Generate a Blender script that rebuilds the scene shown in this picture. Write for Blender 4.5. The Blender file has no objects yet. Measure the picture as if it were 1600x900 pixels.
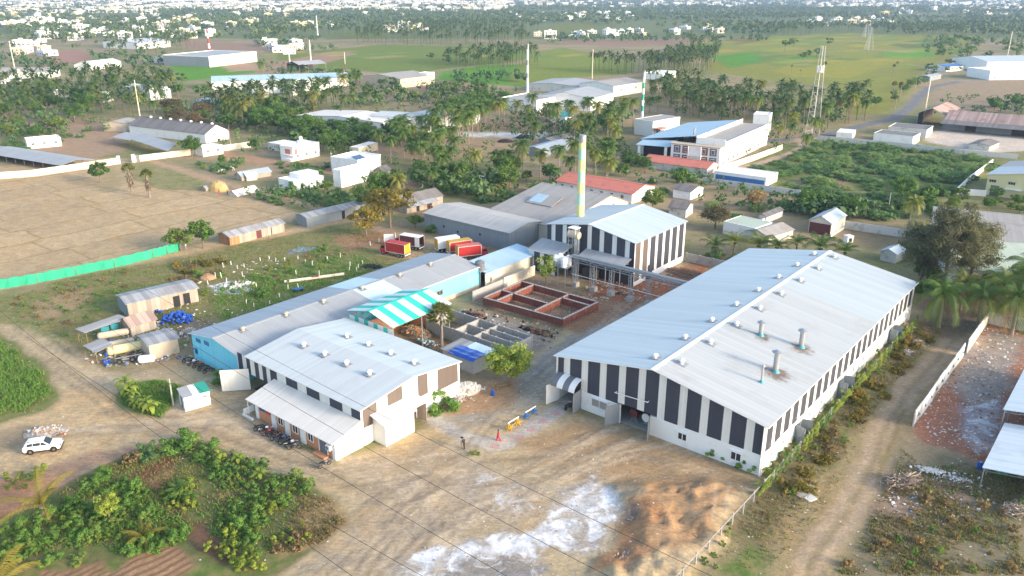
import bpy, math, random
import numpy as np
from mathutils import Vector, Matrix
R=math.radians
random.seed(7); rng=np.random.default_rng(11)
scn=bpy.context.scene; COL=scn.collection
# ------------------------------------------------------------------ camera model (drone 55 m above the ground)
CF=1257.13; CP=R(20.319); CH=55.0; cC,cS=math.cos(CP),math.sin(CP)
def at(px,py,z=0.0):
    u=(px-800)/CF; v=(py-450)/CF; t=(CH-z)/(cS+v*cC)
    return Vector((u*t,(cC-v*cS)*t,z))
def hgt(gx,gy,ty):
    Y=at(gx,gy).y; v=(ty-450)/CF
    return CH-(Y*(cS+v*cC))/(cC-v*cS)
def proj(P):
    z=P[2]-CH; d=P[1]*cC-z*cS
    return 800+CF*P[0]/d, 450-CF*(P[1]*cS+z*cC)/d
TH=R(50.45); RZ=TH-R(90)
AX=Vector((math.cos(TH),math.sin(TH),0)); BX=Vector((math.sin(TH),-math.cos(TH),0))
def cw(x,y,z=0.0): return BX*x+AX*y+Vector((0,0,z))       # compound coordinates -> world
# ------------------------------------------------------------------ materials
class NT:
    def __init__(s,name):
        m=bpy.data.materials.new(name); m.use_nodes=True; s.m=m; s.t=m.node_tree; s.n=s.t.nodes; s.l=s.t.links
        s.b=s.n['Principled BSDF']; s.b.inputs['Roughness'].default_value=.8
    def new(s,k,**kw):
        n=s.n.new(k)
        for a,v in kw.items():
            if a[0]=='_':
                i=a[1:]; n.inputs[int(i) if i.isdigit() else i].default_value=v
            else: setattr(n,a,v)
        return n
    def lk(s,a,b): s.l.new(a,b)
    def val(s,x,sock):
        if hasattr(x,'is_output'): s.lk(x,sock)
        else: sock.default_value=x
    def math(s,op,a,b=0.0,c=None,clamp=False):
        n=s.new('ShaderNodeMath',operation=op,use_clamp=clamp); s.val(a,n.inputs[0]); s.val(b,n.inputs[1])
        if c is not None: s.val(c,n.inputs[2])
        return n.outputs[0]
    def mix(s,f,a,b,mode='MIX'):
        n=s.new('ShaderNodeMix',data_type='RGBA',blend_type=mode); n.clamp_factor=True
        s.val(f,n.inputs[0]); s.val(c4(a),n.inputs[6]); s.val(c4(b),n.inputs[7]); return n.outputs[2]
    def noise(s,scale,detail=3,vec=None,rough=.55,dist=0):
        n=s.new('ShaderNodeTexNoise',_Scale=scale,_Detail=detail,_Roughness=rough,_Distortion=dist)
        if vec is not None: s.lk(vec,n.inputs['Vector'])
        return n.outputs['Fac']
    def obj(s): return s.new('ShaderNodeTexCoord').outputs['Object']
    def ramp(s,x,lo,hi,a=0.0,b=1.0):
        n=s.new('ShaderNodeMapRange',interpolation_type='SMOOTHSTEP'); s.val(x,n.inputs[0])
        for i,v in ((1,lo),(2,hi),(3,a),(4,b)): n.inputs[i].default_value=v
        return n.outputs[0]
    def bump(s,h,st=.3,d=.05):
        n=s.new('ShaderNodeBump',_Strength=st,_Distance=d); s.lk(h,n.inputs['Height']); s.lk(n.outputs[0],s.b.inputs['Normal'])
    def sep(s,v):
        n=s.new('ShaderNodeSeparateXYZ'); s.lk(v,n.inputs[0]); return n.outputs
def c4(a):
    if hasattr(a,'is_output'): return a
    return (a[0],a[1],a[2],1.0) if len(a)==3 else a
def mul(c,k): return tuple(min(1,x*k) for x in c[:3])
def plain(name,col,rough=.75,metal=0.0,var=.13,scale=.6,dirt=None,dirtamt=.5):
    t=NT(name); o=t.obj(); n=t.noise(scale,4,o)
    c=t.mix(n,mul(col,1-var),mul(col,1+var))
    f=t.noise(scale*9,3,o); c=t.mix(t.math('MULTIPLY',f,.25),c,mul(col,1-2*var))
    if dirt:
        d=t.ramp(t.noise(scale*.7,6,o,.65),.52,.72); c=t.mix(t.math('MULTIPLY',d,dirtamt),c,dirt)
    t.lk(c,t.b.inputs['Base Color']); t.b.inputs['Roughness'].default_value=rough; t.b.inputs['Metallic'].default_value=metal
    return t.m
def sheet(name,col,per=1.05,rough=.7,var=.05,seam=.85,dirt=(.25,.2,.16),dirtamt=.25,dscale=.25,spots=None,bump=0.0):
    # profiled metal sheeting: UV.x in metres across the ribs
    t=NT(name); o=t.obj(); uv=t.new('ShaderNodeUVMap').outputs[0]; u=t.sep(uv)[0]
    q=t.math('DIVIDE',u,per); fl=t.math('FLOOR',q); fr=t.math('FRACT',q)
    wn=t.new('ShaderNodeTexWhiteNoise',noise_dimensions='1D'); t.lk(fl,wn.inputs['W'])
    c=t.mix(wn.outputs['Value'],mul(col,1-var),mul(col,1+var))
    sm=t.math('LESS_THAN',fr,.09); c=t.mix(t.math('MULTIPLY',sm,1-seam),c,mul(col,.25))
    d=t.ramp(t.noise(dscale,7,o,.68),.5,.75); c=t.mix(t.math('MULTIPLY',d,dirtamt),c,dirt)
    st=t.new('ShaderNodeMapping'); st.inputs['Scale'].default_value=(1.6,.05,.05); t.lk(uv,st.inputs[0])
    c=t.mix(t.math('MULTIPLY',t.ramp(t.noise(2.0,4,st.outputs[0]),.5,.8),dirtamt*.6),c,dirt)
    for (x,y,r) in spots or ():
        s=t.sep(o); dx=t.math('SUBTRACT',s[0],x); dy=t.math('SUBTRACT',s[1],y)
        dd=t.math('SQRT',t.math('ADD',t.math('MULTIPLY',dx,dx),t.math('MULTIPLY',dy,dy)))
        k=t.math('ADD',t.math('SUBTRACT',1.0,t.math('DIVIDE',dd,r)),t.math('MULTIPLY',t.math('SUBTRACT',t.noise(1.2,5,o),.5),1.3))
        c=t.mix(t.ramp(k,.15,.8,0,.85),c,(.13,.075,.045))
    t.lk(c,t.b.inputs['Base Color']); t.b.inputs['Roughness'].default_value=rough
    t.b.inputs['Specular IOR Level'].default_value=.3
    if bump: t.bump(t.math('SINE',t.math('MULTIPLY',u,6.283/bump)),.35,.03)
    return t.m
M={}
def P(k,*a,**kw): M[k]=plain(k,*a,**kw)
def S(k,*a,**kw): M[k]=sheet(k,*a,**kw)
P('white_paint',(.84,.835,.82),dirt=(.45,.40,.33),dirtamt=.35,var=.04)
P('white_trim',(.82,.82,.80),var=.03)
P('dirty_white',(.62,.60,.56),dirt=(.2,.18,.15),dirtamt=.7,var=.1)
P('cream',(.70,.63,.50),dirt=(.35,.28,.2),var=.08)
P('pale_yellow',(.72,.64,.36),var=.06)
P('beige',(.55,.46,.35),dirt=(.28,.22,.16),var=.1)
P('brick',(.60,.27,.14),var=.15,scale=3)
P('rust',(.25,.09,.05),var=.35,scale=1.5,dirt=(.4,.22,.14))
P('red_form',(.24,.075,.05),var=.3,scale=1.2,dirt=(.3,.18,.14),dirtamt=.7)
P('concrete',(.42,.40,.37),var=.15,scale=.8,dirt=(.2,.19,.17),dirtamt=.6)
P('block',(.40,.39,.37),var=.18,scale=1.5,dirt=(.22,.2,.18),dirtamt=.6)
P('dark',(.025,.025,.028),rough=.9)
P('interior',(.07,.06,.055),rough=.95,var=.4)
P('steel',(.32,.34,.37),rough=.5,metal=.3)
P('galv',(.42,.44,.46),rough=.4,metal=.5,var=.2,scale=2)
P('rubber',(.02,.02,.02),rough=.85)
P('chrome',(.6,.6,.62),rough=.25,metal=1.0)
P('black_paint',(.02,.02,.022),rough=.35)
P('glass',(.03,.04,.05),rough=.08)
P('blue_glass',(.06,.12,.22),rough=.1)
P('blue_paint',(.035,.16,.42),rough=.5,var=.2)
P('royal',(.02,.10,.50),rough=.28,var=.5,scale=1.2)
P('teal',(.04,.30,.36),rough=.5)
P('green_paint',(.03,.35,.24),rough=.55,var=.1)
P('red_paint',(.50,.035,.03),rough=.4,var=.08)
P('red_roof',(.60,.19,.13),rough=.7,var=.15,scale=.5,dirt=(.25,.08,.06))
P('orange',(.6,.25,.07),rough=.6)
P('yellow',(.62,.36,.02),rough=.5)
P('maroon',(.13,.035,.035),rough=.7,var=.2)
P('grey_panel',(.16,.17,.19),rough=.7)
P('car_white',(.85,.86,.88),rough=.18,var=.01)
P('tank_white',(.82,.82,.82),rough=.4,var=.03)
P('wood',(.30,.19,.10),var=.3,scale=3)
P('bark',(.20,.15,.11),var=.3,scale=3)
P('palm_bark',(.26,.22,.18),var=.25,scale=3)
P('cloth_red',(.6,.03,.05)); P('straw',(.52,.36,.15),var=.25,scale=4)
P('soil_red',(.36,.15,.07),var=.3,scale=1.2); P('soil_orange',(.42,.26,.145),var=.3,scale=.8)
P('scrap_white',(.78,.74,.7),var=.25,scale=5); P('stone',(.38,.34,.31),var=.35,scale=2)
P('twig',(.23,.17,.125),var=.35,scale=3)
S('roof_white',(.54,.575,.58),per=.55,seam=.93,dirtamt=.14)
S('roof_white_b',(.52,.59,.605),per=.55,seam=.93,dirtamt=.12)
S('roof_skin',(.43,.51,.56),per=.9,seam=.92,dirtamt=.1)
S('roof_blue',(.40,.60,.74),per=.9,seam=.9,dirtamt=.1)
S('roof_leanto',(.72,.68,.62),per=.5,seam=.85,dirtamt=.2)
S('roof_grey',(.36,.38,.395),per=1.0,seam=.88,dirtamt=.3)
S('roof_grey_blue',(.34,.40,.45),per=1.0,seam=.88,dirtamt=.25)
S('roof_skylight',(.55,.72,.78),per=1.0,seam=.9,dirtamt=.15)
S('roof_old',(.36,.34,.315),per=1.0,seam=.8,dirtamt=.6)
S('roof_asbestos',(.20,.185,.175),per=1.0,seam=.7,dirtamt=.55,var=.15,dirt=(.1,.09,.085))
S('roof_tin',(.33,.34,.355),per=.8,seam=.7,dirtamt=.6,var=.22)
S('roof_rust',(.40,.29,.25),per=.9,seam=.6,dirt=(.2,.08,.05),dirtamt=.8,var=.25)
S('roof_green',(.46,.53,.42),per=.5,seam=.8,dirtamt=.25)
S('roof_factory_blue',(.40,.56,.66),per=1.0,seam=.9)
S('clad_dark',(.05,.056,.078),per=.3,seam=.8,dirtamt=.08,rough=.55)
S('clad_brown',(.135,.11,.10),per=.3,seam=.8,dirtamt=.1,rough=.55)
S('clad_white',(.74,.73,.69),per=.3,seam=.8,dirtamt=.1)
S('clad_blue',(.20,.66,.84),per=.5,seam=.88,dirtamt=.3,dirt=(.45,.55,.58),rough=.6)
S('clad_grey',(.24,.275,.30),per=.5,seam=.85,dirtamt=.3)
S('clad_tin',(.38,.33,.28),per=.8,seam=.7,dirtamt=.6,var=.2,dirt=(.33,.22,.14))
S('stripe_green',(.04,.55,.42),per=.5,seam=.92,dirtamt=.1)
S('stripe_white',(.74,.78,.77),per=.5,seam=.92,dirtamt=.1)
S('wood_plank',(.38,.2,.1),per=.25,seam=.6,dirtamt=.4,var=.25)
# ------------------------------------------------------------------ mesh builder
class MB:
    def __init__(s): s.v=[]; s.f=[]; s.m=[]; s.uv=[]
    def poly(s,pts,mi=0,ua=None):
        i=len(s.v); pts=[Vector(p) for p in pts]; s.v+=pts; s.f.append(tuple(range(i,i+len(pts)))); s.m.append(mi)
        if ua is None:
            n=(pts[1]-pts[0]).cross(pts[-1]-pts[0]); ua=Vector((-n.y,n.x,0)) if abs(n.z)<.8*n.length else Vector((1,0,0))
            ua=ua.normalized() if ua.length>1e-9 else Vector((1,0,0))
        ua=Vector(ua); vb=Vector((-ua.y,ua.x,0)) if abs(ua.z)<.9 else Vector((1,0,0))
        for p in pts: s.uv.append((p.dot(ua),p.z+p.dot(vb)))
        return s
    def box(s,x0,x1,y0,y1,z0,z1,mi=0,top=None):
        a=[(x0,y0),(x1,y0),(x1,y1),(x0,y1)]
        for k in range(4):
            (p,q),(r,t)=a[k],a[(k+1)%4]; s.poly([(p,q,z0),(r,t,z0),(r,t,z1),(p,q,z1)],mi)
        s.poly([(p,q,z1) for p,q in a],mi if top is None else top); s.poly([(p,q,z0) for p,q in a[::-1]],mi); return s
    def slab(s,q,th,mi=0,ua=None,edge=None):
        q=[Vector(p) for p in q]; d=Vector((0,0,th)); s.poly(q,mi,ua); s.poly([p-d for p in q[::-1]],mi if edge is None else edge,ua)
        for k in range(len(q)):
            a,b=q[k],q[(k+1)%len(q)]; s.poly([a,a-d,b-d,b],mi if edge is None else edge)
        return s
    def tube(s,p0,p1,r,n=6,r1=None,mi=0,cap=True):
        p0,p1=Vector(p0),Vector(p1); d=p1-p0; r1=r if r1 is None else r1
        if d.length<1e-6: return s
        u=d.orthogonal().normalized(); w=d.normalized().cross(u)
        A=[p0+(u*math.cos(k*6.2832/n)+w*math.sin(k*6.2832/n))*r for k in range(n)]
        B=[p1+(u*math.cos(k*6.2832/n)+w*math.sin(k*6.2832/n))*r1 for k in range(n)]
        for k in range(n): s.poly([A[k],A[(k+1)%n],B[(k+1)%n],B[k]],mi)
        if cap: s.poly(B,mi); s.poly(A[::-1],mi)
        return s
    def path(s,pts,rs,n=6,mi=0):
        for k in range(len(pts)-1): s.tube(pts[k],pts[k+1],rs[k],n,rs[k+1],mi,cap=(k==len(pts)-2))
        return s
    def lathe(s,c,prof,n=12,mi=0):
        c=Vector(c)
        for (r0,z0),(r1,z1) in zip(prof,prof[1:]):
            for k in range(n):
                a,b=k*6.2832/n,(k+1)*6.2832/n
                q=[c+Vector((r0*math.cos(a),r0*math.sin(a),z0)),c+Vector((r0*math.cos(b),r0*math.sin(b),z0)),c+Vector((r1*math.cos(b),r1*math.sin(b),z1)),c+Vector((r1*math.cos(a),r1*math.sin(a),z1))]
                s.poly(q if r0>1e-5 and r1>1e-5 else ([q[0],q[1],q[2]] if r1<=1e-5 else [q[0],q[2],q[3]]),mi)
        return s
    def disc(s,c,r,ax,th,n=14,mi=0):
        c=Vector(c); ax=Vector(ax).normalized(); return s.tube(c-ax*th/2,c+ax*th/2,r,n,mi=mi)
    def blob(s,c,rx,ry,rz,sub=2,jit=.12,mi=0,seed=0,flat=True):
        r=random.Random(seed); n,m=(8,5) if sub<3 else (14,8); c=Vector(c); g={}
        for i in range(m+1):
            for j in range(n):
                t=math.pi*(i/m)*(.5 if flat else 1); p=6.2832*j/n; k=1+r.uniform(-jit,jit)
                g[i,j]=c+Vector((rx*math.sin(t)*math.cos(p)*k,ry*math.sin(t)*math.sin(p)*k,rz*math.cos(t)*(k if i<m or not flat else 0)))
        for i in range(m):
            for j in range(n):
                q=[g[i,j],g[i,(j+1)%n],g[i+1,(j+1)%n],g[i+1,j]]
                s.poly(q[1:] if i==0 else q,mi)
        return s
    def mesh(s,name,mats):
        me=bpy.data.meshes.new(name); me.from_pydata(s.v,[],s.f)
        for m in mats: me.materials.append(M[m] if isinstance(m,str) else m)
        me.polygons.foreach_set('material_index',s.m)
        l=me.uv_layers.new(name='UVMap'); l.data.foreach_set('uv',np.array(s.uv,dtype=np.float32).ravel()); me.update(); return me
    def obj(s,name,mats,parent=None,smooth=False,loc=None,rz=0):
        if not isinstance(mats,(list,tuple)): mats=[mats]
        me=s.mesh(name,mats)
        if smooth: me.polygons.foreach_set('use_smooth',[True]*len(me.polygons))
        return link(bpy.data.objects.new(name,me),parent,loc,rz)
def link(o,parent=None,loc=None,rz=0):
    COL.objects.link(o)
    if parent is not None: o.parent=parent
    if loc is not None: o.location=loc
    if rz: o.rotation_euler=(0,0,rz)
    return o
def tag(o,label,cat,group=None,kind=None):
    if label: o['label']=label
    if cat: o['category']=cat
    if group: o['group']=group
    if kind: o['kind']=kind
    return o
def T(name,label,cat,loc=(0,0,0),rz=0.0,group=None):
    o=bpy.data.objects.new(name,None); o.empty_display_size=.5; link(o,None,loc,rz); return tag(o,label,cat,group)
def CT(name,label,cat,x,y,group=None): return T(name,label,cat,cw(x,y),RZ,group)   # thing in compound axes
def dup(o,loc,rz=0.0,label=None,sc=None,group=None):
    c=o.copy(); COL.objects.link(c); c.location=loc; c.rotation_euler=(0,0,rz)
    if sc: c.scale=(sc,sc,sc) if not isinstance(sc,tuple) else sc
    if label: c['label']=label
    if group: c['group']=group
    for ch in o.children:
        d=ch.copy(); COL.objects.link(d); d.parent=c
        for g in ch.children:
            e=g.copy(); COL.objects.link(e); e.parent=d
    return c
# ------------------------------------------------------------------ buildings
def gable(root,W,L,he,hr,ridge='y',roof='roof_grey',wall='white_paint',ov=.4,rf=.5,th=.1,splits=None,cap='white_trim',walls='NESW',edge=None,wallz=0.0,lower=None):
    """root frame: x 0..W, y 0..L. ridge along 'y' (across = x) or along 'x' (across = y)."""
    A_,T_=(W,L) if ridge=='y' else (L,W)
    q=(lambda s,t,z: Vector((s,t,z))) if ridge=='y' else (lambda s,t,z: Vector((t,s,z)))
    ua=(0,1,0) if ridge=='y' else (1,0,0); sr=A_*rf
    mats=[roof,edge or cap]; mb=MB(); sl0=(hr-he)/sr; sl1=(hr-he)/(A_-sr)
    seg=splits or [(-ov,T_+ov,roof,roof)]
    for (t0,t1,ma,mb_) in seg:
        for nm in (ma,mb_):
            if nm not in mats: mats.append(nm)
        mb.slab([q(-ov,t0,he-sl0*ov),q(-ov,t1,he-sl0*ov),q(sr,t1,hr),q(sr,t0,hr)],th,mats.index(ma),ua,1)
        mb.slab([q(A_+ov,t0,he-sl1*ov),q(A_+ov,t1,he-sl1*ov),q(sr,t1,hr+.002),q(sr,t0,hr+.002)],th,mats.index(mb_),ua,1)
    ro=mb.obj('roof',mats,root)
    if cap:
        c=MB(); c.slab([q(sr-.3,-ov,hr+.02),q(sr-.3,T_+ov,hr+.02),q(sr+.3,T_+ov,hr+.02),q(sr+.3,-ov,hr+.02)],.05); c.obj('ridge_cap',cap,ro)
    if wall:
        w=MB(); z0=wallz; e=he-th-.02; r=hr-th-.02
        for t,k in ((0,'S'),(T_,'N')):
            if k in walls: w.poly([q(0,t,z0),q(A_,t,z0),q(A_,t,e),q(sr,t,r),q(0,t,e)])
        for s_,k in ((0,'W'),(A_,'E')):
            if k in walls: w.poly([q(s_,0,z0),q(s_,T_,z0),q(s_,T_,e),q(s_,0,e)])
        w.obj('wall',wall,root)
    return ro
def window(root,p,ux,w,h,out,frame='white_trim',pane='glass',bars=1,sill=True):
    """window centred at p on a wall; ux along the wall, out = outward normal"""
    p,ux,out=Vector(p),Vector(ux).normalized(),Vector(out).normalized(); up=Vector((0,0,1)); t=.09
    def bar(m,a0,a1,b0,b1,d):
        q=[p+ux*a0+up*b0,p+ux*a1+up*b0,p+ux*a1+up*b1,p+ux*a0+up*b1]
        m.poly([x+out*d for x in q])
        for k in range(4): m.poly([q[k],q[(k+1)%4],q[(k+1)%4]+out*d,q[k]+out*d])
    f=MB()
    for a in ((-w/2,-w/2+t,-h/2,h/2),(w/2-t,w/2,-h/2,h/2),(-w/2+t,w/2-t,-h/2,-h/2+t),(-w/2+t,w/2-t,h/2-t,h/2)): bar(f,*a,.07)
    for k in range(bars):
        x=-w/2+w*(k+1)/(bars+1); bar(f,x-t/2,x+t/2,-h/2+t,h/2-t,.06)
    if sill: bar(f,-w/2-.12,w/2+.12,h/2+.05,h/2+.13,.35)
    o=f.obj('window',frame,root); g=MB(); bar(g,-w/2+t,w/2-t,-h/2+t,h/2-t,.03); g.obj('pane',pane,o); return o
def panel(root,name,p0,p1,z0,z1,th,mat,z1b=None):
    """upright panel from p0 to p1 (xy), th thick"""
    a,b=Vector((p0[0],p0[1],0)),Vector((p1[0],p1[1],0)); n=Vector((-(b-a).y,(b-a).x,0)).normalized()*th/2; zb=z1 if z1b is None else z1b
    m=MB(); F=[a-n+Vector((0,0,z0)),b-n+Vector((0,0,z0)),b-n+Vector((0,0,zb)),a-n+Vector((0,0,z1))]; G=[x+2*n for x in F]
    m.poly(F); m.poly(G[::-1])
    for k in range(4): m.poly([F[k],G[k],G[(k+1)%4],F[(k+1)%4]])
    return m.obj(name,mat,root)
def stripes(mb,p0,p1,z0,zt,seq):
    """seq: (width, material index, z_bottom or None); zt(d) = top height at distance d along the wall"""
    p0=Vector((p0[0],p0[1],0)); d=Vector((p1[0],p1[1],0))-p0; L=d.length; d/=L; x=0
    for it in seq:
        w,mi=it[0],it[1]; b=it[2] if len(it)>2 and it[2] is not None else z0
        x1=min(x+w,L)
        if x1-x<.01: break
        xs=[x,x1]; 
        top=[p0+d*t+Vector((0,0,zt(t))) for t in np.linspace(x1,x,5 if w>1.5 else 3)]
        mb.poly([p0+d*x+Vector((0,0,b)),p0+d*x1+Vector((0,0,b))]+top,mi,d); x=x1
def pt(q,h=0):
    return at(*q) if len(q)>2 else at(q[0],q[1],h)
def nlr(N,L,Rr,h=0):
    n,l,r=pt(N,h),pt(L,h),pt(Rr,h); n.z=l.z=r.z=0
    x=(r-n); W=x.length; x/=W; y=Vector((-x.y,x.x,0)); D=(l-n).dot(y)
    return n,math.atan2(x.y,x.x),W,abs(D)
HAZE_D=.00013; SUN_AZ=-28; SUN_EL=17; SUN_S=1.65; SUN_ANG=11; SKY_S=.15; EXPO=1.58
# ================================================================== GROUND
def vnoise(x,y,sc,seed=0,oct=3):
    out=np.zeros_like(x); amp=1.0; tot=0
    for o in range(oct):
        X=x/sc*(2**o)+seed*17.3; Y=y/sc*(2**o)-seed*9.1; xi=np.floor(X).astype(np.int64); yi=np.floor(Y).astype(np.int64); fx=X-xi; fy=Y-yi
        fx=fx*fx*(3-2*fx); fy=fy*fy*(3-2*fy)
        def h(a,b):
            n=(a*374761393+b*668265263+seed*1442695041+o*97)&0x7fffffff; n=((n^(n>>13))*1274126177)&0x7fffffff; return ((n^(n>>16))&0xffff)/65535.0
        v=(h(xi,yi)*(1-fx)+h(xi+1,yi)*fx)*(1-fy)+(h(xi,yi+1)*(1-fx)+h(xi+1,yi+1)*fx)*fy
        out+=v*amp; tot+=amp; amp*=.55
    return out/tot
uu=np.linspace(-1.2,1.2,400); rr=[40.0]
while rr[-1]<11000: rr.append(rr[-1]*1.0072)
rr=np.array(rr); NU,NR=len(uu),len(rr)
GX=(rr[:,None]*uu[None,:]).ravel(); GY=np.repeat(rr,NU); GN=len(GX)
gcol=np.empty((GN,3)); gw=np.zeros((GN,4)); gzone=np.zeros(GN,dtype=np.int32); ZN=['ground']
n1=vnoise(GX,GY,40,1); n2=vnoise(GX,GY,9,2)
m=np.clip((n1*.6+n2*.4-.38)*4,0,1)[:,None]
gcol[:]=np.array((.34,.26,.16))*(1-m)+np.array((.25,.225,.11))*m; gw[:,0]=.35+.5*m[:,0]
wpx=(vnoise(GX,GY,3.0,3)-.5); wpy=(vnoise(GX,GY,3.0,4)-.5); wbx=(vnoise(GX,GY,14,5)-.5); wby=(vnoise(GX,GY,14,6)-.5)
def wpoly(px): return np.array([at(*p)[:2] for p in px])
def sdist(poly,x,y,closed=True):
    n=len(poly); d=np.full(x.shape,1e9); ins=np.zeros(x.shape,bool)
    for i in range(n if closed else n-1):
        a=poly[i]; b=poly[(i+1)%n]; e=b-a; l=e@e+1e-9
        t=np.clip(((x-a[0])*e[0]+(y-a[1])*e[1])/l,0,1); d=np.minimum(d,np.hypot(x-a[0]-t*e[0],y-a[1]-t*e[1]))
        if closed:
            c=((a[1]>y)!=(b[1]>y)); 
            with np.errstate(divide='ignore',invalid='ignore'): xx=(b[0]-a[0])*(y-a[1])/(b[1]-a[1])+a[0]
            ins^=c&(x<xx)
    return np.where(ins,d,-d) if closed else d
def paint(poly,col,soft=1.0,warp=2.0,w=None,zone=None,op=1.0,width=None,world=False,mul_=False):
    P_=np.array(poly,float) if world else wpoly(poly)
    pad=warp*2+soft+(width or 0)
    k=np.where((GX>P_[:,0].min()-pad)&(GX<P_[:,0].max()+pad)&(GY>P_[:,1].min()-pad)&(GY<P_[:,1].max()+pad))[0]
    if not len(k): return
    x=GX[k]+warp*(wpx[k]+1.3*wbx[k]); y=GY[k]+warp*(wpy[k]+1.3*wby[k])
    d=sdist(P_,x,y,width is None)
    if width is not None: d=width/2-d
    f=np.clip((d+soft)/(2*soft),0,1); f=f*f*(3-2*f)*op; f3=f[:,None]
    gcol[k]=gcol[k]*(1-f3)+np.array(col)*f3
    if w is not None: gw[k]=gw[k]*(1-f3)+np.array(w)*f3
    if zone:
        if zone not in ZN: ZN.append(zone)
        gzone[k[f>.5]]=ZN.index(zone)
SAND=(.495,.365,.212); SAND2=(.46,.36,.222); GREEN=(.11,.135,.045); FALLOW=(.48,.355,.21); SOIL=(.25,.15,.085); GREY=(.37,.335,.285); DRY=(.33,.25,.13)
# w = (green tufts, white ash, litter specks, plot lines)
# --- far land: fields and scrub
paint([(-400,60),(2000,60),(2000,0),(-400,0)],(.14,.17,.07),20,30,(.75,0,0,0))
for poly,c,z in (
 ([(262,104),(300,100),(378,104),(400,113),(330,122),(283,128)],(0.1,0.265,0.015),'paddy_field'),
 ([(505,62),(570,40),(610,46),(590,60)],(0.15,0.212,0.030),'crop_field'),
 ([(430,85),(600,70),(830,74),(850,84),(800,97),(690,108),(640,118),(540,108),(440,112)],(0.15,0.244,0.025),'crop_field'),
 ([(690,112),(760,102),(830,100),(870,120),(820,136),(760,132),(680,124)],(0.11,0.265,0.020),'paddy_field'),
 ([(832,82),(880,74),(995,100),(985,116),(880,122),(800,132),(800,118)],(0.2,0.286,0.028),'crop_field'),
 ([(855,40),(930,34),(930,50),(858,52)],(0.16,0.212,0.030),'crop_field'),
 ([(1060,70),(1200,58),(1330,52),(1530,56),(1500,84),(1450,104),(1440,122),(1390,175),(1330,180),(1290,130),(1215,128),(1100,110),(1120,88)],(0.25,0.286,0.035),'crop_field'),
 ([(1110,88),(1180,80),(1200,96),(1140,106)],(0.09,0.265,0.020),'paddy_field'),
 ([(1200,98),(1262,86),(1310,88),(1290,94),(1215,102)],(0.1,0.201,0.025),'paddy_field'),
 ([(1375,82),(1440,74),(1470,84),(1430,92),(1380,90)],(0.12,0.307,0.020),'paddy_field'),
 ([(1380,68),(1510,56),(1490,70),(1420,76)],(0.12,0.191,0.035),'crop_field'),
 ([(1300,88),(1370,92),(1390,100),(1330,122),(1240,120),(1205,110)],(0.32,0.329,0.028),'crop_field'),
 ([(1130,62),(1180,56),(1200,62),(1150,70)],(0.2,0.180,0.050),'crop_field')): paint(poly,c,4,3,(.3,0,0,.5 if z=='crop_field' else .25),z)
for poly,c in (([(60,82),(135,78),(140,95),(70,104)],(.35,.2,.14)),([(270,62),(330,66),(480,72),(470,80),(300,78)],(.3,.2,.13)),
 ([(845,64),(1010,62),(1110,56),(1080,68),(960,74)],(.30,.2,.13)),([(395,100),(450,94),(520,80),(560,84),(520,96),(440,112)],(.34,.22,.14)),
 ([(640,120),(720,128),(760,140),(700,150),(600,140)],(.31,.23,.14)),([(340,98),(420,100),(430,108),(360,112)],(.4,.27,.17)),
 ([(1450,150),(1500,128),(1600,125),(1700,130),(1700,172),(1480,180)],(.33,.25,.16)),
 ([(180,195),(110,185),(60,205),(40,240),(120,255),(200,235)],(.36,.25,.16)),([(280,160),(350,165),(460,190),(430,205),(330,190)],(.30,.25,.12)),
 ([(660,185),(760,180),(880,200),(880,240),(760,245),(650,250),(560,235),(580,215)],(.36,.26,.16)),([(720,205),(860,208),(840,216),(725,213)],(.7,.69,.66))): paint(poly,c,2.5,4,(.25,0,.1,0))
# --- mid ground
paint([(-120,268),(60,256),(180,246),(250,252),(330,285),(400,310),(470,335),(455,350),(430,345),(340,370),(260,385),(120,425),(-60,452),(-300,470),(-300,300)],FALLOW,1.2,1.5,(.12,0,0,1),'fallow_field')
paint([(196,256),(250,250),(330,285),(330,300),(240,296),(205,278)],(.30,.255,.125),2,3,(.75,0,0,.2))
paint([(150,262),(185,256),(200,285),(170,300)],(.36,.29,.16),3,3,(.35,0,0,.6))
paint([(1200,228),(1290,214),(1480,238),(1560,250),(1490,305),(1440,318),(1330,322),(1230,305),(1150,268)],(.12,.13,.055),2,4,(1,0,0,0),'scrubland')
paint([(1240,278),(1330,270),(1320,296),(1250,300)],(.3,.23,.14),2,3,(.5,0,0,0))
paint([(1320,350),(1400,356),(1400,395),(1330,385)],(.26,.2,.12),2,3,(.5,0,0,0))
paint([(1440,208),(1480,203),(1600,214),(1640,222),(1600,236),(1545,239),(1450,222)],(.58,.5,.42),1.2,1.5,(0,0,.1,0),'concrete_yard')
paint([(1100,300),(1250,308),(1230,330),(1110,335)],(.33,.25,.14),2,3,(.4,0,.2,0))
paint([(1500,300),(1600,305),(1600,345),(1420,330)],(.27,.24,.11),2,3,(.7,0,0,0))
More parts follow.
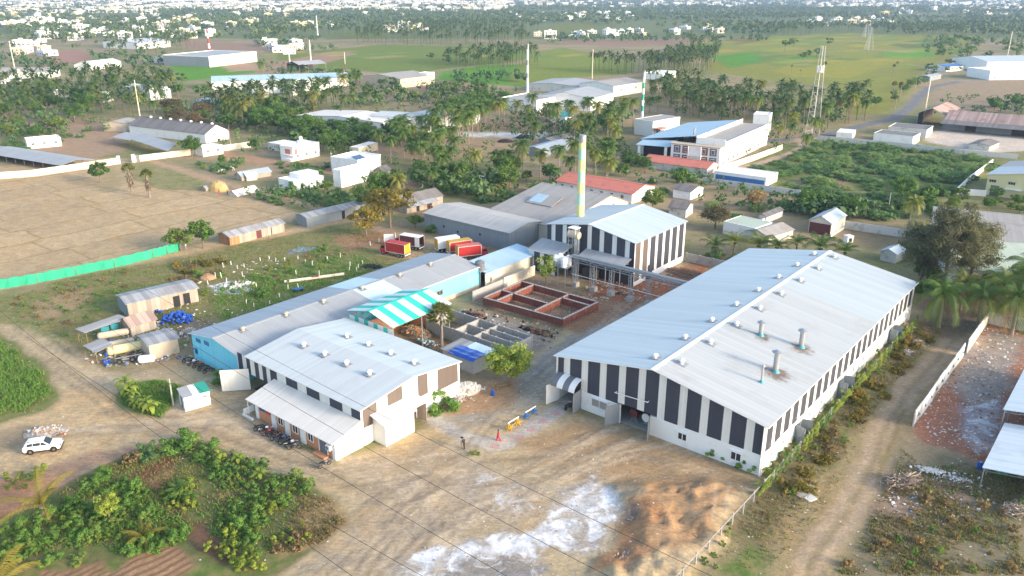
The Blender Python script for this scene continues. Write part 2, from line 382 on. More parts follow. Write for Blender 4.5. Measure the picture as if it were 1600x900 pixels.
# grass and weeds west of the blue building
paint([(0,470),(120,432),(300,400),(420,372),(560,352),(650,385),(700,395),(560,440),(420,500),(310,535),(200,560),(120,555),(40,500),(-60,480)],(.24,.195,.095),2,4,(.85,0,.12,0))
paint([(330,450),(420,420),(540,400),(600,420),(520,450),(420,490),(340,500)],(.17,.175,.065),2,4,(1,0,.1,0))
paint([(325,446),(372,438),(398,452),(380,462),(335,458)],(.62,.60,.56),.8,1.5,(.1,1,.3,0))
paint([(262,436),(345,418),(352,432),(280,446)],(.36,.28,.12),1,2,(.2,0,0,0))
paint([(120,470),(200,440),(240,448),(150,482)],(.13,.17,.05),1,2.5,(1,0,0,0))
paint([(60,470),(140,450),(150,470),(80,500)],(.34,.25,.14),1,2.5,(.3,0,0,0))
paint([(330,525),(260,530),(285,500),(330,495)],(.2,.17,.12),1,2,(.3,0,1,0))
paint([(600,380),(700,372),(760,392),(690,412),(590,400)],SAND,1.2,2,(.1,0,0,0))
paint([(520,370),(600,360),(640,372),(590,385),(540,392)],(.34,.2,.12),1,2,(.3,0,.3,0))
# dirt road past the net
paint([(-150,485),(0,448),(120,424),(260,398),(360,378),(430,368),(500,352),(560,338),(620,328)],SAND,.8,1.2,(.05,0,.05,0),'dirt_road',width=5.0)
paint([(240,252),(300,272),(400,300),(470,318),(560,345),(640,375),(650,365)],(.44,.30,.2),.8,1.2,(.1,0,0,0),'dirt_road',width=3.2)
paint([(140,262),(240,248),(340,238),(440,225)],(.42,.32,.21),.6,1,(.2,0,0,0),'dirt_road',width=2.5)
paint([(330,238),(400,250),(480,258),(560,275),(640,290)],(.42,.25,.15),2,2,(.2,0,0,0),width=8)
# main road and yards
paint([(-300,470),(0,500),(50,520),(110,560),(150,580),(215,585),(300,558),(345,586),(385,612),(408,655),(460,692),(520,724),(590,692),(655,672),(700,650),(640,640),(700,620),(760,615),(850,545),(930,485),(990,450),(1060,415),(1080,430),(1010,480),(880,555),(872,600),(880,640),(950,655),(1030,690),(1110,722),(1185,745),(1235,735),(1150,830),(1060,920),(1000,1000),(440,1000),(430,900),(480,868),(545,812),(520,775),(470,745),(380,725),(330,688),(290,676),(215,695),(160,725),(110,750),(60,765),(-20,830),(-300,900)],SAND2,.9,1.4,(.03,0,.06,0),'dirt_yard')
paint([(-300,640),(0,640),(120,600),(230,640),(330,640),(400,690),(330,690),(210,690),(100,735),(-60,760)],SAND,2,3,(.02,0,.03,0))
paint([(-300,505),(0,520),(62,560),(96,610),(85,640),(40,650),(-10,665),(-300,720)],(.16,.165,.06),.8,1.6,(1,0,.1,0),'ground')
paint([(0,540),(45,580),(30,600),(0,590)],(.22,.15,.09),1,2,(.6,0,.1,0))
paint([(180,618),(195,600),(250,594),(290,605),(270,635),(255,655),(215,650),(188,640)],(.12,.16,.045),.5,.8,(1,0,.05,0),'ground')
paint([(0,672),(40,664),(100,672),(95,690),(30,700),(0,715)],(.33,.25,.16),1,2,(.4,0,.5,0))
# yard tints: grey gravel drive, path, dark tracks, red soil
paint([(700,655),(770,610),(850,560),(900,520),(960,475),(1010,450),(1025,462),(960,510),(890,560),(850,610),(800,645),(740,668)],GREY,1.2,2.2,(0,0,.15,0),'gravel_drive')
paint([(660,655),(720,690),(770,705),(800,700),(850,668),(900,632),(890,618),(860,634),(800,676),(760,684),(720,668),(690,648)],(.47,.435,.39),.3,.25,(0,0,0,0),'concrete_path')
paint([(840,470),(930,460),(990,455),(1060,418),(1100,405),(1085,440),(1010,470),(960,500),(900,520),(850,500)],(.33,.19,.11),1,2,(.05,0,.3,0))
paint([(920,440),(1060,430),(1120,400),(1080,450),(990,472),(930,465)],(.36,.15,.08),1,2,(0,0,.3,0))
paint([(820,430),(900,450),(930,470),(880,500),(740,480),(740,455)],(.27,.2,.14),1,2,(.1,0,.4,0))
paint([(690,520),(760,490),(870,520),(840,560),(760,570),(690,560)],(.34,.29,.23),1,2,(.05,0,.6,0))
paint([(610,480),(690,470),(720,560),(640,560)],(.25,.18,.12),1,2,(.1,0,.7,0))
paint([(720,600),(810,590),(800,640),(720,650),(690,645)],(.44,.28,.16),1,2,(.1,0,.3,0))
paint([(800,690),(900,655),(1040,680),(1180,745),(1130,800),(1040,790),(940,760),(850,730)],(.40,.275,.155),1.5,2.5,(.05,0,.1,0))
paint([(560,720),(680,690),(740,720),(760,800),(640,880),(500,900),(560,800)],(.42,.33,.225),2,3,(.03,0,.05,0))
paint([(700,745),(770,735),(830,760),(850,800),(780,820),(720,790)],(.42,.34,.25),1.5,3,(0,.45,0,0))
paint([(872,755),(930,738),(985,770),(992,800),(970,850),(920,880),(850,870),(800,905),(620,920),(600,870),(690,850),(770,830),(850,810)],(.44,.38,.31),1.2,3.2,(0,.66,.1,0),'ash_ground')
paint([(990,790),(1020,775),(1050,800),(1060,850),(1000,900),(930,905),(970,850)],(.40,.22,.11),.8,2.2,(.05,.1,.3,0))
paint([(1000,760),(1080,750),(1160,765),(1120,830),(1060,880),(1000,860),(1040,810)],(.42,.265,.145),1,2.5,(.08,0,.1,0))
paint([(975,800),(1000,795),(1000,815),(980,822)],(.17,.14,.12),.5,1,(0,0,.2,0))
paint([(690,885),(800,870),(860,890),(840,920),(680,920)],(.3,.27,.24),1,2.5,(0,.5,.1,0))
paint([(60,735),(150,708),(240,690),(210,705),(130,735),(90,770),(40,790)],(.34,.235,.165),.8,2,(0,0,.05,0))
paint([(-60,770),(40,740),(90,765),(60,800),(-60,830)],(.40,.22,.13),1,2,(.1,0,.05,0))
# garden plot
paint([(-200,960),(-60,830),(30,800),(100,758),(160,728),(215,702),(290,682),(330,694),(380,730),(470,750),(515,778),(545,812),(480,866),(420,905),(380,960)],(.13,.115,.055),.6,.9,(.9,0,.05,0),'garden')
paint([(205,745),(262,712),(280,722),(222,752)],(.20,.09,.055),.3,.4,(.05,0,0,0),'garden_soil')
paint([(222,755),(275,730),(262,752),(245,770)],(.34,.19,.1),.5,.8,(.3,0,0,0),'garden_soil')
paint([(170,905),(205,868),(255,832),(285,850),(310,880),(270,915),(180,960)],(.35,.215,.13),.6,.9,(.35,0,0,.45),'garden_soil')
paint([(60,890),(160,876),(190,905),(140,960),(40,960)],(.33,.2,.12),.6,.9,(.45,0,0,.4),'garden_soil')
paint([(335,775),(420,740),(400,760),(345,785)],(.3,.17,.1),.5,1,(.2,0,0,0))
paint([(470,770),(520,780),(548,812),(500,850),(440,865),(470,820)],(.36,.25,.13),1,2,(.4,0,.15,0))
paint([(270,800),(330,820),(380,870),(350,880),(290,830)],(.17,.1,.06),.5,1,(.2,0,0,0))
# east side: verge, track, red yard, waste ground
paint([(1190,790),(1260,720),(1330,640),(1420,540),(1480,480),(1540,470),(1480,560),(1420,670),(1300,960),(1040,960),(1090,900)],(.33,.26,.14),1,2,(.42,0,.12,0))
paint([(1250,880),(1150,830),(1230,760),(1300,745),(1330,800),(1280,960),(1130,960)],(.33,.245,.13),1.5,3,(.4,0,.15,0))
paint([(1190,745),(1240,690),(1320,610),(1420,500),(1440,505),(1330,640),(1240,745),(1200,780)],(.27,.22,.10),.7,1.2,(.65,0,.15,0))
paint([(1300,960),(1400,690),(1440,740),(1500,700),(1560,740),(1640,720),(1800,900),(1700,960)],(.235,.19,.125),1.2,3,(.6,0,.25,0),'waste_ground')
paint([(1378,780),(1420,730),(1500,745),(1520,790),(1440,800),(1420,850),(1370,830)],(.28,.2,.14),1,3,(.2,.25,.9,0))
paint([(1425,668),(1508,555),(1540,505),(1620,520),(1640,640),(1560,705),(1570,740),(1500,705),(1440,690)],(.36,.17,.105),.6,1.2,(.02,.1,1.0,0),'red_yard')
paint([(1480,600),(1500,540),(1545,515),(1600,530),(1570,610),(1520,640)],(.34,.29,.25),1.5,2.5,(0,.1,.6,0))
paint([(1500,640),(1560,620),(1570,700),(1530,705),(1510,680)],(.36,.30,.30),1,2,(0,.5,1,0))
paint([tuple(cw(-26.3,58+q)[:2]) for q in range(14,92,6)],(.20,.155,.085),1.0,1.5,(.7,0,.15,0),None,.9,4.2,True)
paint([(1130,880),(1180,850),(1200,870),(1160,920),(1110,930)],(.17,.18,.07),1,2.5,(1,0,0,0))
paint([(1248,960),(1270,880),(1325,800),(1370,715),(1385,665),(1420,610),(1465,560),(1500,520),(1508,490)],(.43,.325,.22),.7,1.0,(.04,0,.05,0),'dirt_track',width=3.3)
paint([(1412,640),(1395,690),(1372,745)],(.28,.21,.11),.3,.4,(.6,0,0,0),width=.7)
paint([(1440,470),(1500,462),(1560,480),(1540,510),(1480,530),(1440,520)],(.22,.165,.11),1,2,(.2,0,.2,0))  # lane end under the palms: tree shade put into the ground colour
# roads further away
paint([(1500,127),(1455,136),(1437,150),(1425,165),(1395,186),(1340,198),(1282,214),(1180,222)],(.20,.20,.205),.8,.6,(0,0,0,0),'road',width=6.0)
paint([(1500,127),(1560,124),(1700,124)],(.3,.26,.22),.8,.6,(0,0,0,0),'road',width=5.0)
paint([(1290,214),(1245,218),(1256,228),(1235,240),(1195,253),(1150,265),(1100,280)],(.46,.35,.24),.8,1,(.1,0,0,0),'dirt_road',width=4.0)
paint([(1420,100),(1455,106),(1480,120)],(.36,.30,.2),1,2,(.1,0,0,0),'dirt_road',width=4.0)
paint([(1005,19),(1030,13.5),(1070,14),(1062,18),(1035,20)],(.22,.30,.34),8,8,(0,0,0,0),'lake')
paint([(445,397),(455,390),(480,386),(487,389),(470,396)],(.17,.19,.2),.5,.8,(.05,0,0,0),'pond')
# wheel ruts
random.seed(3)
for l in ([(150,640),(260,655),(400,710),(520,745),(640,720),(760,650),(850,570),(960,470)],[(120,600),(230,645),(380,690),(520,735),(600,770),(620,850),(560,930)],[(0,680),(150,680),(300,670),(420,715),(560,760),(660,820),(640,900)],[(560,900),(640,790),(720,720),(780,640),(880,560)],[(500,900),(600,800),(690,760),(800,730),(900,690)],[(620,880),(700,800),(820,760),(960,720),(1100,760)],[(760,820),(860,730),(960,690),(1060,720)],[(10,510),(110,590),(180,640),(280,670)],[(0,700),(120,670),(230,665),(330,640),(400,640)],[(880,720),(960,700),(1040,720),(1090,770),(1080,830)],[(450,900),(540,820),(600,770),(690,730),(740,700)],[(600,900),(660,840),(740,800),(860,780),(930,750)],[(540,760),(640,745),(760,760),(860,740),(940,715),(1020,700)],[(760,720),(830,715),(900,680),(980,672)],[(800,745),(880,700),(930,672),(960,664)],[(840,760),(905,720),(960,690),(1000,680)],[(200,670),(330,665),(450,715),(560,735),(700,710)],[(60,560),(150,620),(200,660),(180,690)]):
    p=[at(*q) for q in l]
    for off in (-.8,.8,2.6,4.2):
        q=[(v.x+off,v.y+off*.4) for v in p]; paint(q,(.27,.21,.145) if off<2 else (.56,.45,.32),.3,.35,None,None,random.uniform(.4,.75),.4,True)
# strips of differing crops
for (x0,x1,y0,y1,n) in ((180,480,640,1180,150),(-330,120,700,1150,70),(430,760,800,1150,50)):
    for _ in range(n):
        c=Vector((random.uniform(x0,x1),random.uniform(y0,y1),0)); k=(GX-c.x)**2+(GY-c.y)**2
        i=int(k.argmin()); z=ZN[gzone[i]]
        if z not in ('crop_field','paddy_field'): continue
        w,d=random.uniform(18,60),random.uniform(10,26); q=[c+AX*a*w/2+BX*b*d/2 for a,b in ((-1,-1),(1,-1),(1,1),(-1,1))]
        paint([(v.x,v.y) for v in q],random.choice(((.31,.36,.03),(.15,.29,.03),(.09,.23,.03),(.36,.32,.10),(.24,.32,.035),(.40,.36,.03),(.10,.27,.03))),2,.8,None,None,.75,None,True)
for l in ([(1248,960),(1270,880),(1325,800),(1370,715),(1385,665),(1420,610),(1465,560),(1500,520)],):
    paint(l,(.26,.205,.11),.4,.4,(.6,0,0,0),None,.7,.8)
random.seed(7)
# relief: soft heaps in the yard and rough ground, flat under the buildings
gz=(vnoise(GX,GY,2.2,8)-.5)*.16+(vnoise(GX,GY,.9,9)-.5)*.06
def inb(cx0,cx1,cy0,cy1,pad=1.5):
    x=GX*BX.x+GY*BX.y; y=GX*AX.x+GY*AX.y
    return (x>cx0-pad)&(x<cx1+pad)&(y>cy0-pad)&(y<cy1+pad)
bank=wpoly([(960,760),(1040,750),(1110,750),(1170,770),(1120,840),(1070,900),(1000,960),(900,960),(940,880),(985,830)]); bm=np.clip((sdist(bank,GX+2*wpx,GY+2*wpy)+1.0)/3.0,0,1); rd=1-np.abs(vnoise(GX,GY,3.4,21,4)*2-1); gz+=bm*((rd-.5)*1.5+.3)
flat=np.clip((GY-260)/60,0,1)
for b in ((-61,-29,83,148),(-100,-69,51,76),(-114,-99,57,111),(-99,-74,86,152),(-75.5,-57,60,86)): flat=np.maximum(flat,inb(*b).astype(float))
gz*=1-flat; gz=np.where(bm>0,gz,np.minimum(gz,.1))
me=bpy.data.meshes.new('ground'); ii=np.arange(NR-1)[:,None]*NU+np.arange(NU-1)[None,:]
quads=np.stack([ii,ii+1,ii+NU+1,ii+NU],-1).reshape(-1,4); fz=gzone[quads[:,0]]
t=NT('ground_soil'); col=t.new('ShaderNodeAttribute',attribute_name='Soil'); wa=t.new('ShaderNodeAttribute',attribute_name='Mix')
o=t.new('ShaderNodeNewGeometry').outputs['Position']; ws=t.sep(wa.outputs['Color']); wal=wa.outputs['Alpha']
rot=t.new('ShaderNodeMapping'); rot.inputs['Rotation'].default_value=(0,0,-TH); t.lk(o,rot.inputs[0]); cv=rot.outputs[0]
stm=t.new('ShaderNodeMapping'); stm.inputs['Rotation'].default_value=(0,0,-R(28)); stm.inputs['Scale'].default_value=(.55,1.1,1); t.lk(o,stm.inputs[0])
c=col.outputs['Color']
n=t.noise(.35,6,o,.65); c=t.mix(1.0,c,t.mix(n,(.62,.62,.62),(1.36,1.34,1.3)),'MULTIPLY')
n=t.noise(2.6,5,o,.7); c=t.mix(1.0,c,t.mix(n,(.66,.66,.66),(1.34,1.34,1.34)),'MULTIPLY')
of=t.new('ShaderNodeVectorMath',operation='ADD'); t.lk(o,of.inputs[0]); of.inputs[1].default_value=(310,170,0); wv0=of.outputs[0]
st2=t.new('ShaderNodeMapping'); st2.inputs['Rotation'].default_value=(0,0,-R(78)); st2.inputs['Scale'].default_value=(.5,1.2,1); t.lk(o,st2.inputs[0])
na=t.noise(.8,6,stm.outputs[0],.7,2.5); nb=t.noise(.8,6,st2.outputs[0],.7,2.5); sel=t.ramp(t.noise(.05,2,o),.42,.58); nn=t.math('ADD',t.math('MULTIPLY',na,sel),t.math('MULTIPLY',nb,t.math('SUBTRACT',1.0,sel)))
k=t.math('SUBTRACT',1.0,ws[0]); c=t.mix(t.math('MULTIPLY',k,.62),c,t.mix(1.0,c,t.mix(t.ramp(nn,.36,.66),(.76,.77,.8),(1.2,1.18,1.14)),'MULTIPLY'))
nm=t.noise(.13,5,o,.7); c=t.mix(t.math('MULTIPLY',t.ramp(nm,.52,.66),t.math('MULTIPLY',k,.45)),c,t.mix(1.0,c,(.80,.82,.86),'MULTIPLY'))
f1=t.ramp(t.noise(.11,6,o,.72,.6),.5,.68); f2=t.ramp(t.noise(.17,6,wv0,.72,.8),.5,.66); c=t.mix(t.math('MULTIPLY',f1,t.math('MULTIPLY',k,.6)),c,t.mix(1.0,c,(1.1,.96,.74),'MULTIPLY')); c=t.mix(t.math('MULTIPLY',f2,t.math('MULTIPLY',k,.65)),c,t.mix(1.0,c,(.78,.84,.96),'MULTIPLY'))
nf=t.noise(.55,8,stm.outputs[0],.78,4.0); c=t.mix(t.math('MULTIPLY',k,.5),c,t.mix(1.0,c,t.mix(t.ramp(nf,.40,.60),(.72,.74,.77),(1.16,1.14,1.1)),'MULTIPLY'))
n=t.noise(9.0,3,o,.75); c=t.mix(1.0,c,t.mix(n,(.72,.72,.72),(1.28,1.28,1.28)),'MULTIPLY')
# vegetation speckle
gn=t.math('ADD',t.math('MULTIPLY',t.noise(.22,5,o,.7),.6),t.math('MULTIPLY',t.noise(2.0,4,o,.7),.4))
gm=t.ramp(t.math('ADD',gn,t.math('MULTIPLY',ws[0],.34)),.64,.90); gcl=t.mix(t.ramp(t.noise(.5,4,o,.7),.35,.65),(.25,.22,.085),(.085,.16,.03))
c=t.mix(t.math('MULTIPLY',gm,.9),c,gcl)
# pale ash
am=t.math('ADD',t.math('MULTIPLY',t.noise(.22,9,o,.74,.9),.95),t.math('MULTIPLY',ws[1],.42)); c=t.mix(t.math('MULTIPLY',t.ramp(am,.66,.82),t.ramp(ws[1],.02,.15)),c,t.mix(t.ramp(t.noise(.5,7,wv0,.75),.38,.6),(.47,.475,.49),(.80,.80,.81)))
# litter
vo=t.new('ShaderNodeTexVoronoi',_Scale=2.4); t.lk(o,vo.inputs['Vector']); vr=t.sep(vo.outputs['Color'])
lm=t.math('MULTIPLY',t.math('LESS_THAN',vo.outputs['Distance'],.26),t.math('LESS_THAN',vr[0],t.math('MULTIPLY',ws[2],.4)))
c=t.mix(lm,c,t.mix(vr[1],(.75,.74,.72),(.36,.28,.24)))
# plot lines in the fields: bunds between plots, plots of differing tint
br=t.new('ShaderNodeTexBrick',offset=.12,squash=1.0); br.inputs['Scale'].default_value=.021; br.inputs['Mortar Size'].default_value=.012; br.inputs['Mortar Smooth'].default_value=1.0
br.inputs['Color1'].default_value=(.91,.91,.90,1); br.inputs['Color2'].default_value=(1.07,1.06,1.05,1); br.inputs['Mortar'].default_value=(.72,.73,.60,1)
wv=t.new('ShaderNodeVectorMath',operation='ADD'); t.lk(cv,wv.inputs[0]); nz=t.new('ShaderNodeTexNoise',_Scale=.12,_Detail=3.0); t.lk(o,nz.inputs['Vector']); sc=t.new('ShaderNodeVectorMath',operation='SCALE'); sc.inputs['Scale'].default_value=3.0; t.lk(nz.outputs['Color'],sc.inputs[0]); t.lk(sc.outputs[0],wv.inputs[1]); t.lk(wv.outputs[0],br.inputs['Vector'])
c=t.mix(wal,c,t.mix(1.0,c,br.outputs['Color'],'MULTIPLY'))
fu=t.math('SINE',t.math('MULTIPLY',t.sep(wv.outputs[0])[1],6.283/.9)); fm=t.math('MULTIPLY',t.ramp(wal,.2,.4),t.math('SUBTRACT',1.0,t.ramp(wal,.46,.6)))
c=t.mix(t.math('MULTIPLY',fm,t.ramp(fu,-.3,.8,0,.75)),c,(.17,.10,.055))
t.lk(c,t.b.inputs['Base Color']); t.b.inputs['Roughness'].default_value=.95; t.b.inputs['Specular IOR Level'].default_value=.15
t.bump(t.math('ADD',t.noise(1.1,6,o,.7),t.math('MULTIPLY',nn,.6)),.5,.22)
M['soil']=t.m
wm=NT('still_water'); wm.b.inputs['Base Color'].default_value=(.13,.17,.19,1); wm.b.inputs['Roughness'].default_value=.12; M['water']=wm.m
for zi,zn in enumerate(ZN):
    q=quads[fz==zi]
    if not len(q): continue
    used,inv=np.unique(q.ravel(),return_inverse=True); nf=len(q)
    me=bpy.data.meshes.new(zn); me.vertices.add(len(used)); me.vertices.foreach_set('co',np.stack([GX[used],GY[used],gz[used]],-1).astype(np.float32).ravel())
    me.loops.add(nf*4); me.loops.foreach_set('vertex_index',inv.astype(np.int32)); me.polygons.add(nf); me.polygons.foreach_set('loop_start',np.arange(0,nf*4,4,dtype=np.int32))
    me.polygons.foreach_set('use_smooth',np.ones(nf,bool))
    a=me.color_attributes.new('Soil','FLOAT_COLOR','POINT'); a.data.foreach_set('color',np.c_[gcol[used],np.ones(len(used))].astype(np.float32).ravel())
    a=me.color_attributes.new('Mix','FLOAT_COLOR','POINT'); a.data.foreach_set('color',gw[used].astype(np.float32).ravel())
    me.materials.append(M['water'] if zn in ('lake','pond') else M['soil']); me.update(); me.validate()
    ob=link(bpy.data.objects.new(zn,me)); ob['kind']='structure'
    ob['label']={'ground':'dry grass and bare soil between the buildings and fields'}.get(zn,zn.replace('_',' ')+' seen from above among the sheds and trees')
# ================================================================== THE COMPOUND
def roof_vent(root,x,y,z,sl=0.0,kind='ball'):
    m=MB(); m.tube((x,y,z-.1),(x,y,z+.25),.24,10,mi=0); m.lathe((x,y,z+.25),[(.24,0),(.36,.1),(.4,.22),(.34,.36),(.16,.45),(0,.47)],12,0)
    for k in range(12):
        a=k*6.2832/12; m.tube((x+.37*math.cos(a),y+.37*math.sin(a),z+.33),(x+.37*math.cos(a),y+.37*math.sin(a),z+.55),.02,4,mi=1)
    o=m.obj('roof_vent',['white_trim' if kind=='ball' else 'beige','galv'],root)
    f=MB(); f.slab([(x-.75,y-.6,z+.07-sl*.75),(x+.75,y-.6,z+.07+sl*.75),(x+.75,y+.6,z+.07+sl*.75),(x-.75,y+.6,z+.07-sl*.75)],.05); f.obj('flashing',M['steel'],o); return o
# ---- big warehouse
def big_warehouse():
    W,L,he,hr=30.57,64.0,7.02,9.63
    r=CT('warehouse','largest warehouse with pale blue roof, dark striped walls and four rooftop stacks','warehouse',-60.42,83.2)
    loc=lambda cx,cy:(cx+60.42,cy-83.2)
    st=[loc(-39.8,104.0),loc(-34.5,105.8),loc(-34.2,96.0),loc(-34.3,91.8)]
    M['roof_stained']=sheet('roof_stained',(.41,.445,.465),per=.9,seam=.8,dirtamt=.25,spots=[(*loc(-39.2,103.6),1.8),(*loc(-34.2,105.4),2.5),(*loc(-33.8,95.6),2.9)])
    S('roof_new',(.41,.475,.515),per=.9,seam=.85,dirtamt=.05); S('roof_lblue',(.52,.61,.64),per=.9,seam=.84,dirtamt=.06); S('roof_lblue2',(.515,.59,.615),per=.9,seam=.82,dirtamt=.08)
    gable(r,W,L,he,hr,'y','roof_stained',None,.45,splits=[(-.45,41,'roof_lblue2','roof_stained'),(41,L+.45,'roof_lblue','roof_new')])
    zt=lambda d: he-.14+(hr-he)*min(d,W-d)/(W/2)
    m=MB(); seq=[(.15,1),(1.0,0),(1.05,1)]
    seq=[(.15,1,3.3),(1.0,0,3.3),(1.05,1,3.3),(1.95,0,3.3)]+[(1.05,1),(1.95,0)]*8+[(1.05,1),(1.15,0),(.3,1)]
    seq=[(a,b,(3.0 if 10.4<sum(s_[0] for s_ in seq[:i])+a/2<15.4 else None) if len(x)<3 else x[2]) for i,x in enumerate(seq) for a,b in [x[:2]]]
    stripes(m,(0,0),(W,0),2.75,zt,seq)
    stripes(m,(W,0),(W,L),3.0,lambda d:he-.14,[(.5,1)]+[(1.85,0),(.9,1)]*23+[(1,1)])
    stripes(m,(0,L),(0,0),2.75,lambda d:he-.14,[(.9,1),(1.9,0)]*23); stripes(m,(W,L),(0,L),2.75,zt,[(1.05,1),(1.95,0)]*11)
    m.obj('cladding',['clad_dark','clad_white'],r)
    for k in range(1): pass
    w=MB()                                                         # masonry base with two gateways in the front
    t=.25
    w.box(4.3,10.6,-.06,t,0,2.8); w.box(15.2,W+.06,-.06,t,0,2.8); w.box(W-t,W+.06,t,10.2,0,3.05); w.box(W-t,W+.06,12.2,26.4,0,3.05); w.box(W-t,W+.06,28.6,51,0,3.05); w.box(W-t,W+.06,53,L,0,3.05)
    for a,b in ((10.2,12.2),(26.4,28.6),(51,53)): w.box(W-t,W+.06,a,b,2.4,3.05)
    w.box(-.06,t,t,L,0,2.8); w.box(0,W,L-t,L+.06,0,2.8)
    w.obj('base_wall','white_paint',r)
    for a,b in ((1.5,4),(9.6,13),(25.6,29.4),(50.5,53.6)): MB().box(W+.06,W+.48,a,b,3.05,3.15).obj('door_hood','white_trim',r)
    MB().box(.3,W-.3,.3,L-.3,.02,.06).obj('floor_slab','concrete',r)
    # entry gate on the left with arched striped awning
    a=MB(); n=6
    for i in range(4):
        x0=.4+i*1.0; x1=x0+1.0
        for k in range(n):
            t0,t1=k/n*1.45,(k+1)/n*1.45; f=lambda q:(-2.0*math.sin(q)/math.sin(1.45),3.25+1.35*(math.cos(q)-math.cos(1.45))/(1-math.cos(1.45)))
            (ya,za),(yb,zb)=f(t0),f(t1); a.slab([(x0,ya-.07,za),(x1,ya-.07,za),(x1,yb-.07,zb),(x0,yb-.07,zb)],.05,i%2)
    a.obj('awning',['grey_panel','white_trim'],r)
    panel(r,'gate_leaf',(.35,-.1),(-.15,-2.3),.1,3.1,.08,'white_trim'); panel(r,'gate_leaf',(4.25,-.1),(4.4,-2.2),.1,3.1,.08,'steel')
    # main gate in the middle
    for x0,x1,y1 in ((10.55,9.6,-2.1),(15.25,16.1,-2.1)):
        g=panel(r,'gate_leaf',(x0,-.12),(x1,y1),.1,3.0,.07,'clad_grey')
    MB().tube((9.9,-.5,4.6),(15.0,-.5,4.85),.06,6).tube((10,-.1,4.6),(10,-.5,4.6),.05,5).tube((14.9,-.1,4.85),(14.9,-.5,4.85),.05,5).obj('track_rail','white_trim',r)
    window(r,(7.3,-.06,1.75),(1,0,0),2.6,1.3,(0,-1,0),'white_trim','galv'); 
    window(r,(20.0,-.06,1.5),(1,0,0),1.3,1.1,(0,-1,0)); window(r,(27.3,-.06,1.5),(1,0,0),1.4,1.2,(0,-1,0))
    for y in (2.5,6.2,15,19.5,23,33,37.5,43,47,57,60.5): window(r,(W+.06,y,1.9),(0,1,0),.9,1.0,(1,0,0),'white_trim','galv',0)
    for y in (10.2,12.2,26.4,28.6,51.0,53.0):
        s=1 if y in (12.2,28.6,53.0) else -1; panel(r,'side_door',(W+.1,y),(W+1.5,y+s*.35),.1,2.6,.07,'clad_grey')
    for x in (W-.15,.05): MB().tube((x,-.14,0),(x,-.14,6.9),.08,6).obj('downpipe','white_trim',r)
    # roof fittings
    sl=(hr-he)/(W/2)
    for k in range(8):
        y=3.6+k*8.2
        for s in (-1,1): roof_vent(r,W/2+s*1.75,y+(.5 if s>0 else -.3),hr-1.75*sl,-s*sl)
    for (x,y),(h,rad) in zip(st,((1.9,.33),(2.4,.36),(2.75,.36),(2.2,.14))):
        z=hr-sl*abs(x-W/2); m=MB(); m.tube((x,y,z-.3),(x,y,z+h),rad,12,mi=0); s=m.obj('exhaust_stack',['galv'],r)
        MB().lathe((x,y,z-.2),[(rad+.3,0),(rad+.18,.22),(rad+.04,.5)],12).obj('base_skirt','teal',s)
        MB().lathe((x,y,z+h+.12),[(0,.3),(rad*2.0,.0),(rad*2.0,-.06),(0,-.05)],12).tube((x,y,z+h),(x,y,z+h+.2),.05,4).obj('rain_cap','galv',s)
big_warehouse()
# fabric rolls and stands just inside the gate of the big warehouse
def A_(x,y,z=0): return cw(x-60.42,y+83.2,z)
for i,(x,c,lb) in enumerate(((12.0,'maroon','dark red fabric roll on a stand inside the warehouse gate'),(13.9,'black_paint','black fabric roll with white end inside the warehouse gate'))):
    t=T('fabric_roll',lb,'fabric roll',A_(x,1.2),RZ,'fabric rolls inside the gate')
    MB().tube((0,0,1.45),(0,3,1.45),.62,18,cap=False).obj('roll',c,t); MB().disc((0,-.01,1.45),.62,(0,1,0),.06,18).obj('roll_end','white_trim' if i else 'maroon',t)
    m=MB()
    for y in (.2,2.8):
        for s in (-1,1): m.tube((s*.6,y,0),(0,y,1.3),.05,5); 
        m.tube((-.45,y,.5),(.45,y,.5),.04,5)
    m.obj('stand','steel',t)
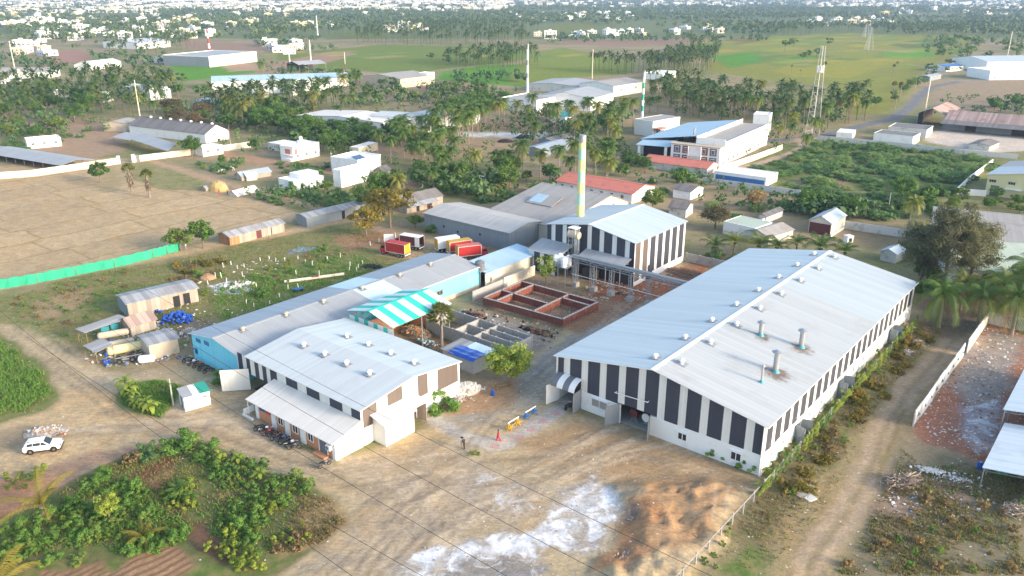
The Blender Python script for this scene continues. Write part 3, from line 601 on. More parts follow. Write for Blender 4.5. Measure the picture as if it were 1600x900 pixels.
# ---- white warehouse with office lean-to
def white_warehouse():
    L,W,he,hr=24.9,18.25,5.4,6.6
    r=CT('warehouse','white roofed warehouse with eight roof vents and a brick office lean-to','warehouse',-96.87,57.09)
    gable(r,L,W,he,hr,'x','roof_white',None,.3,splits=[(-.3,L+.3,'roof_white','roof_white_b')],cap=None,edge='white_trim')
    zt=lambda d: he-.14+(hr-he)*min(d,W-d)/(W/2)
    m=MB(); T0=lambda d:he-.14
    stripes(m,(-2.75,0),(L,0),3.4,T0,[(.2,1,0),(1.2,0,0),(1.0,1,0),(.95,0,2.6),(1.1,1,2.6),(1.0,0,2.6),(.9,1,2.6),(1.0,0,2.6),(.9,1,2.6),(1.6,0,0),(2.1,1,0),(2.6,0,3.5),(2.0,1),(2.8,0,3.5),(2.1,1),(2.6,0,3.5),(1.75,1),(1.75,0,3.5),(.3,1)])
    m.box(9.2,L-.05,-.02,.2,0,3.5,1); m.obj('cladding',['clad_dark','clad_white'],r)
    w=MB(); seq=[(.3,1),(2.4,0),(1.8,1),(2.7,0),(2.8,1),(1.9,0),(1.9,1),(4.1,0),(.5,1)]
    x=0
    for wd,mi in seq:                                               # white gable wall, brown sheeted bays
        x1=min(x+wd,W); b={0.3:2.5,4.5:3.7,10.0:2.9,13.8:2.4}.get(round(x,1),3)
        xs=np.linspace(x,x1,4)
        if mi==0:
            w.poly([(L,x,0),(L,x1,0),(L,x1,b),(L,x,b)],1); w.poly([(L,x,b),(L,x1,b)]+[(L,q,zt(q)) for q in xs[::-1]],0,(0,1,0))
        else: w.poly([(L,x,0),(L,x1,0)]+[(L,q,zt(q)) for q in xs[::-1]],1)
        x=x1
    w.poly([(0,0,2.6),(0,W,2.6),(0,W,he-.14),(0,W/2,hr-.14),(0,0,he-.14)],1); w.poly([(0,W,0),(L,W,0),(L,W,he-.14),(0,W,he-.14)],1)
    w.obj('gable_wall',['clad_brown','white_paint'],r)
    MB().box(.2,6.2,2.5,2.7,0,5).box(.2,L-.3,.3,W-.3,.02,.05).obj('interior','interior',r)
    panel(r,'gate_leaf',(.3,-.2),(-2.4,-3.2),.15,3.5,.1,'clad_white')
    for k,(x,y) in enumerate([(x,y) for x in (6.6,11.4,16.2,21.0) for y in (6.2,12.4)]):
        sl=(hr-he)/(W/2); 
        v=roof_vent(r,x-(2.2 if y<9 else 0)+.8,y,he+sl*min(y,W-y)+.02)
    # office lean-to (brick front, pilasters, windows)
    ro=MB().slab([(6.4,-4.85,2.55),(L+.1,-4.85,2.55),(L+.1,-.05,3.8),(6.4,-.05,3.8)],.09,0,(1,0,0),1).obj('leanto_roof',['roof_leanto','white_trim'],r)
    w=MB(); w.box(7.9,L-.02,-4.25,-4.05,0,2.5); w.obj('office_wall','brick',r)
    s=MB(); s.poly([(L+.03,-4.25,0),(L+.03,-.02,0),(L+.03,-.02,3.65),(L+.03,-4.25,2.6)]); s.obj('side_wall','white_paint',r); s=MB(); s.poly([(7.9,-4.2,0),(7.9,-.02,0),(7.9,-.02,3.6),(7.9,-4.2,2.5)]); s.obj('side_wall','white_paint',r)
    for a,b in ((7.85,8.5),(11.5,12.5),(14.5,15.5),(17.8,18.9),(L-.6,L+.02)): MB().box(a,b,-4.36,-4.25,0,2.52).obj('pilaster','white_paint',r)
    for x in (13.5,16.7,19.9): window(r,(x,-4.25,1.45),(1,0,0),1.15,1.2,(0,-1,0),sill=False)
    window(r,(9.4,-4.25,1.9),(1,0,0),1.3,.8,(0,-1,0),'blue_paint','blue_glass'); MB().box(10.2,11.3,-4.3,-4.25,1.5,2.4).obj('poster','red_paint',r)
    d=MB().box(21.7,23.2,-4.31,-4.25,.15,2.2).obj('door','grey_panel',r); MB().box(21.55,21.7,-4.33,-4.25,0,2.3).box(23.2,23.35,-4.33,-4.25,0,2.3).obj('door_frame','white_trim',d)
    MB().box(23.5,24.3,-4.75,-4.3,1.3,1.95).disc((23.8,-4.77,1.62),.25,(0,1,0),.03,10,1).obj('air_conditioner',['tank_white','grey_panel'],r)
    MB().box(21.3,23.6,-5.2,-4.36,.01,.22).obj('doorstep','brick',r)
    MB().tube((6.5,-4.6,0),(6.5,-4.6,2.5),.06,6).box(5.8,6.0,-5,-3.4,0,.9).box(5.8,8.2,-5.2,-5.0,0,.3).obj('porch_wall','white_paint',r)
    MB().box(L+.035,L+.05,-3.6,-1.9,.7,2.0).obj('faded_notice','pale_yellow',r)
    # sheeted annex on the gable wall
    b=MB(); y0,y1,x1=1.9,6.9,L+2.35
    for s0,s1 in (((L,y0),(x1,y0)),((x1,y1),(L,y1))): b.poly([(*s0,0),(*s1,0),(*s1,3.25 if s1[0]>L else 3.9),(*s0,3.25 if s0[0]>L else 3.9)],0)
    b.poly([(x1,y0,0),(x1,y1,0),(x1,y1,3.25),(x1,y0,3.25)],1)
    b.obj('annex_wall',['clad_white','white_paint'],r)
    MB().slab([(x1+.35,y0-.45,3.25),(x1+.35,y1+.3,3.25),(L,y1+.3,3.95),(L,y0-.45,3.95)],.1,0,(0,1,0),1).obj('annex_roof',['roof_white','white_trim'],r)
    MB().slab([(L+1.9,y1+.35,3.1),(L+1.9,y1+3,3.1),(L,y1+3,3.5),(L,y1+.35,3.5)],.1,0,(0,1,0),1).obj('door_canopy',['roof_white','white_trim'],r)
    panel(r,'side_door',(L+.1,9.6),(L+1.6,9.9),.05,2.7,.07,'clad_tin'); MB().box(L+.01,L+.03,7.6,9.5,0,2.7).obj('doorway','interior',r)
white_warehouse()
# ---- long blue shed
def blue_shed():
    W,L,he,hr=13.34,53.05,4.45,5.51
    r=CT('factory_shed','long low shed with turquoise walls and weathered grey roof','shed',-112.99,57.51)
    gable(r,W,L,he,hr,'y','roof_grey',None,.3,splits=[(-.3,27,'roof_grey_blue','roof_grey'),(27,34,'roof_skylight','roof_skylight'),(34,L+.3,'roof_grey_blue','roof_grey')],edge='white_trim',cap='roof_grey')
    zt=lambda d: he-.12+(hr-he)*min(d,W-d)/(W/2)
    m=MB(); stripes(m,(0,0),(W,0),0,zt,[(W/8,0)]*8); m.poly([(0,0,0),(0,L,0),(0,L,he-.12),(0,0,he-.12)]); m.poly([(W,0,0),(W,L,0),(W,L,he-.12),(W,0,he-.12)]); stripes(m,(W,L),(0,L),0,zt,[(W/8,0)]*8)
    m.obj('wall','clad_blue',r)
    MB().box(1.2,2.6,-.03,0,3.3,3.95).box(3.6,5.0,-.03,0,3.5,4.2).obj('vent_panel','blue_paint',r)
    window(r,(.9,-.02,1.5),(1,0,0),.7,.8,(0,-1,0),'blue_paint'); 
    o=window(r,(W+.02,42,2.1),(0,1,0),1.6,1.0,(1,0,0),'galv','interior'); 
    MB().box(W+.02,W+.05,39,40.2,1.5,2.6).obj('patch_panel','teal',r)
    MB().box(W,W+.12,33,L,0,.75).obj('plinth','beige',r)
    for y in (4.5,12.5,20,28.5,37.5,45.5): roof_vent(r,W/2+.9,y,hr-.15,-.1,'beige')
blue_shed()
# link wall, gate leaf etc. stay with their sheds; green striped canopy
def striped_canopy():
    W,L,he,hr=10.4,12.6,6.3,7.6
    r=CT('canopy_shed','open canopy shed roofed in green and white stripes','canopy',-97.6,76.6)
    n=9; sp=[]; 
    for i in range(n):
        a,b=-.3+(L+.6)*i/n,-.3+(L+.6)*(i+1)/n; k='stripe_green' if i%2==0 else 'stripe_white'; sp.append((a,b,k,k))
    sp[0]=(-.3,sp[0][1],'stripe_white','stripe_white')
    sp=[(a,b,'stripe_white' if i%2==0 else 'stripe_green',)*1+(('stripe_white' if i%2==0 else 'stripe_green'),) for i,(a,b,_,_) in enumerate(sp)]
    gable(r,W,L,he,hr,'y','stripe_green',None,.3,splits=sp,cap='stripe_green')
    m=MB(); zt=lambda d:6.0
    stripes(m,(0,0),(W,0),3.0,lambda d:5.6,[(1.3,0),(1.0,1)]*5); m.obj('gable_screen',['stripe_white','stripe_green'],r)
    tr=MB()
    for y in (.05,L/2,L-.05):
        tr.tube((0,y,he-.25),(W/2,y,hr-.25),.06,5); tr.tube((W,y,he-.25),(W/2,y,hr-.25),.06,5); tr.tube((0,y,5.75),(W,y,5.75),.06,5)
        for k in range(1,6): tr.tube((W*k/6,y,5.75),(W*k/6,y,he-.25+(hr-he)*min(k,6-k)/3),.035,4)
    tr.obj('truss','steel',r)
    for x,y in ((.1,.1),(.1,L/2),(.1,L),(W-.1,.1),(W-.1,L/2),(W-.1,L)): MB().tube((x,y,0),(x,y,he-.2),.09,8).obj('post','steel',r)
    MB().box(.2,.4,0,L,0,3.2).box(.3,W-3,L,L+.2,0,2.6).obj('back_wall','brick',r)
striped_canopy()
# ---- boiler house
def boiler_house():
    W,L,he,hr=21.38,20.57,9.0,10.83
    r=CT('boiler_house','tall striped boiler house with pale roof pierced by the banded chimney','boiler house',-98.12,130.51)
    S('roof_bl',(.47,.535,.565),per=.9,seam=.93,dirtamt=.12)
    gable(r,W,L,he,hr,'y','roof_bl',None,.35,splits=[(-.35,L+.35,'roof_bl','roof_skin')],edge='steel')
    zt=lambda d: he-.14+(hr-he)*min(d,W-d)/(W/2)
    m=MB(); stripes(m,(0,0),(W,0),0,zt,[(1.1,0),(1.0,1),(1.9,0),(1.0,1),(1.9,0),(1.1,1),(2.2,0),(1.0,1)]+[(1.95,0),(1.05,1)]*3+[(1.7,0),(.4,1)])
    stripes(m,(W,0),(W,L),.8,lambda d:he-.14,[(.3,1)]+[(1.9,2),(.95,1),(1.9,2),(.95,1)]+[(2.0,0),(.95,1)]*5+[(.4,1)])
    stripes(m,(0,L),(0,0),0,lambda d:he-.14,[(1,1),(1.9,0)]*8); stripes(m,(W,L),(0,L),0,zt,[(1,1),(1.9,0)]*8); m.obj('cladding',['clad_dark','clad_white','clad_brown'],r)
    MB().box(W-.1,W+.1,7.2,L,0,1.3).box(W-.1,W+.1,0,4.6,0,.8).obj('base_wall','white_paint',r); panel(r,'side_door',(W+.15,6.9),(W+.15,5.4),.1,3,.08,'clad_dark')
    # two lean-to roofs at the front
    MB().slab([(-1.4,-5.0,4.4),(6.9,-5.0,4.4),(6.9,-.02,5.7),(-1.4,-.02,5.7)],.1,0,(1,0,0),1).obj('leanto_roof',['roof_grey','white_trim'],r)
    s=MB(); stripes(s,(-1.2,-4.7),(6.7,-4.7),0,lambda d:4.3,[(1.4,1),(1.5,0),(1.1,1),(1.7,0),(1.1,1),(1.6,0)]); s.poly([(-1.2,-4.7,0),(-1.2,0,0),(-1.2,0,5.5),(-1.2,-4.7,4.3)],1); s.obj('leanto_wall',['clad_dark','clad_white'],r)
    MB().slab([(10.0,-3.9,4.5),(20.8,-3.9,4.5),(20.8,-.02,5.6),(10.0,-.02,5.6)],.1,0,(1,0,0),1).obj('leanto_roof',['roof_grey','steel'],r)
    for x in (10.2,13.6,17.2,20.5): MB().tube((x,-3.7,0),(x,-3.7,4.4),.1,6).obj('post','steel',r)
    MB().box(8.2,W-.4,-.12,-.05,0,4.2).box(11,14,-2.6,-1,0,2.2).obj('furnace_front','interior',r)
boiler_house()
def chimney(name,label,base,top_y,r0,bands,ring=True,group=None,z0=0.0,seed=0):
    """bands: list of (fraction, material)"""
    p=at(*base); H=hgt(base[0],base[1],top_y); t=T(name,label,'chimney',(p.x,p.y,z0),0,group)
    z=0; f0=0; mats=[]; m=MB()
    for fr,k in bands:
        if k not in mats: mats.append(k)
        a,b=f0,f0+fr; m.tube((0,0,a*(H-z0)),(0,0,b*(H-z0)),r0*(1-.25*a),12,r0*(1-.25*b),mats.index(k),cap=False); f0=b
    m.obj('shaft',mats,t)
    if ring: MB().tube((0,0,H-z0-.5),(0,0,H-z0+.15),r0*.9,12).obj('rim','steel',t)
    return t
def main_chimney():
    g=cw(-95.3,138.4); H=hgt(*proj((g.x,g.y,0)),213); t=T('chimney','tall slender chimney banded pale yellow and mint green above the boiler house','chimney',g)
    M['band_yellow']=plain('band_yellow',(.72,.66,.28),var=.06); M['band_mint']=plain('band_mint',(.40,.66,.50),var=.06)
    m=MB(); n=11; z=0
    for i in range(n): m.tube((0,0,H*i/n),(0,0,H*(i+1)/n),.9-.22*i/n,16,.9-.22*(i+1)/n,(0,1)[i%2],cap=False)
    m.obj('shaft',['band_yellow','band_mint'],t); MB().tube((0,0,H-1.2),(0,0,H+.3),.76,14).obj('rim','steel',t)
    k=MB().tube((.85,0,11),(.75,0,H),.03,4).tube((.85,.4,11),(.75,.4,H),.03,4)
    for i in range(int((H-11)/.6)): k.tube((.84-.004*i,0,11+i*.6),(.84-.004*i,.4,11+i*.6),.02,3)
    k.obj('ladder','steel',t)
main_chimney()
# ---- gas scrubber tower, tank stand, pipe bridge
t=CT('scrubber_tower','lattice steel tower carrying a horizontal drum at the boiler house front','tower',-89.9,128.6)
m=MB()
for x in (-.9,.9):
    for y in (-.7,.7): m.tube((x,y,0),(x,y,8.4),.09,5)
for z in (1.5,3,4.5,6,7.4):
    for (a,b),(c,d) in (((-.9,-.7),(.9,-.7)),((.9,-.7),(.9,.7)),((.9,.7),(-.9,.7)),((-.9,.7),(-.9,-.7))): m.tube((a,b,z),(c,d,z),.05,4); m.tube((a,b,z-1.4),(c,d,z),.04,4)
m.obj('lattice','galv',t); MB().tube((-1.3,0,8.6),(1.3,0,8.6),.75,14).obj('drum','beige',t); MB().box(-1,1,-.9,.9,10.0,10.15).tube((-.8,-.7,8.4),(-.8,-.7,10),.05,4).tube((.8,-.7,8.4),(.8,-.7,10),.05,4).tube((-.8,.7,8.4),(-.8,.7,10),.05,4).tube((.8,.7,8.4),(.8,.7,10),.05,4).obj('sun_shade','white_trim',t); MB().tube((1.0,0,8.6),(1.0,0,4.6),.22,8).obj('duct','galv',t)
t=CT('tank_stand','steel stand beside the small mango tree holding white water tanks','stand',-88.2,122.2)
m=MB().box(-1.9,1.9,-1.3,1.3,4.0,4.15)
for x in (-1.8,0,1.8):
    for y in (-1.2,1.2): m.tube((x,y,0),(x,y,4),.08,5)
m.obj('platform','steel',t)
for i,(x,y) in enumerate(((-1.0,-.65),(1.0,-.6),(-.9,.75),(1.0,.8))):
    t=CT('water_tank',['front left','front right','rear left','rear right'][i]+' white plastic water tank on the steel stand by the pipe bridge','water tank',-88.2+x,122.2+y,'white tanks on the steel stand'); t.location.z=4.16
    MB().lathe((0,0,0),[(0,0),(.66,0),(.68,.5),(.64,.55),(.68,.6),(.68,1.1),(.64,1.15),(.68,1.2),(.64,1.6),(.3,1.9)],16).obj('tank_body','tank_white',t); MB().lathe((0,0,1.9),[(.36,-.05),(.38,.12),(0,.18)],12).obj('lid','tank_white',t)
t=CT('pipe_bridge','grey steel pipe bridge crossing from the boiler house to the big warehouse','pipe bridge',-86.2,123.2)
m=MB(); X=26.5
for s in (-.55,.55): m.tube((0,s,6.1),(X,s,6.1),.09,5).tube((0,s,5.3),(X,s,5.3),.07,5)
k=0
while k<26: 
    for s in (-.55,.55): m.tube((k,s,5.3),(k+1,s,6.1),.04,4).tube((k+1,s,6.1),(k+2,s,5.3),.04,4)
    k+=2
m.obj('girder','steel',t); MB().box(-.5,X,-.62,.62,6.2,6.3).obj('deck','galv',t)
MB().tube((0,-.2,6.55),(X,-.2,6.55),.16,8).tube((0,.25,6.5),(X,.25,6.5),.1,8).obj('pipe','galv',t); MB().tube((0,-.6,2.7),(X,-.6,2.7),.06,5).obj('lower_pipe','white_trim',t)
for x in (.7,5.0,9.0,13.3,17.2,22):
    m=MB(); 
    for a in (-.3,.3):
        for b in (-.35,.35): m.tube((x+a,b,.9),(x+a,b,5.4),.06,4)
    for z in np.arange(1.2,5,.8): m.tube((x-.3,-.35,z),(x+.3,-.35,z+.8),.035,4).tube((x-.3,.35,z),(x-.3,-.35,z+.8),.035,4)
    p=m.obj('lattice_post','steel',t); MB().box(x-.55,x+.55,-.6,.6,0,.95).obj('pedestal','concrete',p)
# ---- grid of red shuttering, concrete block tanks, hut, lean shed
t=CT('shuttered_foundation','red steel shuttering round the foundation beams of a new building','foundation',-92.4,103.7); z0,z1=.45,1.75
def beamwall(m,c,x0,y0,x1,y1,h0,h1,w=.28):
    a,b=Vector((x0,y0,0)),Vector((x1,y1,0)); d=(b-a).normalized(); n=Vector((-d.y,d.x,0))*w/2
    for s in (-1,1): m.box(0,0,0,0,0,0) if False else m.poly([a+n*s+Vector((0,0,h0)),b+n*s+Vector((0,0,h0)),b+n*s+Vector((0,0,h1)),a+n*s+Vector((0,0,h1))])
    for q in (a,b): m.poly([q+n+Vector((0,0,h0)),q-n+Vector((0,0,h0)),q-n+Vector((0,0,h1)),q+n+Vector((0,0,h1))])
    c.slab([a+n*1.5+Vector((0,0,h1+.03)),b+n*1.5+Vector((0,0,h1+.03)),b-n*1.5+Vector((0,0,h1+.03)),a-n*1.5+Vector((0,0,h1+.03))],.06)
    k=0; L=(b-a).length
    while k<L:
        for s in (-1,1): m.tube(a+d*k+n*s*1.3,a+d*k+n*s*1.3+Vector((0,0,h1+.3)),.03,4,mi=1)
        k+=.8
for seg in ((0,0,17.3,.9),(17.3,.9,17.5,11.6),(17.5,11.6,-.2,11.4),(-.2,11.4,0,0),(2.8,.2,2.8,11.4),(11.2,.6,11.1,11.5),(0,5.2,11.1,5.2),(11.1,9.2,17.4,9.2)):
    m=MB(); c=MB(); beamwall(m,c,*seg,z0,z1); p=m.obj('shutter',['red_form','rust'],t); c.obj('concrete_core','concrete',p)
m=MB()
for k in range(60):
    x,y=random.uniform(.5,17),random.uniform(.5,11); m.tube((x,y,0),(x,y,random.uniform(.6,1.4)),.03,4)
m.obj('prop','rust',t)
t=CT('block_tank','roofless grey concrete block tanks divided into cells','tank',-92.0,88.6)
for (x0,y0,x1,y1) in ((0,0,18,0),(18,0,18,6.1),(18,6.1,0,6.1),(0,6.1,0,0),(6.5,0,6.5,6.1),(10.7,0,10.7,6.1),(6.5,3.2,10.7,3.2),(10.7,2.1,18,2.1),(10.7,4.1,18,4.1)):
    m=MB(); a=Vector((x0,y0,0)); b=Vector((x1,y1,0)); d=(b-a).normalized(); n=Vector((-d.y,d.x,0))*.11; a=a+d*.005; h=2.2 if abs(x0-x1)<18 else 2.21
    F=[a-n,b-n,b+n,a+n]; U=[p+Vector((0,0,h)) for p in F]
    for k in range(4): m.poly([F[k],F[(k+1)%4],U[(k+1)%4],U[k]])
    m.poly(U); 
    q=0
    while q<(b-a).length: 
        for s in (-1,1): m.tube(a+d*q+n*s,a+d*q+n*s+Vector((0,0,h+.12)),.12,4)
        q+=3.0
    m.obj('cell_wall','block',t)
t=CT('block_hut','small grey block hut under blue tarpaulin and tin sheets','hut',-81.4,81.5)
MB().box(0,6.6,0,.2,0,2.3).box(0,.2,.2,4.4,0,2.4).box(6.4,6.6,.2,4.4,0,2.35).box(.2,6.4,4.2,4.4,0,2.45).obj('wall','block',t)
ro=MB().slab([(-.3,-.2,2.42),(2.6,-.2,2.4),(2.6,4.7,2.6),(-.3,4.7,2.62)],.05,0,(1,0,0)).slab([(2.6,2.3,2.55),(7.1,2.3,2.45),(7.1,4.8,2.6),(2.6,4.8,2.68)],.05,1,(1,0,0)).obj('roof',['roof_tin','roof_skylight'],t)
m=MB(); q=lambda x,y:(x,y,2.6+.05*math.sin(x*3)+.04*math.cos(y*4)-(.35 if y<-.1 else 0))
for i in range(8):
    for j in range(5):
        x0,x1=1.4+i*.68,1.4+(i+1)*.68; y0,y1=-.35+j*.6,-.35+(j+1)*.6; m.poly([q(x0,y0),q(x1,y0),q(x1,y1),q(x0,y1)])
m.obj('tarpaulin','royal',ro)
t=CT('lean_shed','narrow shed with blue grey roof linking the turquoise shed to the boiler house','shed',-104.2,110.9)
MB().slab([(-.4,0,3.9),(-.4,17.4,3.9),(6.4,17.4,3.3),(6.4,0,3.3)],.09,0,(0,1,0)).obj('roof','roof_factory_blue',t); MB().box(5.7,5.9,0,14.0,0,3.15).obj('wall','cream',t); MB().box(-.2,0,0,17,0,3.6).box(5.72,5.88,14,17.3,1.2,3.15).obj('sheet_wall','clad_grey',t)
window(t,(5.9,1.6,1.5),(0,1,0),.6,.8,(1,0,0),'beige','dark',0)
t=CT('boundary_wall','stained cream compound wall beside the new foundation','wall',-95.9,104.4)
MB().box(-.1,.1,0,9.0,0,1.9).obj('wall_panel','block',t); MB().box(-.12,.12,9.2,19,0,2.1).obj('end_panel','cream',t)
t=CT('boundary_wall','plain grey boundary wall behind the firewood yard','wall',-76.3,151.4); m=MB().box(0,16,-.1,.1,0,1.9)
for k in range(6): m.box(k*3.1,k*3.1+.3,-.16,.16,0,2.0)
m.obj('wall_panel','concrete',t)
t=CT('tank_tower','brown water tank on a tall stand at the blue shed corner','water tank',-100.0,111.2)
m=MB()
for x in (-.8,.8):
    for y in (-.8,.8): m.tube((x,y,0),(x,y,3.4),.07,5)
m.box(-1,1,-1,1,3.4,3.5); m.obj('stand','steel',t); MB().lathe((0,0,3.5),[(.95,0),(1,.8),(.95,.85),(1,1.6),(.4,1.95),(0,2)],14).obj('tank_body','grey_panel',t)
# ---- grey transport shed and old asbestos shed behind
r=CT('storage_shed','plain grey sheet shed beside the parked trucks','shed',-136.7,132.2); S('roof_shed',(.47,.455,.43),per=1.0,seam=.8,dirtamt=.3); gable(r,26.8,12.8,4.49,5.5,'x','roof_shed','clad_grey',.35,cap=None,edge='galv')
for x,z in ((6.5,2.2),(11,1.7),(18,2.4)): MB().disc((x,-.02,z),.3,(0,1,0),.04,10).obj('fan_opening','dark',r)
r=CT('old_factory','old factory shed with stained beige roof and raised monitor','shed',-126,142.9); ro=gable(r,21,31,4.4,7.6,'x','roof_old','cream',.5,rf=.72,cap='roof_old',edge='roof_old')
MB().slab([(5,9,5.9),(13,9,5.9),(13,13.5,7.3),(5,13.5,7.3)],.1,0,(1,0,0)).box(5.2,12.8,9.2,13.3,5.0,5.85).obj('roof_monitor','roof_old',ro); MB().slab([(5.4,9.6,6.15),(9,9.6,6.15),(9,13.3,7.3),(5.4,13.3,7.3)],.04).obj('skylight_sheet','roof_factory_blue',ro)
for y,z in ((20,4.4),(24,4.8)): MB().disc((21.02,y,z),.45,(1,0,0),.05,10).obj('fan_opening','grey_panel',r)
r=CT('red_roof_row','long white row building with weathered red tin roof','row house',-137,186.5); gable(r,25.5,12.0,3.0,4.4,'x','red_roof','white_paint',.5,cap='red_roof',edge='red_roof')
for k in range(7): window(r,(2+k*3.4,-.02,1.6),(1,0,0),1.0,1.2,(0,-1,0),'white_trim','interior',1,False)
# ---- guard cabin
n,a,W,D=nlr((290,643),(270,634),(330,632))
r=T('pump_house','small white pump cabin with green, white and grey roof sheets','cabin',n,a)
MB().box(0,W,0,D,0,2.15).obj('wall','white_paint',r); z=2.3
MB().slab([(-.15,-.2,z-.08),(W*.35,-.2,z-.08),(W*.35,D+.2,z+.1),(-.15,D+.2,z+.1)],.06,0,(0,1,0)).slab([(W*.35,-.2,z-.06),(W*.62,-.2,z-.06),(W*.62,D+.2,z+.12),(W*.35,D+.2,z+.12)],.06,1,(0,1,0)).slab([(W*.62,-.2,z-.04),(W+.15,-.2,z-.04),(W+.15,D+.2,z+.14),(W*.62,D+.2,z+.14)],.06,2,(0,1,0)).obj('roof',['roof_grey','stripe_white','green_paint'],r)
MB().box(-.04,0,D*.35,D*.65,.05,1.8).obj('door','grey_panel',r); MB().box(W*.7,W*.9,-.03,0,1.4,1.6).obj('air_vent','grey_panel',r)
# ---- fence on the east side with creeper, wall panels, east sheds
t=CT('wire_fence','sagging wire fence with stone posts along the dirt track','fence',-28.3,58)
for k in range(32): MB().box(-.07,.07,k*2.8-.07,k*2.8+.07,0,1.5+.1*(k%3)).obj('fence_post','concrete',t)
m=MB()
for z in (.4,.8,1.2,1.45):
    for k in range(31): m.tube((0,k*2.8,z),(0,k*2.8+1.4,z-.05),.015,3,cap=False).tube((0,k*2.8+1.4,z-.05),(0,k*2.8+2.8,z),.015,3,cap=False)
m.obj('wire','galv',t); MB().tube((.1,-1,1.55),(.1,24,1.5),.04,5).obj('top_pipe','concrete',t)
t=CT('precast_wall','long run of white precast wall panels beside the red rubble yard','wall',-18.9,107.6)
for k in range(9): panel(t,'wall_panel',(random.uniform(-.06,.06),k*3.2),(random.uniform(-.06,.06),k*3.2+3.12),0,2.35+random.uniform(-.05,.08),.14,'white_paint' if k%3 else 'dirty_white'); MB().lathe((0,k*3.2+1.6,1.25),[(.0,-.45),(.32,0),(0,.45)],4).obj('jali_opening','grey_panel',t)
MB().box(-.1,.1,-.2,0,0,1.9).obj('wall_end','dirty_white',t)
t=CT('precast_wall','short white wall panels beyond the gap in the rubble yard wall','wall',-18.7,137.8)
for k in range(5): panel(t,'wall_panel',(0,k*3.2),(0,k*3.2+3.12),0,2.4+random.uniform(-.05,.08),.14,'white_paint' if k%2 else 'dirty_white')
t=CT('block_wall','grey block wall with a barred opening at the end of the red yard','wall',-18.6,153.9)
MB().box(0,5.5,0,.2,0,2.2).box(8.3,26,0,.2,0,2.2).box(5.5,8.3,0,.2,0,.8).obj('wall_panel','dirty_white',t); MB().box(5.5,8.3,.02,.1,.8,2.1).obj('barred_opening','dark',t)
for nm,x,y,l,w,he,hr,lb in (('open_shed',-9.6,110.5,26,9,4.6,6.2,'white sheet roof shed at the edge of the red yard, the higher one'),('open_shed',-9.1,97,13.4,10,2.9,4.4,'low white lean-to roof on trusses with blue drums beside it')):
    r=CT(nm,lb,'shed',x,y); S('roof_pale',(.68,.74,.76),per=.6,seam=.85) if 'roof_pale' not in M else None
    MB().slab([(0,0,he),(0,l,he),(w,l,hr),(w,0,hr)],.09,0,(0,1,0)).obj('roof','roof_pale',r); m=MB()
    for yy in np.linspace(.3,l-.3,5):
        m.tube((.2,yy,0),(.2,yy,he-.1),.08,5).tube((.2,yy,he-.5),(w,yy,hr-.5),.05,4).tube((.2,yy,he-.15),(w,yy,hr-.15),.05,4).tube((w-.2,yy,0),(w-.2,yy,hr-.1),.08,5)
        for q in range(6): m.tube((.2+q*(w-.2)/6,yy,he-.5+(hr-he)*q/6),(.2+(q+.5)*(w-.2)/6,yy,he-.15+(hr-he)*(q+.5)/6),.03,3)
    m.obj('frame','galv',r); MB().box(w-.3,w-.1,0,l,0,hr-.3).obj('back_wall','teal',r)
# ---- green shade net along the fallow field
P('net_green',(.02,.36,.22),var=.25,scale=1.2)
t=T('shade_net','bright green shade net fence along the fallow field','fence',at(0,449)); o0=at(0,449); pts=[(-90,468),(0,452),(60,442),(120,430),(180,418),(240,403),(262,397),(284,390)]
for i in range(len(pts)-1):
    a,b=at(*pts[i])-o0,at(*pts[i+1])-o0; m=MB(); n=8
    for k in range(n):
        p,q=a.lerp(b,k/n),a.lerp(b,(k+1)/n); dz=lambda j:.12*math.sin(j*2.1+i); d=Vector((-(b-a).y,(b-a).x,0)).normalized()*.18
        m.poly([p+d*math.sin(k*1.7),q+d*math.sin(k*1.7+1.7),q+Vector((0,0,2.0+dz(k+1))),p+Vector((0,0,2.0+dz(k)))])
    m.obj('net_panel','net_green',t); MB().tube(a,a+Vector((0,0,2.2)),.05,5).obj('post','wood',t)
# ================================================================== OTHER BUILDINGS
def block(label,N,L,Rr,h,name='house',cat='house',wall='white_paint',roof='white_trim',wf=0,ws=0,stair=None,door=False,z=1.6,storeys=1,parapet=.45,group=None,D=None,winw=1.0):
    n,a,W,D_=nlr(N,L,Rr); D=D or D_; r=T(name,label,cat,n,a,group)
    MB().box(0,W,0,D,0,h).obj('wall',wall,r)
    ro=MB().box(.2,W-.2,.2,D-.2,h+.005,h+.06).obj('roof',roof,r)
    if parapet:
        t=.18; MB().box(-.06,W+.06,-.06,t,h+.01,h+parapet).box(-.06,W+.06,D-t,D+.06,h+.01,h+parapet).box(-.06,t,t,D-t,h+.01,h+parapet).box(W-t,W+.06,t,D-t,h+.01,h+parapet).obj('parapet',wall,ro)
    for s in range(storeys):
        zz=z+s*3.0
        for k in range(wf): window(r,(W*(k+.5)/wf,-.0,zz),(1,0,0),winw,1.1,(0,-1,0))
        for k in range(ws): window(r,(W+.0,D*(k+.5)/ws,zz),(0,1,0),winw,1.1,(1,0,0))
    if door: MB().box(W*.12,W*.12+1,-.06,0,.05,2.1).obj('door','blue_paint',r)
    if stair:
        x0,x1,y0,y1,hh=stair; MB().box(W*x0,W*x1,D*y0,D*y1,h+.06,h+hh).obj('stair_room',wall,ro)
    return r,W,D
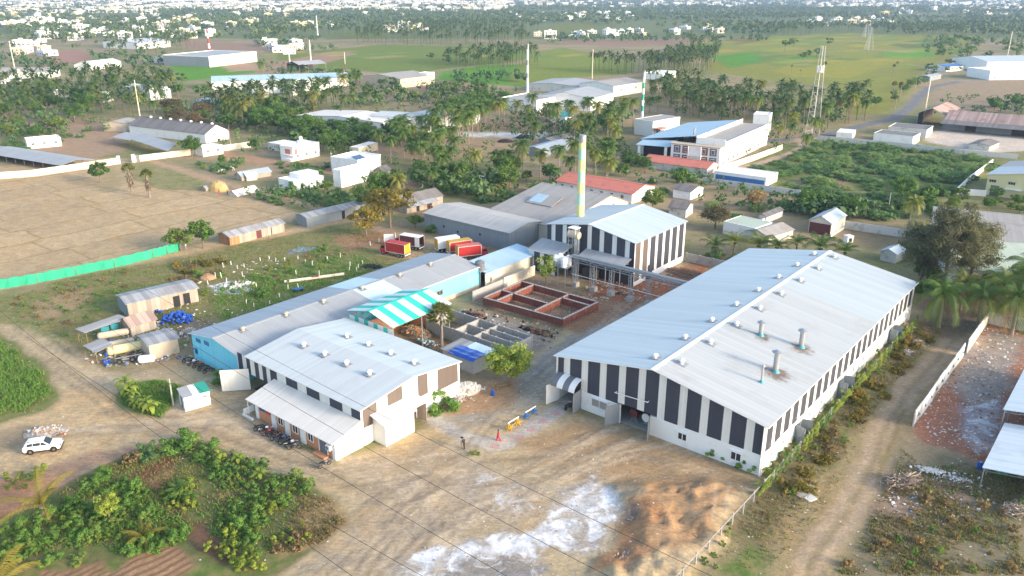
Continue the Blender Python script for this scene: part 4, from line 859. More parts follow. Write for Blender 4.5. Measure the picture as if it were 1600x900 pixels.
def shed(label,N,L,Rr,he,hr,ridge='x',name='shed',cat='shed',roof='roof_grey',wall='clad_tin',wf=0,ws=0,ov=.3,D=None,rf=.5,doors=(),group=None,cap='roof_grey',open_=False,posts=None,split=None,hz=0):
    n,a,W,D_=nlr(N,L,Rr,hz); D=D or D_; r=T(name,label,cat,n,a,group)
    gable(r,W,D,he,hr,ridge,roof,None if open_ else wall,ov,rf=rf,cap=cap,edge=cap or roof,splits=split)
    for k in range(wf): window(r,(W*(k+.5)/wf,-.01,he*.55),(1,0,0),1.2,1.1,(0,-1,0))
    for k in range(ws): window(r,(W+.01,D*(k+.5)/ws,he*.55),(0,1,0),1.2,1.1,(1,0,0))
    for (x,w,h,mt) in doors: MB().box(x*W-w/2,x*W+w/2,-.06,-.01,.03,h).obj('door',mt,r)
    if open_:
        for x in np.linspace(.1,W-.1,posts or 4):
            for y in (.1,D-.1): MB().tube((x,y,0),(x,y,he-.1),.1,6).obj('post','steel',r)
        MB().box(.3,W-.3,D-.4,D-.2,0,he-.2).obj('back_wall','interior',r)
    return r,W,D
# ---- west: shacks along the dirt road
r,W,D=shed('long tin roofed shack with orange plank end beside the big shade tree',(360,384),(342,378.5),(445,361.5),2.2,2.9,'x',roof='roof_tin',doors=((.52,1.4,1.9,'maroon'),(.75,.2,2,'dark')),cap=None)
MB().box(-.06,0,.2,D-.2,0,2.1).box(0,2.5,-.07,-.02,0,2).obj('plank_wall','wood_plank',r)
shed('long grey sheet shack at the bend of the dirt road',(480,355.5),(463,350.5),(570,334),2.6,3.1,'x',roof='roof_tin',wall='clad_grey',doors=((.62,.9,2.1,'dark'),),cap=None)
r,W,D=shed('weathered shed with dark asbestos roof and tin lean-to',(636,334),(622,325),(692,321),2.9,4.4,'x',roof='roof_asbestos',wall='clad_tin',doors=((.3,1,2.1,'dark'),(.62,1.6,2.2,'interior')),cap=None)
MB().slab([(-.3,-2.2,2.2),(W*.75,-2.2,2.2),(W*.75,-.05,2.85),(-.3,-.05,2.85)],.06).obj('leanto_roof','roof_tin',r)
r,W,D=shed('long derelict brown sheet shed with two dark doorways',(202,497),(175,485),(311,471),2.8,3.3,'x',roof='roof_tin',wall='clad_tin',doors=((.68,1.2,2.1,'dark'),(.83,1.2,2.2,'dark')),cap=None)
MB().box(-.03,0,.2,D-.2,0,2.6).obj('end_sheet','clad_grey',r)
# ---- scrap yard at the road fork
def leanroof(label,q,zs,mat,posts=True,name='open_shed',wall=None):
    """four pixel corners at heights zs -> a tilted roof on posts"""
    p=[at(x,y,z) for (x,y),z in zip(q,zs)]; o=sum(p,Vector())/4; o.z=0; r=T(name,label,'shed',o)
    MB().slab([v-o for v in p],.06,0,tuple((p[1]-p[0]).normalized())).obj('roof',mat,r)
    for v in p:
        w=(v-o)*.93; MB().tube((w.x,w.y,0),(w.x,w.y,v.z-.12),.06,5).obj('post','wood',r)
    if wall:
        for i in wall:
            a,b=(p[i]-o)*.96,(p[(i+1)%4]-o)*.96; panel(r,'side_wall',a[:2],b[:2],0,p[i].z-.15,.08,'clad_tin',p[(i+1)%4].z-.15)
    return r
leanroof('low open tin roof on poles at the back of the scrap yard',[(117,514),(132,520),(201,497),(185,491)],(2.6,2.3,2.3,2.6),'roof_tin')
leanroof('small tilted tin roof at the front of the scrap yard',[(129,540),(149,551),(177,538),(160,528)],(2.3,2.0,2.1,2.4),'roof_tin')
r,W,D=shed('rusty tin roofed shelter in the middle of the scrap yard',(206,525),(192,516),(245,513),1.9,2.9,'x',roof='roof_rust',wall='clad_tin',cap=None)
shed('square brown sheet cabin with grey roof in the scrap yard',(236,563),(221,548),(281,551),2.7,3.0,'x',roof='roof_tin',wall='beige',cap=None)
def drum(label,p,mat='royal',lying=False,group='drums in the scrap yard',sc=1.0):
    t=T('drum',label,'drum',p,random.uniform(0,3),group); m=MB(); c=(0,0,0)
    m.lathe(c,[(0,0),(.29,0),(.3,.3),(.315,.31),(.3,.33),(.3,.58),(.315,.6),(.3,.62),(.29,.9),(.26,.92),(0,.91)],12); o=m.obj('shell',mat,t); MB().tube((.14,0,.9),(.14,0,.95),.05,6).obj('bung','white_trim',o)
    if lying: t.rotation_euler=(R(88),0,random.uniform(0,6)); t.location.z+=.3
    t.scale=(sc,sc,sc); return t
c0=at(277,501); 
d0=None
for i in range(120):                                   # heap of blue drums
    a=random.uniform(0,6.28); q=math.sqrt(random.random()); x,y=q*2.7*math.cos(a),q*2.0*math.sin(a); z=(1-q*q)*1.25*random.uniform(.6,1)
    L_='blue plastic drum lying in the heap behind the scrap yard sheds'
    if d0 is None: d0=drum(L_,c0+Vector((x,y,z+.2)),'royal',group='blue drums in the heap',sc=.62); o=d0
    else: o=dup(d0,c0+Vector((x,y,z+.2)),0,None,.62*random.uniform(.75,1.15))
    o.rotation_euler=(random.uniform(.9,1.9),random.uniform(-.4,.4),random.uniform(0,6.28))
for i,(px,py) in enumerate([(232,489),(237,487),(243,486),(249,487),(227,491),(240,490),(254,486)]):
    o=dup(d0,at(px,py,.3),0,'blue drum lying along the brown shed wall, number of the row counted by the doorways'.replace(', number of the row counted by the doorways',''),group='blue drums beside the derelict shed'); o.rotation_euler=(1.5,0,random.uniform(0,6))
for i,(px,py,z) in enumerate([(163,566,0),(167,569,0),(171,567,0),(168,565,.9),(166,571,0),(220,568,0)]):
    dup(d0,at(px,py)+Vector((0,0,z)),0,('blue drum standing in the cluster before the scrap yard' if i<5 else 'single blue drum beside the white cistern'),group='blue drums standing in front')
for i,(px,py,c) in enumerate([(1530,732,'royal'),(1541,733,'royal'),(1567,736,'royal'),(1577,738,'royal'),(1561,741,'green_paint'),(1571,743,'green_paint')]):
    drum(('blue' if c=='royal' else 'green')+' drum by the waste ground, '+['leftmost','second from the left','third from the left','rightmost of the blue ones','left one of the green pair','right one of the green pair'][i],at(px,py),c,group='drums by the waste ground')
def cistern(label,px,py,L,rad,rz,mat='cream',z=None):
    p=at(px,py); t=T('cistern',label,'tank',p,rz); m=MB(); z=z or rad+.05; n=16
    m.tube((-L/2,0,z),(L/2,0,z),rad,n,mi=0,cap=False)
    for s in (-1,1):
        for i in range(3): m.tube((s*(L/2+i*.12),0,z),(s*(L/2+(i+1)*.12),0,z),rad*(1-.12*i*i/2),n,rad*(1-.12*(i+1)**2/2),cap=(i==2))
    m.obj('shell',mat,t,True); MB().box(-L/3-.1,-L/3+.1,-rad,rad,0,z*.6).box(L/3-.1,L/3+.1,-rad,rad,0,z*.6).obj('saddle','steel',t)
cistern('large pale cylindrical tank lying in the scrap yard',196,551,4.6,.75,R(30),'pale_yellow')
cistern('smaller white tank at the corner of the brown cabin',230,567,1.8,.65,R(15),'tank_white')
cistern('grey tank between the tin roofs of the scrap yard',178,527,4.2,.6,R(28),'beige')
cistern('long stained pipe tank on the ground of the scrap yard',184,541,4.4,.5,R(30),'beige')
for i,(px,py) in enumerate([(166,523),(181,518)]):
    t=T('tote_tank','turquoise box tank under the tin roof, '+('left' if i==0 else 'right')+' of the pair','tank',at(px,py),R(25),'turquoise tanks under the roof'); MB().box(-.6,.6,-.5,.5,.3,1.6).lathe((0,0,1.6),[(.2,0),(.2,.1),(0,.1)],8).obj('tank_body','teal',t); MB().box(-.65,.65,-.55,.55,0,.25).obj('pallet','wood',t)
t=T('axle_trailer','wheeled axle frame parked before the pale tank','trailer',at(202,564),R(28))
m=MB().box(-2,2,-.5,-.38,.55,.7).box(-2,2,.38,.5,.55,.7).box(-2,-1.9,-.5,.5,.55,.7).box(.4,.5,-.5,.5,.55,.7); m.obj('chassis','steel',t)
for x in (-1.4,.5,1.5):
    for y in (-.7,.7): w=MB().disc((x,y,.45),.45,(0,1,0),.22,14).obj('tyre','rubber',t); MB().disc((x,y,.45),.22,(0,1,0),.25,10).obj('rim','chrome',w)
def rubble(name,label,px,py,rx,ry,h,n,mats,size,rz=0,seed=1,mound=None,cat='heap',flatten=.5,thin=1.0):
    rn=random.Random(seed); p=at(px,py); t=T(name,label,cat,p,rz); m=MB(); size*=.62; n=int(n*1.9)
    if mound: mm=MB(); mm.blob((0,0,-.05),rx*.95,ry*.95,h*.8,3,.07,0,seed); mm.obj('mound',mound,t,True)
    for i in range(n):
        a=rn.uniform(0,6.283); q=abs(rn.gauss(0,.42)); q=min(q,1.25); x,y=q*rx*math.cos(a),q*ry*math.sin(a); z=h*.8*max(0,1-q*q)**.5+rn.uniform(-.04,.06); s=size*rn.uniform(.3,1.3)*(1 if q<.9 else .7)
        d=Vector((rn.uniform(-1,1),rn.uniform(-1,1),rn.uniform(-.35,.35))).normalized(); u=d.orthogonal().normalized()*s*rn.uniform(.4,.9)*thin; v=d.cross(u).normalized()*s*flatten*rn.uniform(.3,1); d*=s; c=Vector((x,y,z)); k=rn.randrange(len(mats))
        V=[c+d*i1*rn.uniform(.7,1.1)+u*i2+v*i3 for i1 in (-.5,.5) for i2 in (-.5,.5) for i3 in (-.5,.5)]
        for f in ((0,1,3,2),(4,6,7,5),(0,4,5,1),(2,3,7,6),(0,2,6,4),(1,5,7,3)): m.poly([V[g] for g in f],k)
    o=m.obj('rubble',mats,t); o['kind']='stuff'; return t
rubble('rubble_heap','white sacking and rubble heap at the corner of the white warehouse',727,612,2.6,1.7,1.3,420,['scrap_white','scrap_white','dirty_white','beige'],.8,.4,1,'dirty_white')
rubble('rubble_heap','stones and planks below the white rubble heap',716,629,2.2,1.1,.5,90,['stone','wood','dirty_white'],.6,.6,2)
rubble('stone_heap','grey stone heap behind the white car',72,676,3.0,1.4,.7,170,['stone','dirty_white','soil_orange'],.55,.3,3,'stone')
rubble('stone_heap','brown broken brick at the end of the stone heap',94,680,1.0,.6,.4,40,['soil_red','stone'],.35,.3,33)
rubble('earth_heap','orange earth mound beside the white ash ground',1016,797,2.5,1.9,.7,170,['soil_orange','soil_red'],.5,0,4,'soil_orange')
rubble('earth_heap','flattened orange earth mound nearest the wire fence',1012,845,2.2,1.5,.4,130,['soil_orange','soil_red'],.4,0,5,'soil_orange')
rubble('earth_heap','orange soil heap in the weeds near the stone posts',325,435,1.9,1.5,1.2,40,['soil_orange'],.3,0,6,'soil_orange')
rubble('rubble_heap','grey spoil heap between the ash ground and the fence',985,873,2.6,1.6,.4,90,['stone','soil_orange','soil_red','stone','dirty_white'],.45,.3,7)
rubble('firewood_heap','cut firewood stacked behind the boiler house',1072,428,5,2.6,.8,420,['wood','twig','soil_red'],1.3,RZ,8,'twig','heap',.15,.25)
rubble('firewood_heap','split logs under the pipe bridge',972,459,2.2,1.2,.6,130,['wood','soil_red','beige'],.6,RZ,9,None,'heap',.4)
rubble('firewood_heap','loose boards and logs in the boiler house front yard',950,448,3.4,1.3,.35,110,['wood','soil_red','beige'],.55,RZ,10,None,'heap',.4)
rubble('lumber_heap','dark rebar and planks between the tanks and the red shuttering',840,520,4.2,1.0,.35,110,['dark','rust','wood'],1.3,RZ,11,None,'heap',.15)
rubble('lumber_heap','scrap timber and sheets beside the block tanks',740,493,3.6,1.0,.5,90,['dark','wood','rust','steel'],1.2,RZ,12,None,'heap',.15)
rubble('scrap_heap','wood scrap and sacks under the striped canopy',650,520,3.6,2.4,1.0,260,['wood','beige','twig','orange'],.7,RZ,13,'twig','heap',.3)
rubble('scrap_heap','white and green waste bags beyond the white warehouse roof',668,538,2.6,1.2,.7,110,['scrap_white','teal','grey_panel'],.6,RZ,14)
rubble('brush_heap','dry brushwood piled at the edge of the dirt track',1408,757,3.4,1.6,.9,320,['twig','twig','beige'],2.2,.5,15,None,'heap',.05,.07)
rubble('brush_heap','pale dead branches heaped on the waste ground',1590,800,2.6,1.8,.7,220,['twig','beige'],1.8,.2,16,None,'heap',.05,.07)
rubble('brush_heap','cut palm fronds beside the creeper fence',1433,540,2.2,1.2,.8,200,['twig','beige'],1.6,.9,17,None,'heap',.05,.07)
rubble('brush_heap','bleached branches nearer along the creeper fence',1418,553,1.6,1.0,.5,120,['twig','dirty_white'],1.4,.9,18,None,'heap',.05,.07)
rubble('rubble_heap','white plaster debris among the brushwood',1455,738,2.6,1.0,.4,160,['scrap_white','dirty_white'],.4,-.4,19)
rubble('rubble_heap','debris strewn behind the brushwood on the waste ground',1495,750,2.6,1.0,.25,140,['scrap_white','stone'],.3,-.4,20)
rubble('lumber_heap','yellow timber stacked by the far corner of the big warehouse',1408,511,2.6,1.4,.7,110,['yellow','beige','wood'],.7,RZ,21,None,'heap',.5)
rubble('scrap_heap','scrap and plastic beside the long shed in the weeds',300,520,3.2,2.2,.4,190,['stone','dirty_white','wood','steel'],.5,0,22)
rubble('slab_heap','stack of pale broken slabs in the weeds',370,447,3.8,2.0,.35,120,['scrap_white','dirty_white','concrete'],1.1,.3,23,None,'heap',.15)
rubble('black_heap','heap of black sheeting beside the stone posts',580,418,2.6,1.2,.5,90,['dark','black_paint'],.8,0,24,'dark')
rubble('ash_heap','charcoal ash heap by the gravel drive',805,590,.8,.5,.3,20,['soil_red','stone'],.3,0,25)
def debris(name,label,poly,n,size,mats,cat='debris'):
    W=[at(*q) for q in poly]; W2=[(q.x,q.y) for q in W]; x0,x1=min(q.x for q in W),max(q.x for q in W); y0,y1=min(q.y for q in W),max(q.y for q in W); m=MB(); k=0; rn=random.Random(n)
    while k<n:
        x,y=rn.uniform(x0,x1),rn.uniform(y0,y1)
        ins=False
        for i in range(len(W2)):
            a=W2[i]; b=W2[(i+1)%len(W2)]
            if (a[1]>y)!=(b[1]>y) and x<(b[0]-a[0])*(y-a[1])/(b[1]-a[1])+a[0]: ins=not ins
        if not ins: continue
        k+=1; s=size*rn.uniform(.3,1.2)**1.5; a=rn.uniform(0,3.14); c=Vector((x,y,s*.15)); d=Vector((math.cos(a),math.sin(a),rn.uniform(-.3,.3)))*s; u=Vector((-math.sin(a),math.cos(a),0))*s*rn.uniform(.3,.9); v=Vector((0,0,1))*s*rn.uniform(.2,.6)
        V=[c+d*i1*rn.uniform(.7,1.1)+u*i2+v*i3 for i1 in (-.5,.5) for i2 in (-.5,.5) for i3 in (-.5,.5)]; q=rn.randrange(len(mats))
        for f in ((0,1,3,2),(4,6,7,5),(0,4,5,1),(2,3,7,6),(1,5,7,3)): m.poly([V[g] for g in f],q)
    o=m.obj(name,mats); tag(o,label,cat,None,'stuff')
debris('debris','broken brick and plaster bits strewn over the red yard',[(1430,662),(1508,556),(1540,508),(1590,520),(1570,630),(1560,700),(1500,702)],520,.3,['scrap_white','dirty_white','soil_red','stone'])
debris('debris','site litter around the tanks and shuttering',[(700,490),(760,480),(880,515),(860,545),(830,540),(760,515)],260,.4,['dirty_white','wood','stone','dark'])
debris('debris','scrap pieces scattered among the scrap yard sheds',[(125,560),(150,530),(240,500),(300,520),(290,560),(230,570),(160,575)],420,.5,['dirty_white','steel','wood','scrap_white','blue_paint'])
debris('debris','litter and stones on the waste ground',[(1380,780),(1440,725),(1540,745),(1560,790),(1440,840)],380,.3,['scrap_white','stone','twig'])
debris('debris','scattered stones over the yard and ash ground',[(640,880),(760,750),(900,690),(1060,740),(1160,760),(1080,880),(960,910)],420,.16,['stone','dirty_white','soil_orange'])
debris('debris','broken clods of orange brown earth over the dumped bank',[(960,760),(1040,745),(1120,750),(1165,770),(1110,840),(1060,900),(960,920),(985,830)],900,.42,['soil_orange','soil_orange','soil_red','stone'])
debris('debris','logs and bits of wood in the boiler house yard',[(880,470),(930,440),(1010,440),(1060,420),(1050,440),(1000,470)],260,.5,['wood','soil_red','beige'])
debris('debris','pale litter in the weeds west of the blue shed',[(330,520),(420,470),(440,400),(330,420),(230,480),(270,530)],200,.4,['scrap_white','dirty_white','wood'])
P('chalk',(.55,.22,.22),var=.2,scale=3)
for i,(px,py) in enumerate([(868,646),(849,658),(831,671),(811,683),(773,697)]):
    m=MB()
    for r0,r1 in ((.28,.4),(.55,.62),(0.0,.14)):
        for k in range(16):
            a,b=k*.3927,(k+1)*.3927; m.poly([(r0*math.cos(a),r0*math.sin(a),0),(r1*math.cos(a),r1*math.sin(a),0),(r1*math.cos(b),r1*math.sin(b),0),(r0*math.cos(b),r0*math.sin(b),0)] if r0 else [(0,0,0),(r1*math.cos(a),r1*math.sin(a),0),(r1*math.cos(b),r1*math.sin(b),0)])
    o=m.obj('path_marking','chalk',None,loc=at(px,py,.012)); o['kind']='structure'; o['label']='round pink chalk pattern drawn on the concrete path'
# small yard things
def bench(label,p,rz,mat): 
    t=T('cable_stand',label,'stand',p,rz,'roller stands beside the path')
    m=MB()
    for x in (-.9,.9):
        for s in (-1,1): m.tube((x,s*.5,0),(x,0,1.0),.06,5).tube((x-.45,s*.15,0),(x,0,1.0),.05,5)
        m.box(x-.4,x+.4,-.3,.3,.35,.45)
    m.tube((-.9,0,.35),(.9,0,.35),.05,5); m.obj('frame',mat,t); MB().tube((-1.15,0,1.05),(1.15,0,1.05),.08,8).obj('roller','white_trim',t)
bench('yellow roller stand beside the concrete path',at(802,667),TH,'yellow'); bench('blue roller stand beside the path near the warehouse gate',at(829,650),TH,'blue_paint')
d0b=dup(d0,cw(-57.6,84.6),0,'blue drum inside the awning gate of the big warehouse',group='drums near the big warehouse')
dup(d0,at(770,618),0,'blue drum under the neem tree beside the drive',sc=.9,group='drums near the big warehouse')
t=T('slab','broken pale concrete slab lying in the dry grass','slab',at(1254,766),.5); MB().box(-1.5,1.6,-1.1,1.2,0,.12).obj('slab_plate','concrete',t); MB().box(-1.2,.1,-2.1,-1.2,0,.16).obj('slab_plate','dirty_white',t)
t=T('work_bench','rough wooden bench under the neem tree','bench',at(786,607),.5)
MB().box(-1.2,1.2,-.4,.4,.7,.78).obj('top','wood',t)
for x in (-1.1,1.1):
    for y in (-.3,.3): MB().box(x-.05,x+.05,y-.05,y+.05,0,.7).obj('leg','wood',t)
t=T('notice_board','blank white notice board on posts beside the trucks','board',at(608,383),.1); MB().box(-1.1,1.1,-.04,.04,.8,2.6).obj('board','white_trim',t); MB().tube((-.9,.06,0),(-.9,.06,2.4),.05,5).tube((.9,.06,0),(.9,.06,2.4),.05,5).obj('post','steel',t)
g0=None
for i,(px,py) in enumerate([(337,435),(349,418),(361,414),(371,420),(382,418),(298,450),(325,445),(346,434),(382,436),(379,432),(354,441),(401,449),(421,405),(431,409),(445,410),(466,405),(477,411),(488,415),(407,408),(512,408),(532,402),(557,424),(547,417),(463,430),(499,431),(437,466),(450,452),(385,475),(397,480),(422,476),(466,450),(579,384),(592,378),(601,374),(618,371),(629,370),(660,373),(546,423),(560,419),(567,413)]):
    lb='white stone fence post standing in the weeds beside the sheds'
    if g0 is None:
        m=MB().box(-.08,.08,-.07,.07,0,1.3); g0=m.obj('fence_post','dirty_white',None,loc=at(px,py)); tag(g0,lb,'post','stone posts in the weeds')
    else: o=g0.copy(); COL.objects.link(o); o.location=at(px,py); o.rotation_euler=(random.uniform(-.08,.08),random.uniform(-.08,.08),random.uniform(0,1)); o.scale.z=random.uniform(.6,.95)
t=T('concrete_pipe','long rusty pipe sections lying in the weeds','pipe',at(492,437),R(22)); MB().tube((-6,0,.35),(6,.3,.35),.32,10).obj('pipe','cream',t); MB().box(-.6,.8,-.1,.7,.3,.75).obj('collar','rust',t)
t=T('push_cart','blue wheeled cart left in the weeds','cart',at(466,455),.4); MB().box(-1,1,-.5,.5,.5,.6).box(-1,1,-.5,-.45,.6,.9).obj('tray','blue_paint',t); 
for x in (-.7,.7): MB().disc((x,-.55,.3),.3,(0,1,0),.08,10).disc((x,.55,.3),.3,(0,1,0),.08,10).obj('wheel','rubber',t)
# ---- far west
def wall_run(label,pts,h,mat,gap=None):
    o=at(*pts[0]); t=T('boundary_wall',label,'wall',o)
    for i in range(len(pts)-1):
        if gap and i in gap: continue
        a,b=at(*pts[i])-o,at(*pts[i+1])-o; panel(t,'wall_panel',a[:2],b[:2],0,h,.22,mat)
    return t
t=wall_run('cream compound wall with an open gateway behind the fallow field',[(-60,284),(50,276),(140,263),(186,256),(209,253.5),(300,242),(345,236.5),(392,230)],2.1,'cream',(3,)); o=t.location
for q in ((186,256),(209,253.5)): p=at(*q)-o; MB().box(p.x-.4,p.x+.4,p.y-.4,p.y+.4,0,2.7).obj('gate_pillar','white_paint',t)
p=at(215,253)-o; MB().box(p.x-.9,p.x+.9,p.y-.1,p.y+.1,0,2.4).obj('gate_leaf','steel',t)
shed('long low sheet roofed cattle shed behind the cream wall',(97,268),(140,257),(-30,239),2.4,3.4,'x',roof='roof_grey',open_=True,posts=9,cap=None) if False else None
n=at(-30,247); e=at(97,269); x=(e-n); W=x.length; r=T('cattle_shed','long open cattle shed with grey roof behind the cream wall','shed',n,math.atan2(x.y,x.x)); gable(r,W,11,2.3,3.3,'x','roof_grey',None,.4,cap=None,edge='galv')
for k in range(10): MB().tube((W*k/9.0,.2,0),(W*k/9.0,.2,2.2),.1,5).tube((W*k/9.0,10.8,0),(W*k/9.0,10.8,2.2),.1,5).obj('post','steel',r)
MB().box(.5,W-.5,5.2,5.4,0,1.2).obj('feed_trough','interior',r)
block('low white bungalow beyond the cattle shed',(44,233),(28,230),(97,228),2.9,wf=3,ws=0)
r,W,D=shed('old factory with dark asbestos roof and white gable behind the cream wall',(322,224),(222,206),(358,217),3.6,6.4,'y',name='old_factory',roof='roof_asbestos',wall='white_paint',cap='roof_asbestos',ws=0)
for y in (D*.1,D*.5,D*.9): pass
MB().box(W*.3,W*.3+1.2,-.05,0,2.6,3.1).box(W*.62,W*.62+1.2,-.05,0,2.6,3.1).obj('air_vent','grey_panel',r)
for k in range(7): MB().lathe((W/2,2+k*D/7.5,6.3),[(.5,0),(.6,.5),(0,.8)],8).obj('roof_vent','white_trim',r)
leanroof('white open sided tin roof in front of the old factory, left one',[(175,214),(203,219),(222,209),(196,206)],(3,3,3.4,3.4),'roof_grey')
leanroof('wide grey open sided roof in front of the old factory, right one',[(202,217),(262,236),(275,224),(222,208)],(3.1,3.0,3.9,4.0),'roof_grey')
shed('grey gabled block shed beside the slender cream stack',(197,206),(179,201),(219,200),3.4,4.4,'x',roof='roof_old',wall='beige',cap=None)
block('small white flat roofed house by the cream wall',(318,245),(313,241),(349,240),3.0,wf=2,parapet=.2)
shed('blue tarpaulin shack beside the red soil track',(378,283),(370,276),(424,275),1.6,2.6,'x',roof='roof_grey_blue',wall='clad_tin',cap=None,D=4,name='shack',cat='shack')
shed('pale tarpaulin shack in front of the blue one',(386,283),(381,279),(402,281),1.7,2.3,'x',roof='dirty_white',wall='dirty_white',cap=None,D=3.2,name='shack',cat='shack')
shed('long low plastic covered crop tent beside the fallow field',(371,308),(364,302),(404,299),.5,1.7,'x',roof='dirty_white',wall='dirty_white',cap=None,D=3.5,name='tent',cat='tent')
shed('tiny tin lean-to beside the straw stack',(322,299),(315,294),(333,297),1.0,1.5,'x',roof='roof_tin',wall='clad_tin',cap=None,D=2.2,name='shack',cat='shack')
t=T('straw_stack','rounded golden straw stack beside the fallow field','straw stack',at(341,297),-.35); m=MB(); m.blob((0,0,-.1),3.4,2.3,2.9,3,.05,0,3); m.obj('straw','straw',t,True)
# ---- houses in the centre left
r,W,D=block('two storey white house with brick red balcony front',(459,252),(437,249),(500,243.5),4.4,wf=3,ws=1,stair=(.6,.8,.5,.9,1.2),parapet=.5)
MB().box(-.1,.0,D*.2,D*.6,2.3,3.9).box(W*.06,W*.16,-.05,0,2.2,4.0).obj('balcony_panel','red_roof',r); MB().lathe((W*.7,D*.8,5.6),[(0,0),(.6,0),(.6,1.2),(0,1.4)],10).obj('roof_tank','white_trim',r); MB().box(-1.4,-.1,0,D*.7,0,.9).box(-1.2,-.02,0,D*.7,2.1,2.2).obj('porch','white_paint',r)
block('long low white roofed house behind the red fronted one',(444,238),(402,226),(470,233),2.6,roof='white_trim',parapet=0,wall='dirty_white',D=9)
r,W,D=block('white bungalow with terrace walls beside the round bush',(460,299),(436,293),(507,289),2.6,wf=2,ws=0,stair=(.35,.98,.3,.95,1.4),parapet=.3)
r,W,D=block('tall white cube house with blank side wall',(534,293.5),(523,291),(578,282),4.6,wf=2,ws=0,stair=(.1,.4,.1,.5,.5),parapet=.6,winw=.7)
r,W,D=block('white house with solar panels right behind the cube house',(560,274),(526,266),(596,264),4.4,wf=0,ws=1,parapet=.5); MB().slab([(.5,.4,4.7),(4.6,.4,4.7),(4.6,3,5.6),(.5,3,5.6)],.05).obj('solar_panel','blue_glass',r)
block('small whitewashed hut in the banana plants',(752,291),(742,289),(760,288),2.4,name='hut',cat='hut',wall='dirty_white',parapet=.1,door=False)
shed('thatch brown hut under the trees beside the cube house',(600,276),(590,272),(612,272),1.7,2.9,'x',roof='roof_asbestos',wall='clad_tin',cap=None,name='hut',cat='hut')
block('low cream house behind the palm row right of the cube house',(561,243),(552,240),(591,234),2.6,wall='cream',parapet=.15)
shed('dark open sheet shed at the edge of the junk yard among the palms',(850,246),(828,240),(892,233),2.6,3.4,'x',roof='roof_grey_blue',wall='clad_grey',cap=None); shed('second dark sheet roof behind the junk yard',(862,232),(846,228),(898,224),2.8,3.6,'x',roof='roof_asbestos',wall='clad_grey',cap=None)
block('white house half hidden in the western palm wood',(164,160),(156,157),(178,157),4.2,wf=2); block('small white house at the foot of the western wood',(106,152),(98,149),(118,149),3.4,wf=2); block('white walled store left of the grey blue roofed factory front',(408,154),(400,151),(420,151),4,wf=2)
rubble('tarp_heap','black covered heap in the junk yard among the palms',820,216,4,2,1.6,60,['dark','steel','grey_panel'],.9,0,41,'dark'); rubble('tarp_heap','grey covered heap beside the black one in the junk yard',862,218,4,2,1.8,60,['steel','dirty_white','dark'],.9,0,42,'grey_panel'); rubble('tarp_heap','low dark heap nearer the palms of the junk yard',790,222,3.4,1.8,1.2,60,['dark','rust'],.9,0,43,'dark')
# ---- large factory with ornate office front
n,a,W,D=nlr((1131,259),(1033,243),(1198,226)); r=T('factory','long white factory with blue roof and ornate two storey office front','factory',n,a); h=7.4
MB().box(0,W,0,D*.42,0,h).obj('wall','white_paint',r); MB().box(.3,W-.2,.3,D*.42-.3,h+.01,h+.1).obj('flat_roof','roof_old',r); MB().box(-.1,W+.1,-.12,.2,h,h+.5).box(-.1,.2,.2,D*.42,h,h+1.2).box(-.1,W+.1,D*.42-.3,D*.42,h,h+1.5).box(-.04,W+.04,-.2,-.0,h-1.0,h-.8).obj('parapet','white_paint',r)
for k in range(9): window(r,(4+k*(W-6)/9,-.02,1.6),(1,0,0),1.6,1.2,(0,-1,0),'white_trim','interior',1)
MB().slab([(3,D*.42,h+1.2),(W,D*.42,h+1.2),(W,D*1.3,h-1.8),(3,D*1.3,h-1.8)],.12,0,(1,0,0)).obj('blue_roof','roof_factory_blue',r); MB().box(3.2,W-.3,D*1.25,D*1.28,0,h-2).box(W-.3,W-.1,D*.42,D*1.28,0,h-1.9).obj('side_wall','white_paint',r)
f=MB(); y0,y1=-.2,D*.98                                              # office front (faces local -x)
MB().box(-3.4,-.1,.6,D*.72,0,6.2).obj('office','white_paint',r); MB().box(-3.9,.1,.2,D*.74,6.25,6.5).obj('office_roof','beige',r)
MB().slab([(-3.6,D*.74,5.0),(3.2,D*.74,6.2),(3.2,D*1.25,5.4),(-3.6,D*1.25,4.6)],.1).obj('loading_roof','roof_factory_blue',r); MB().box(1.0,1.3,D*.76,D*1.2,0,5.0).obj('loading_bay','dark',r); MB().box(-3.2,-3,D*1.18,D*1.22,0,4.6).box(-3.2,-3,D*.78,D*.82,0,5).obj('pillar','white_paint',r)
for k,(v,c) in enumerate(((.06,'grey_panel'),(.24,'rust'),(.62,'rust'),(.8,'grey_panel'))):
    yy=.6+(D*.72-.6)*v
    for s in (0,1): MB().box(-3.46,-3.4,yy,yy+2.4,.4+s*3,2.9+s*3).obj('facade_panel',c,r); window(r,(-3.47,yy+1.2,1.6+s*3),(0,-1,0),1.1,1.5,(-1,0,0))
MB().box(-4.6,-3.4,D*.26,D*.46,2.9,3.1).box(-4.6,-4.5,D*.26,D*.46,3.1,4.0).tube((-4.5,D*.27,0),(-4.5,D*.27,6.2),.18,8).tube((-4.5,D*.45,0),(-4.5,D*.45,6.2),.18,8).obj('balcony','white_paint',r)
for x,y in ((6,D*.55),(10,D*.6),(3,D*.3)): MB().tube((x,y,h),(x,y,h+3),.22,8).obj('roof_flue','steel',r)
r,W,D=block('white water tank house with pillars above the far end of the blue roofed factory',(1199,216),(1176,212),(1203,211),hgt(1199,216,181),name='tank_house',cat='tower',wall='white_paint',parapet=.4)
for k in range(4): MB().box(W*(k+.3)/4,W*(k+.7)/4,-.05,0,5.2,6.6).obj('opening','dark',r)
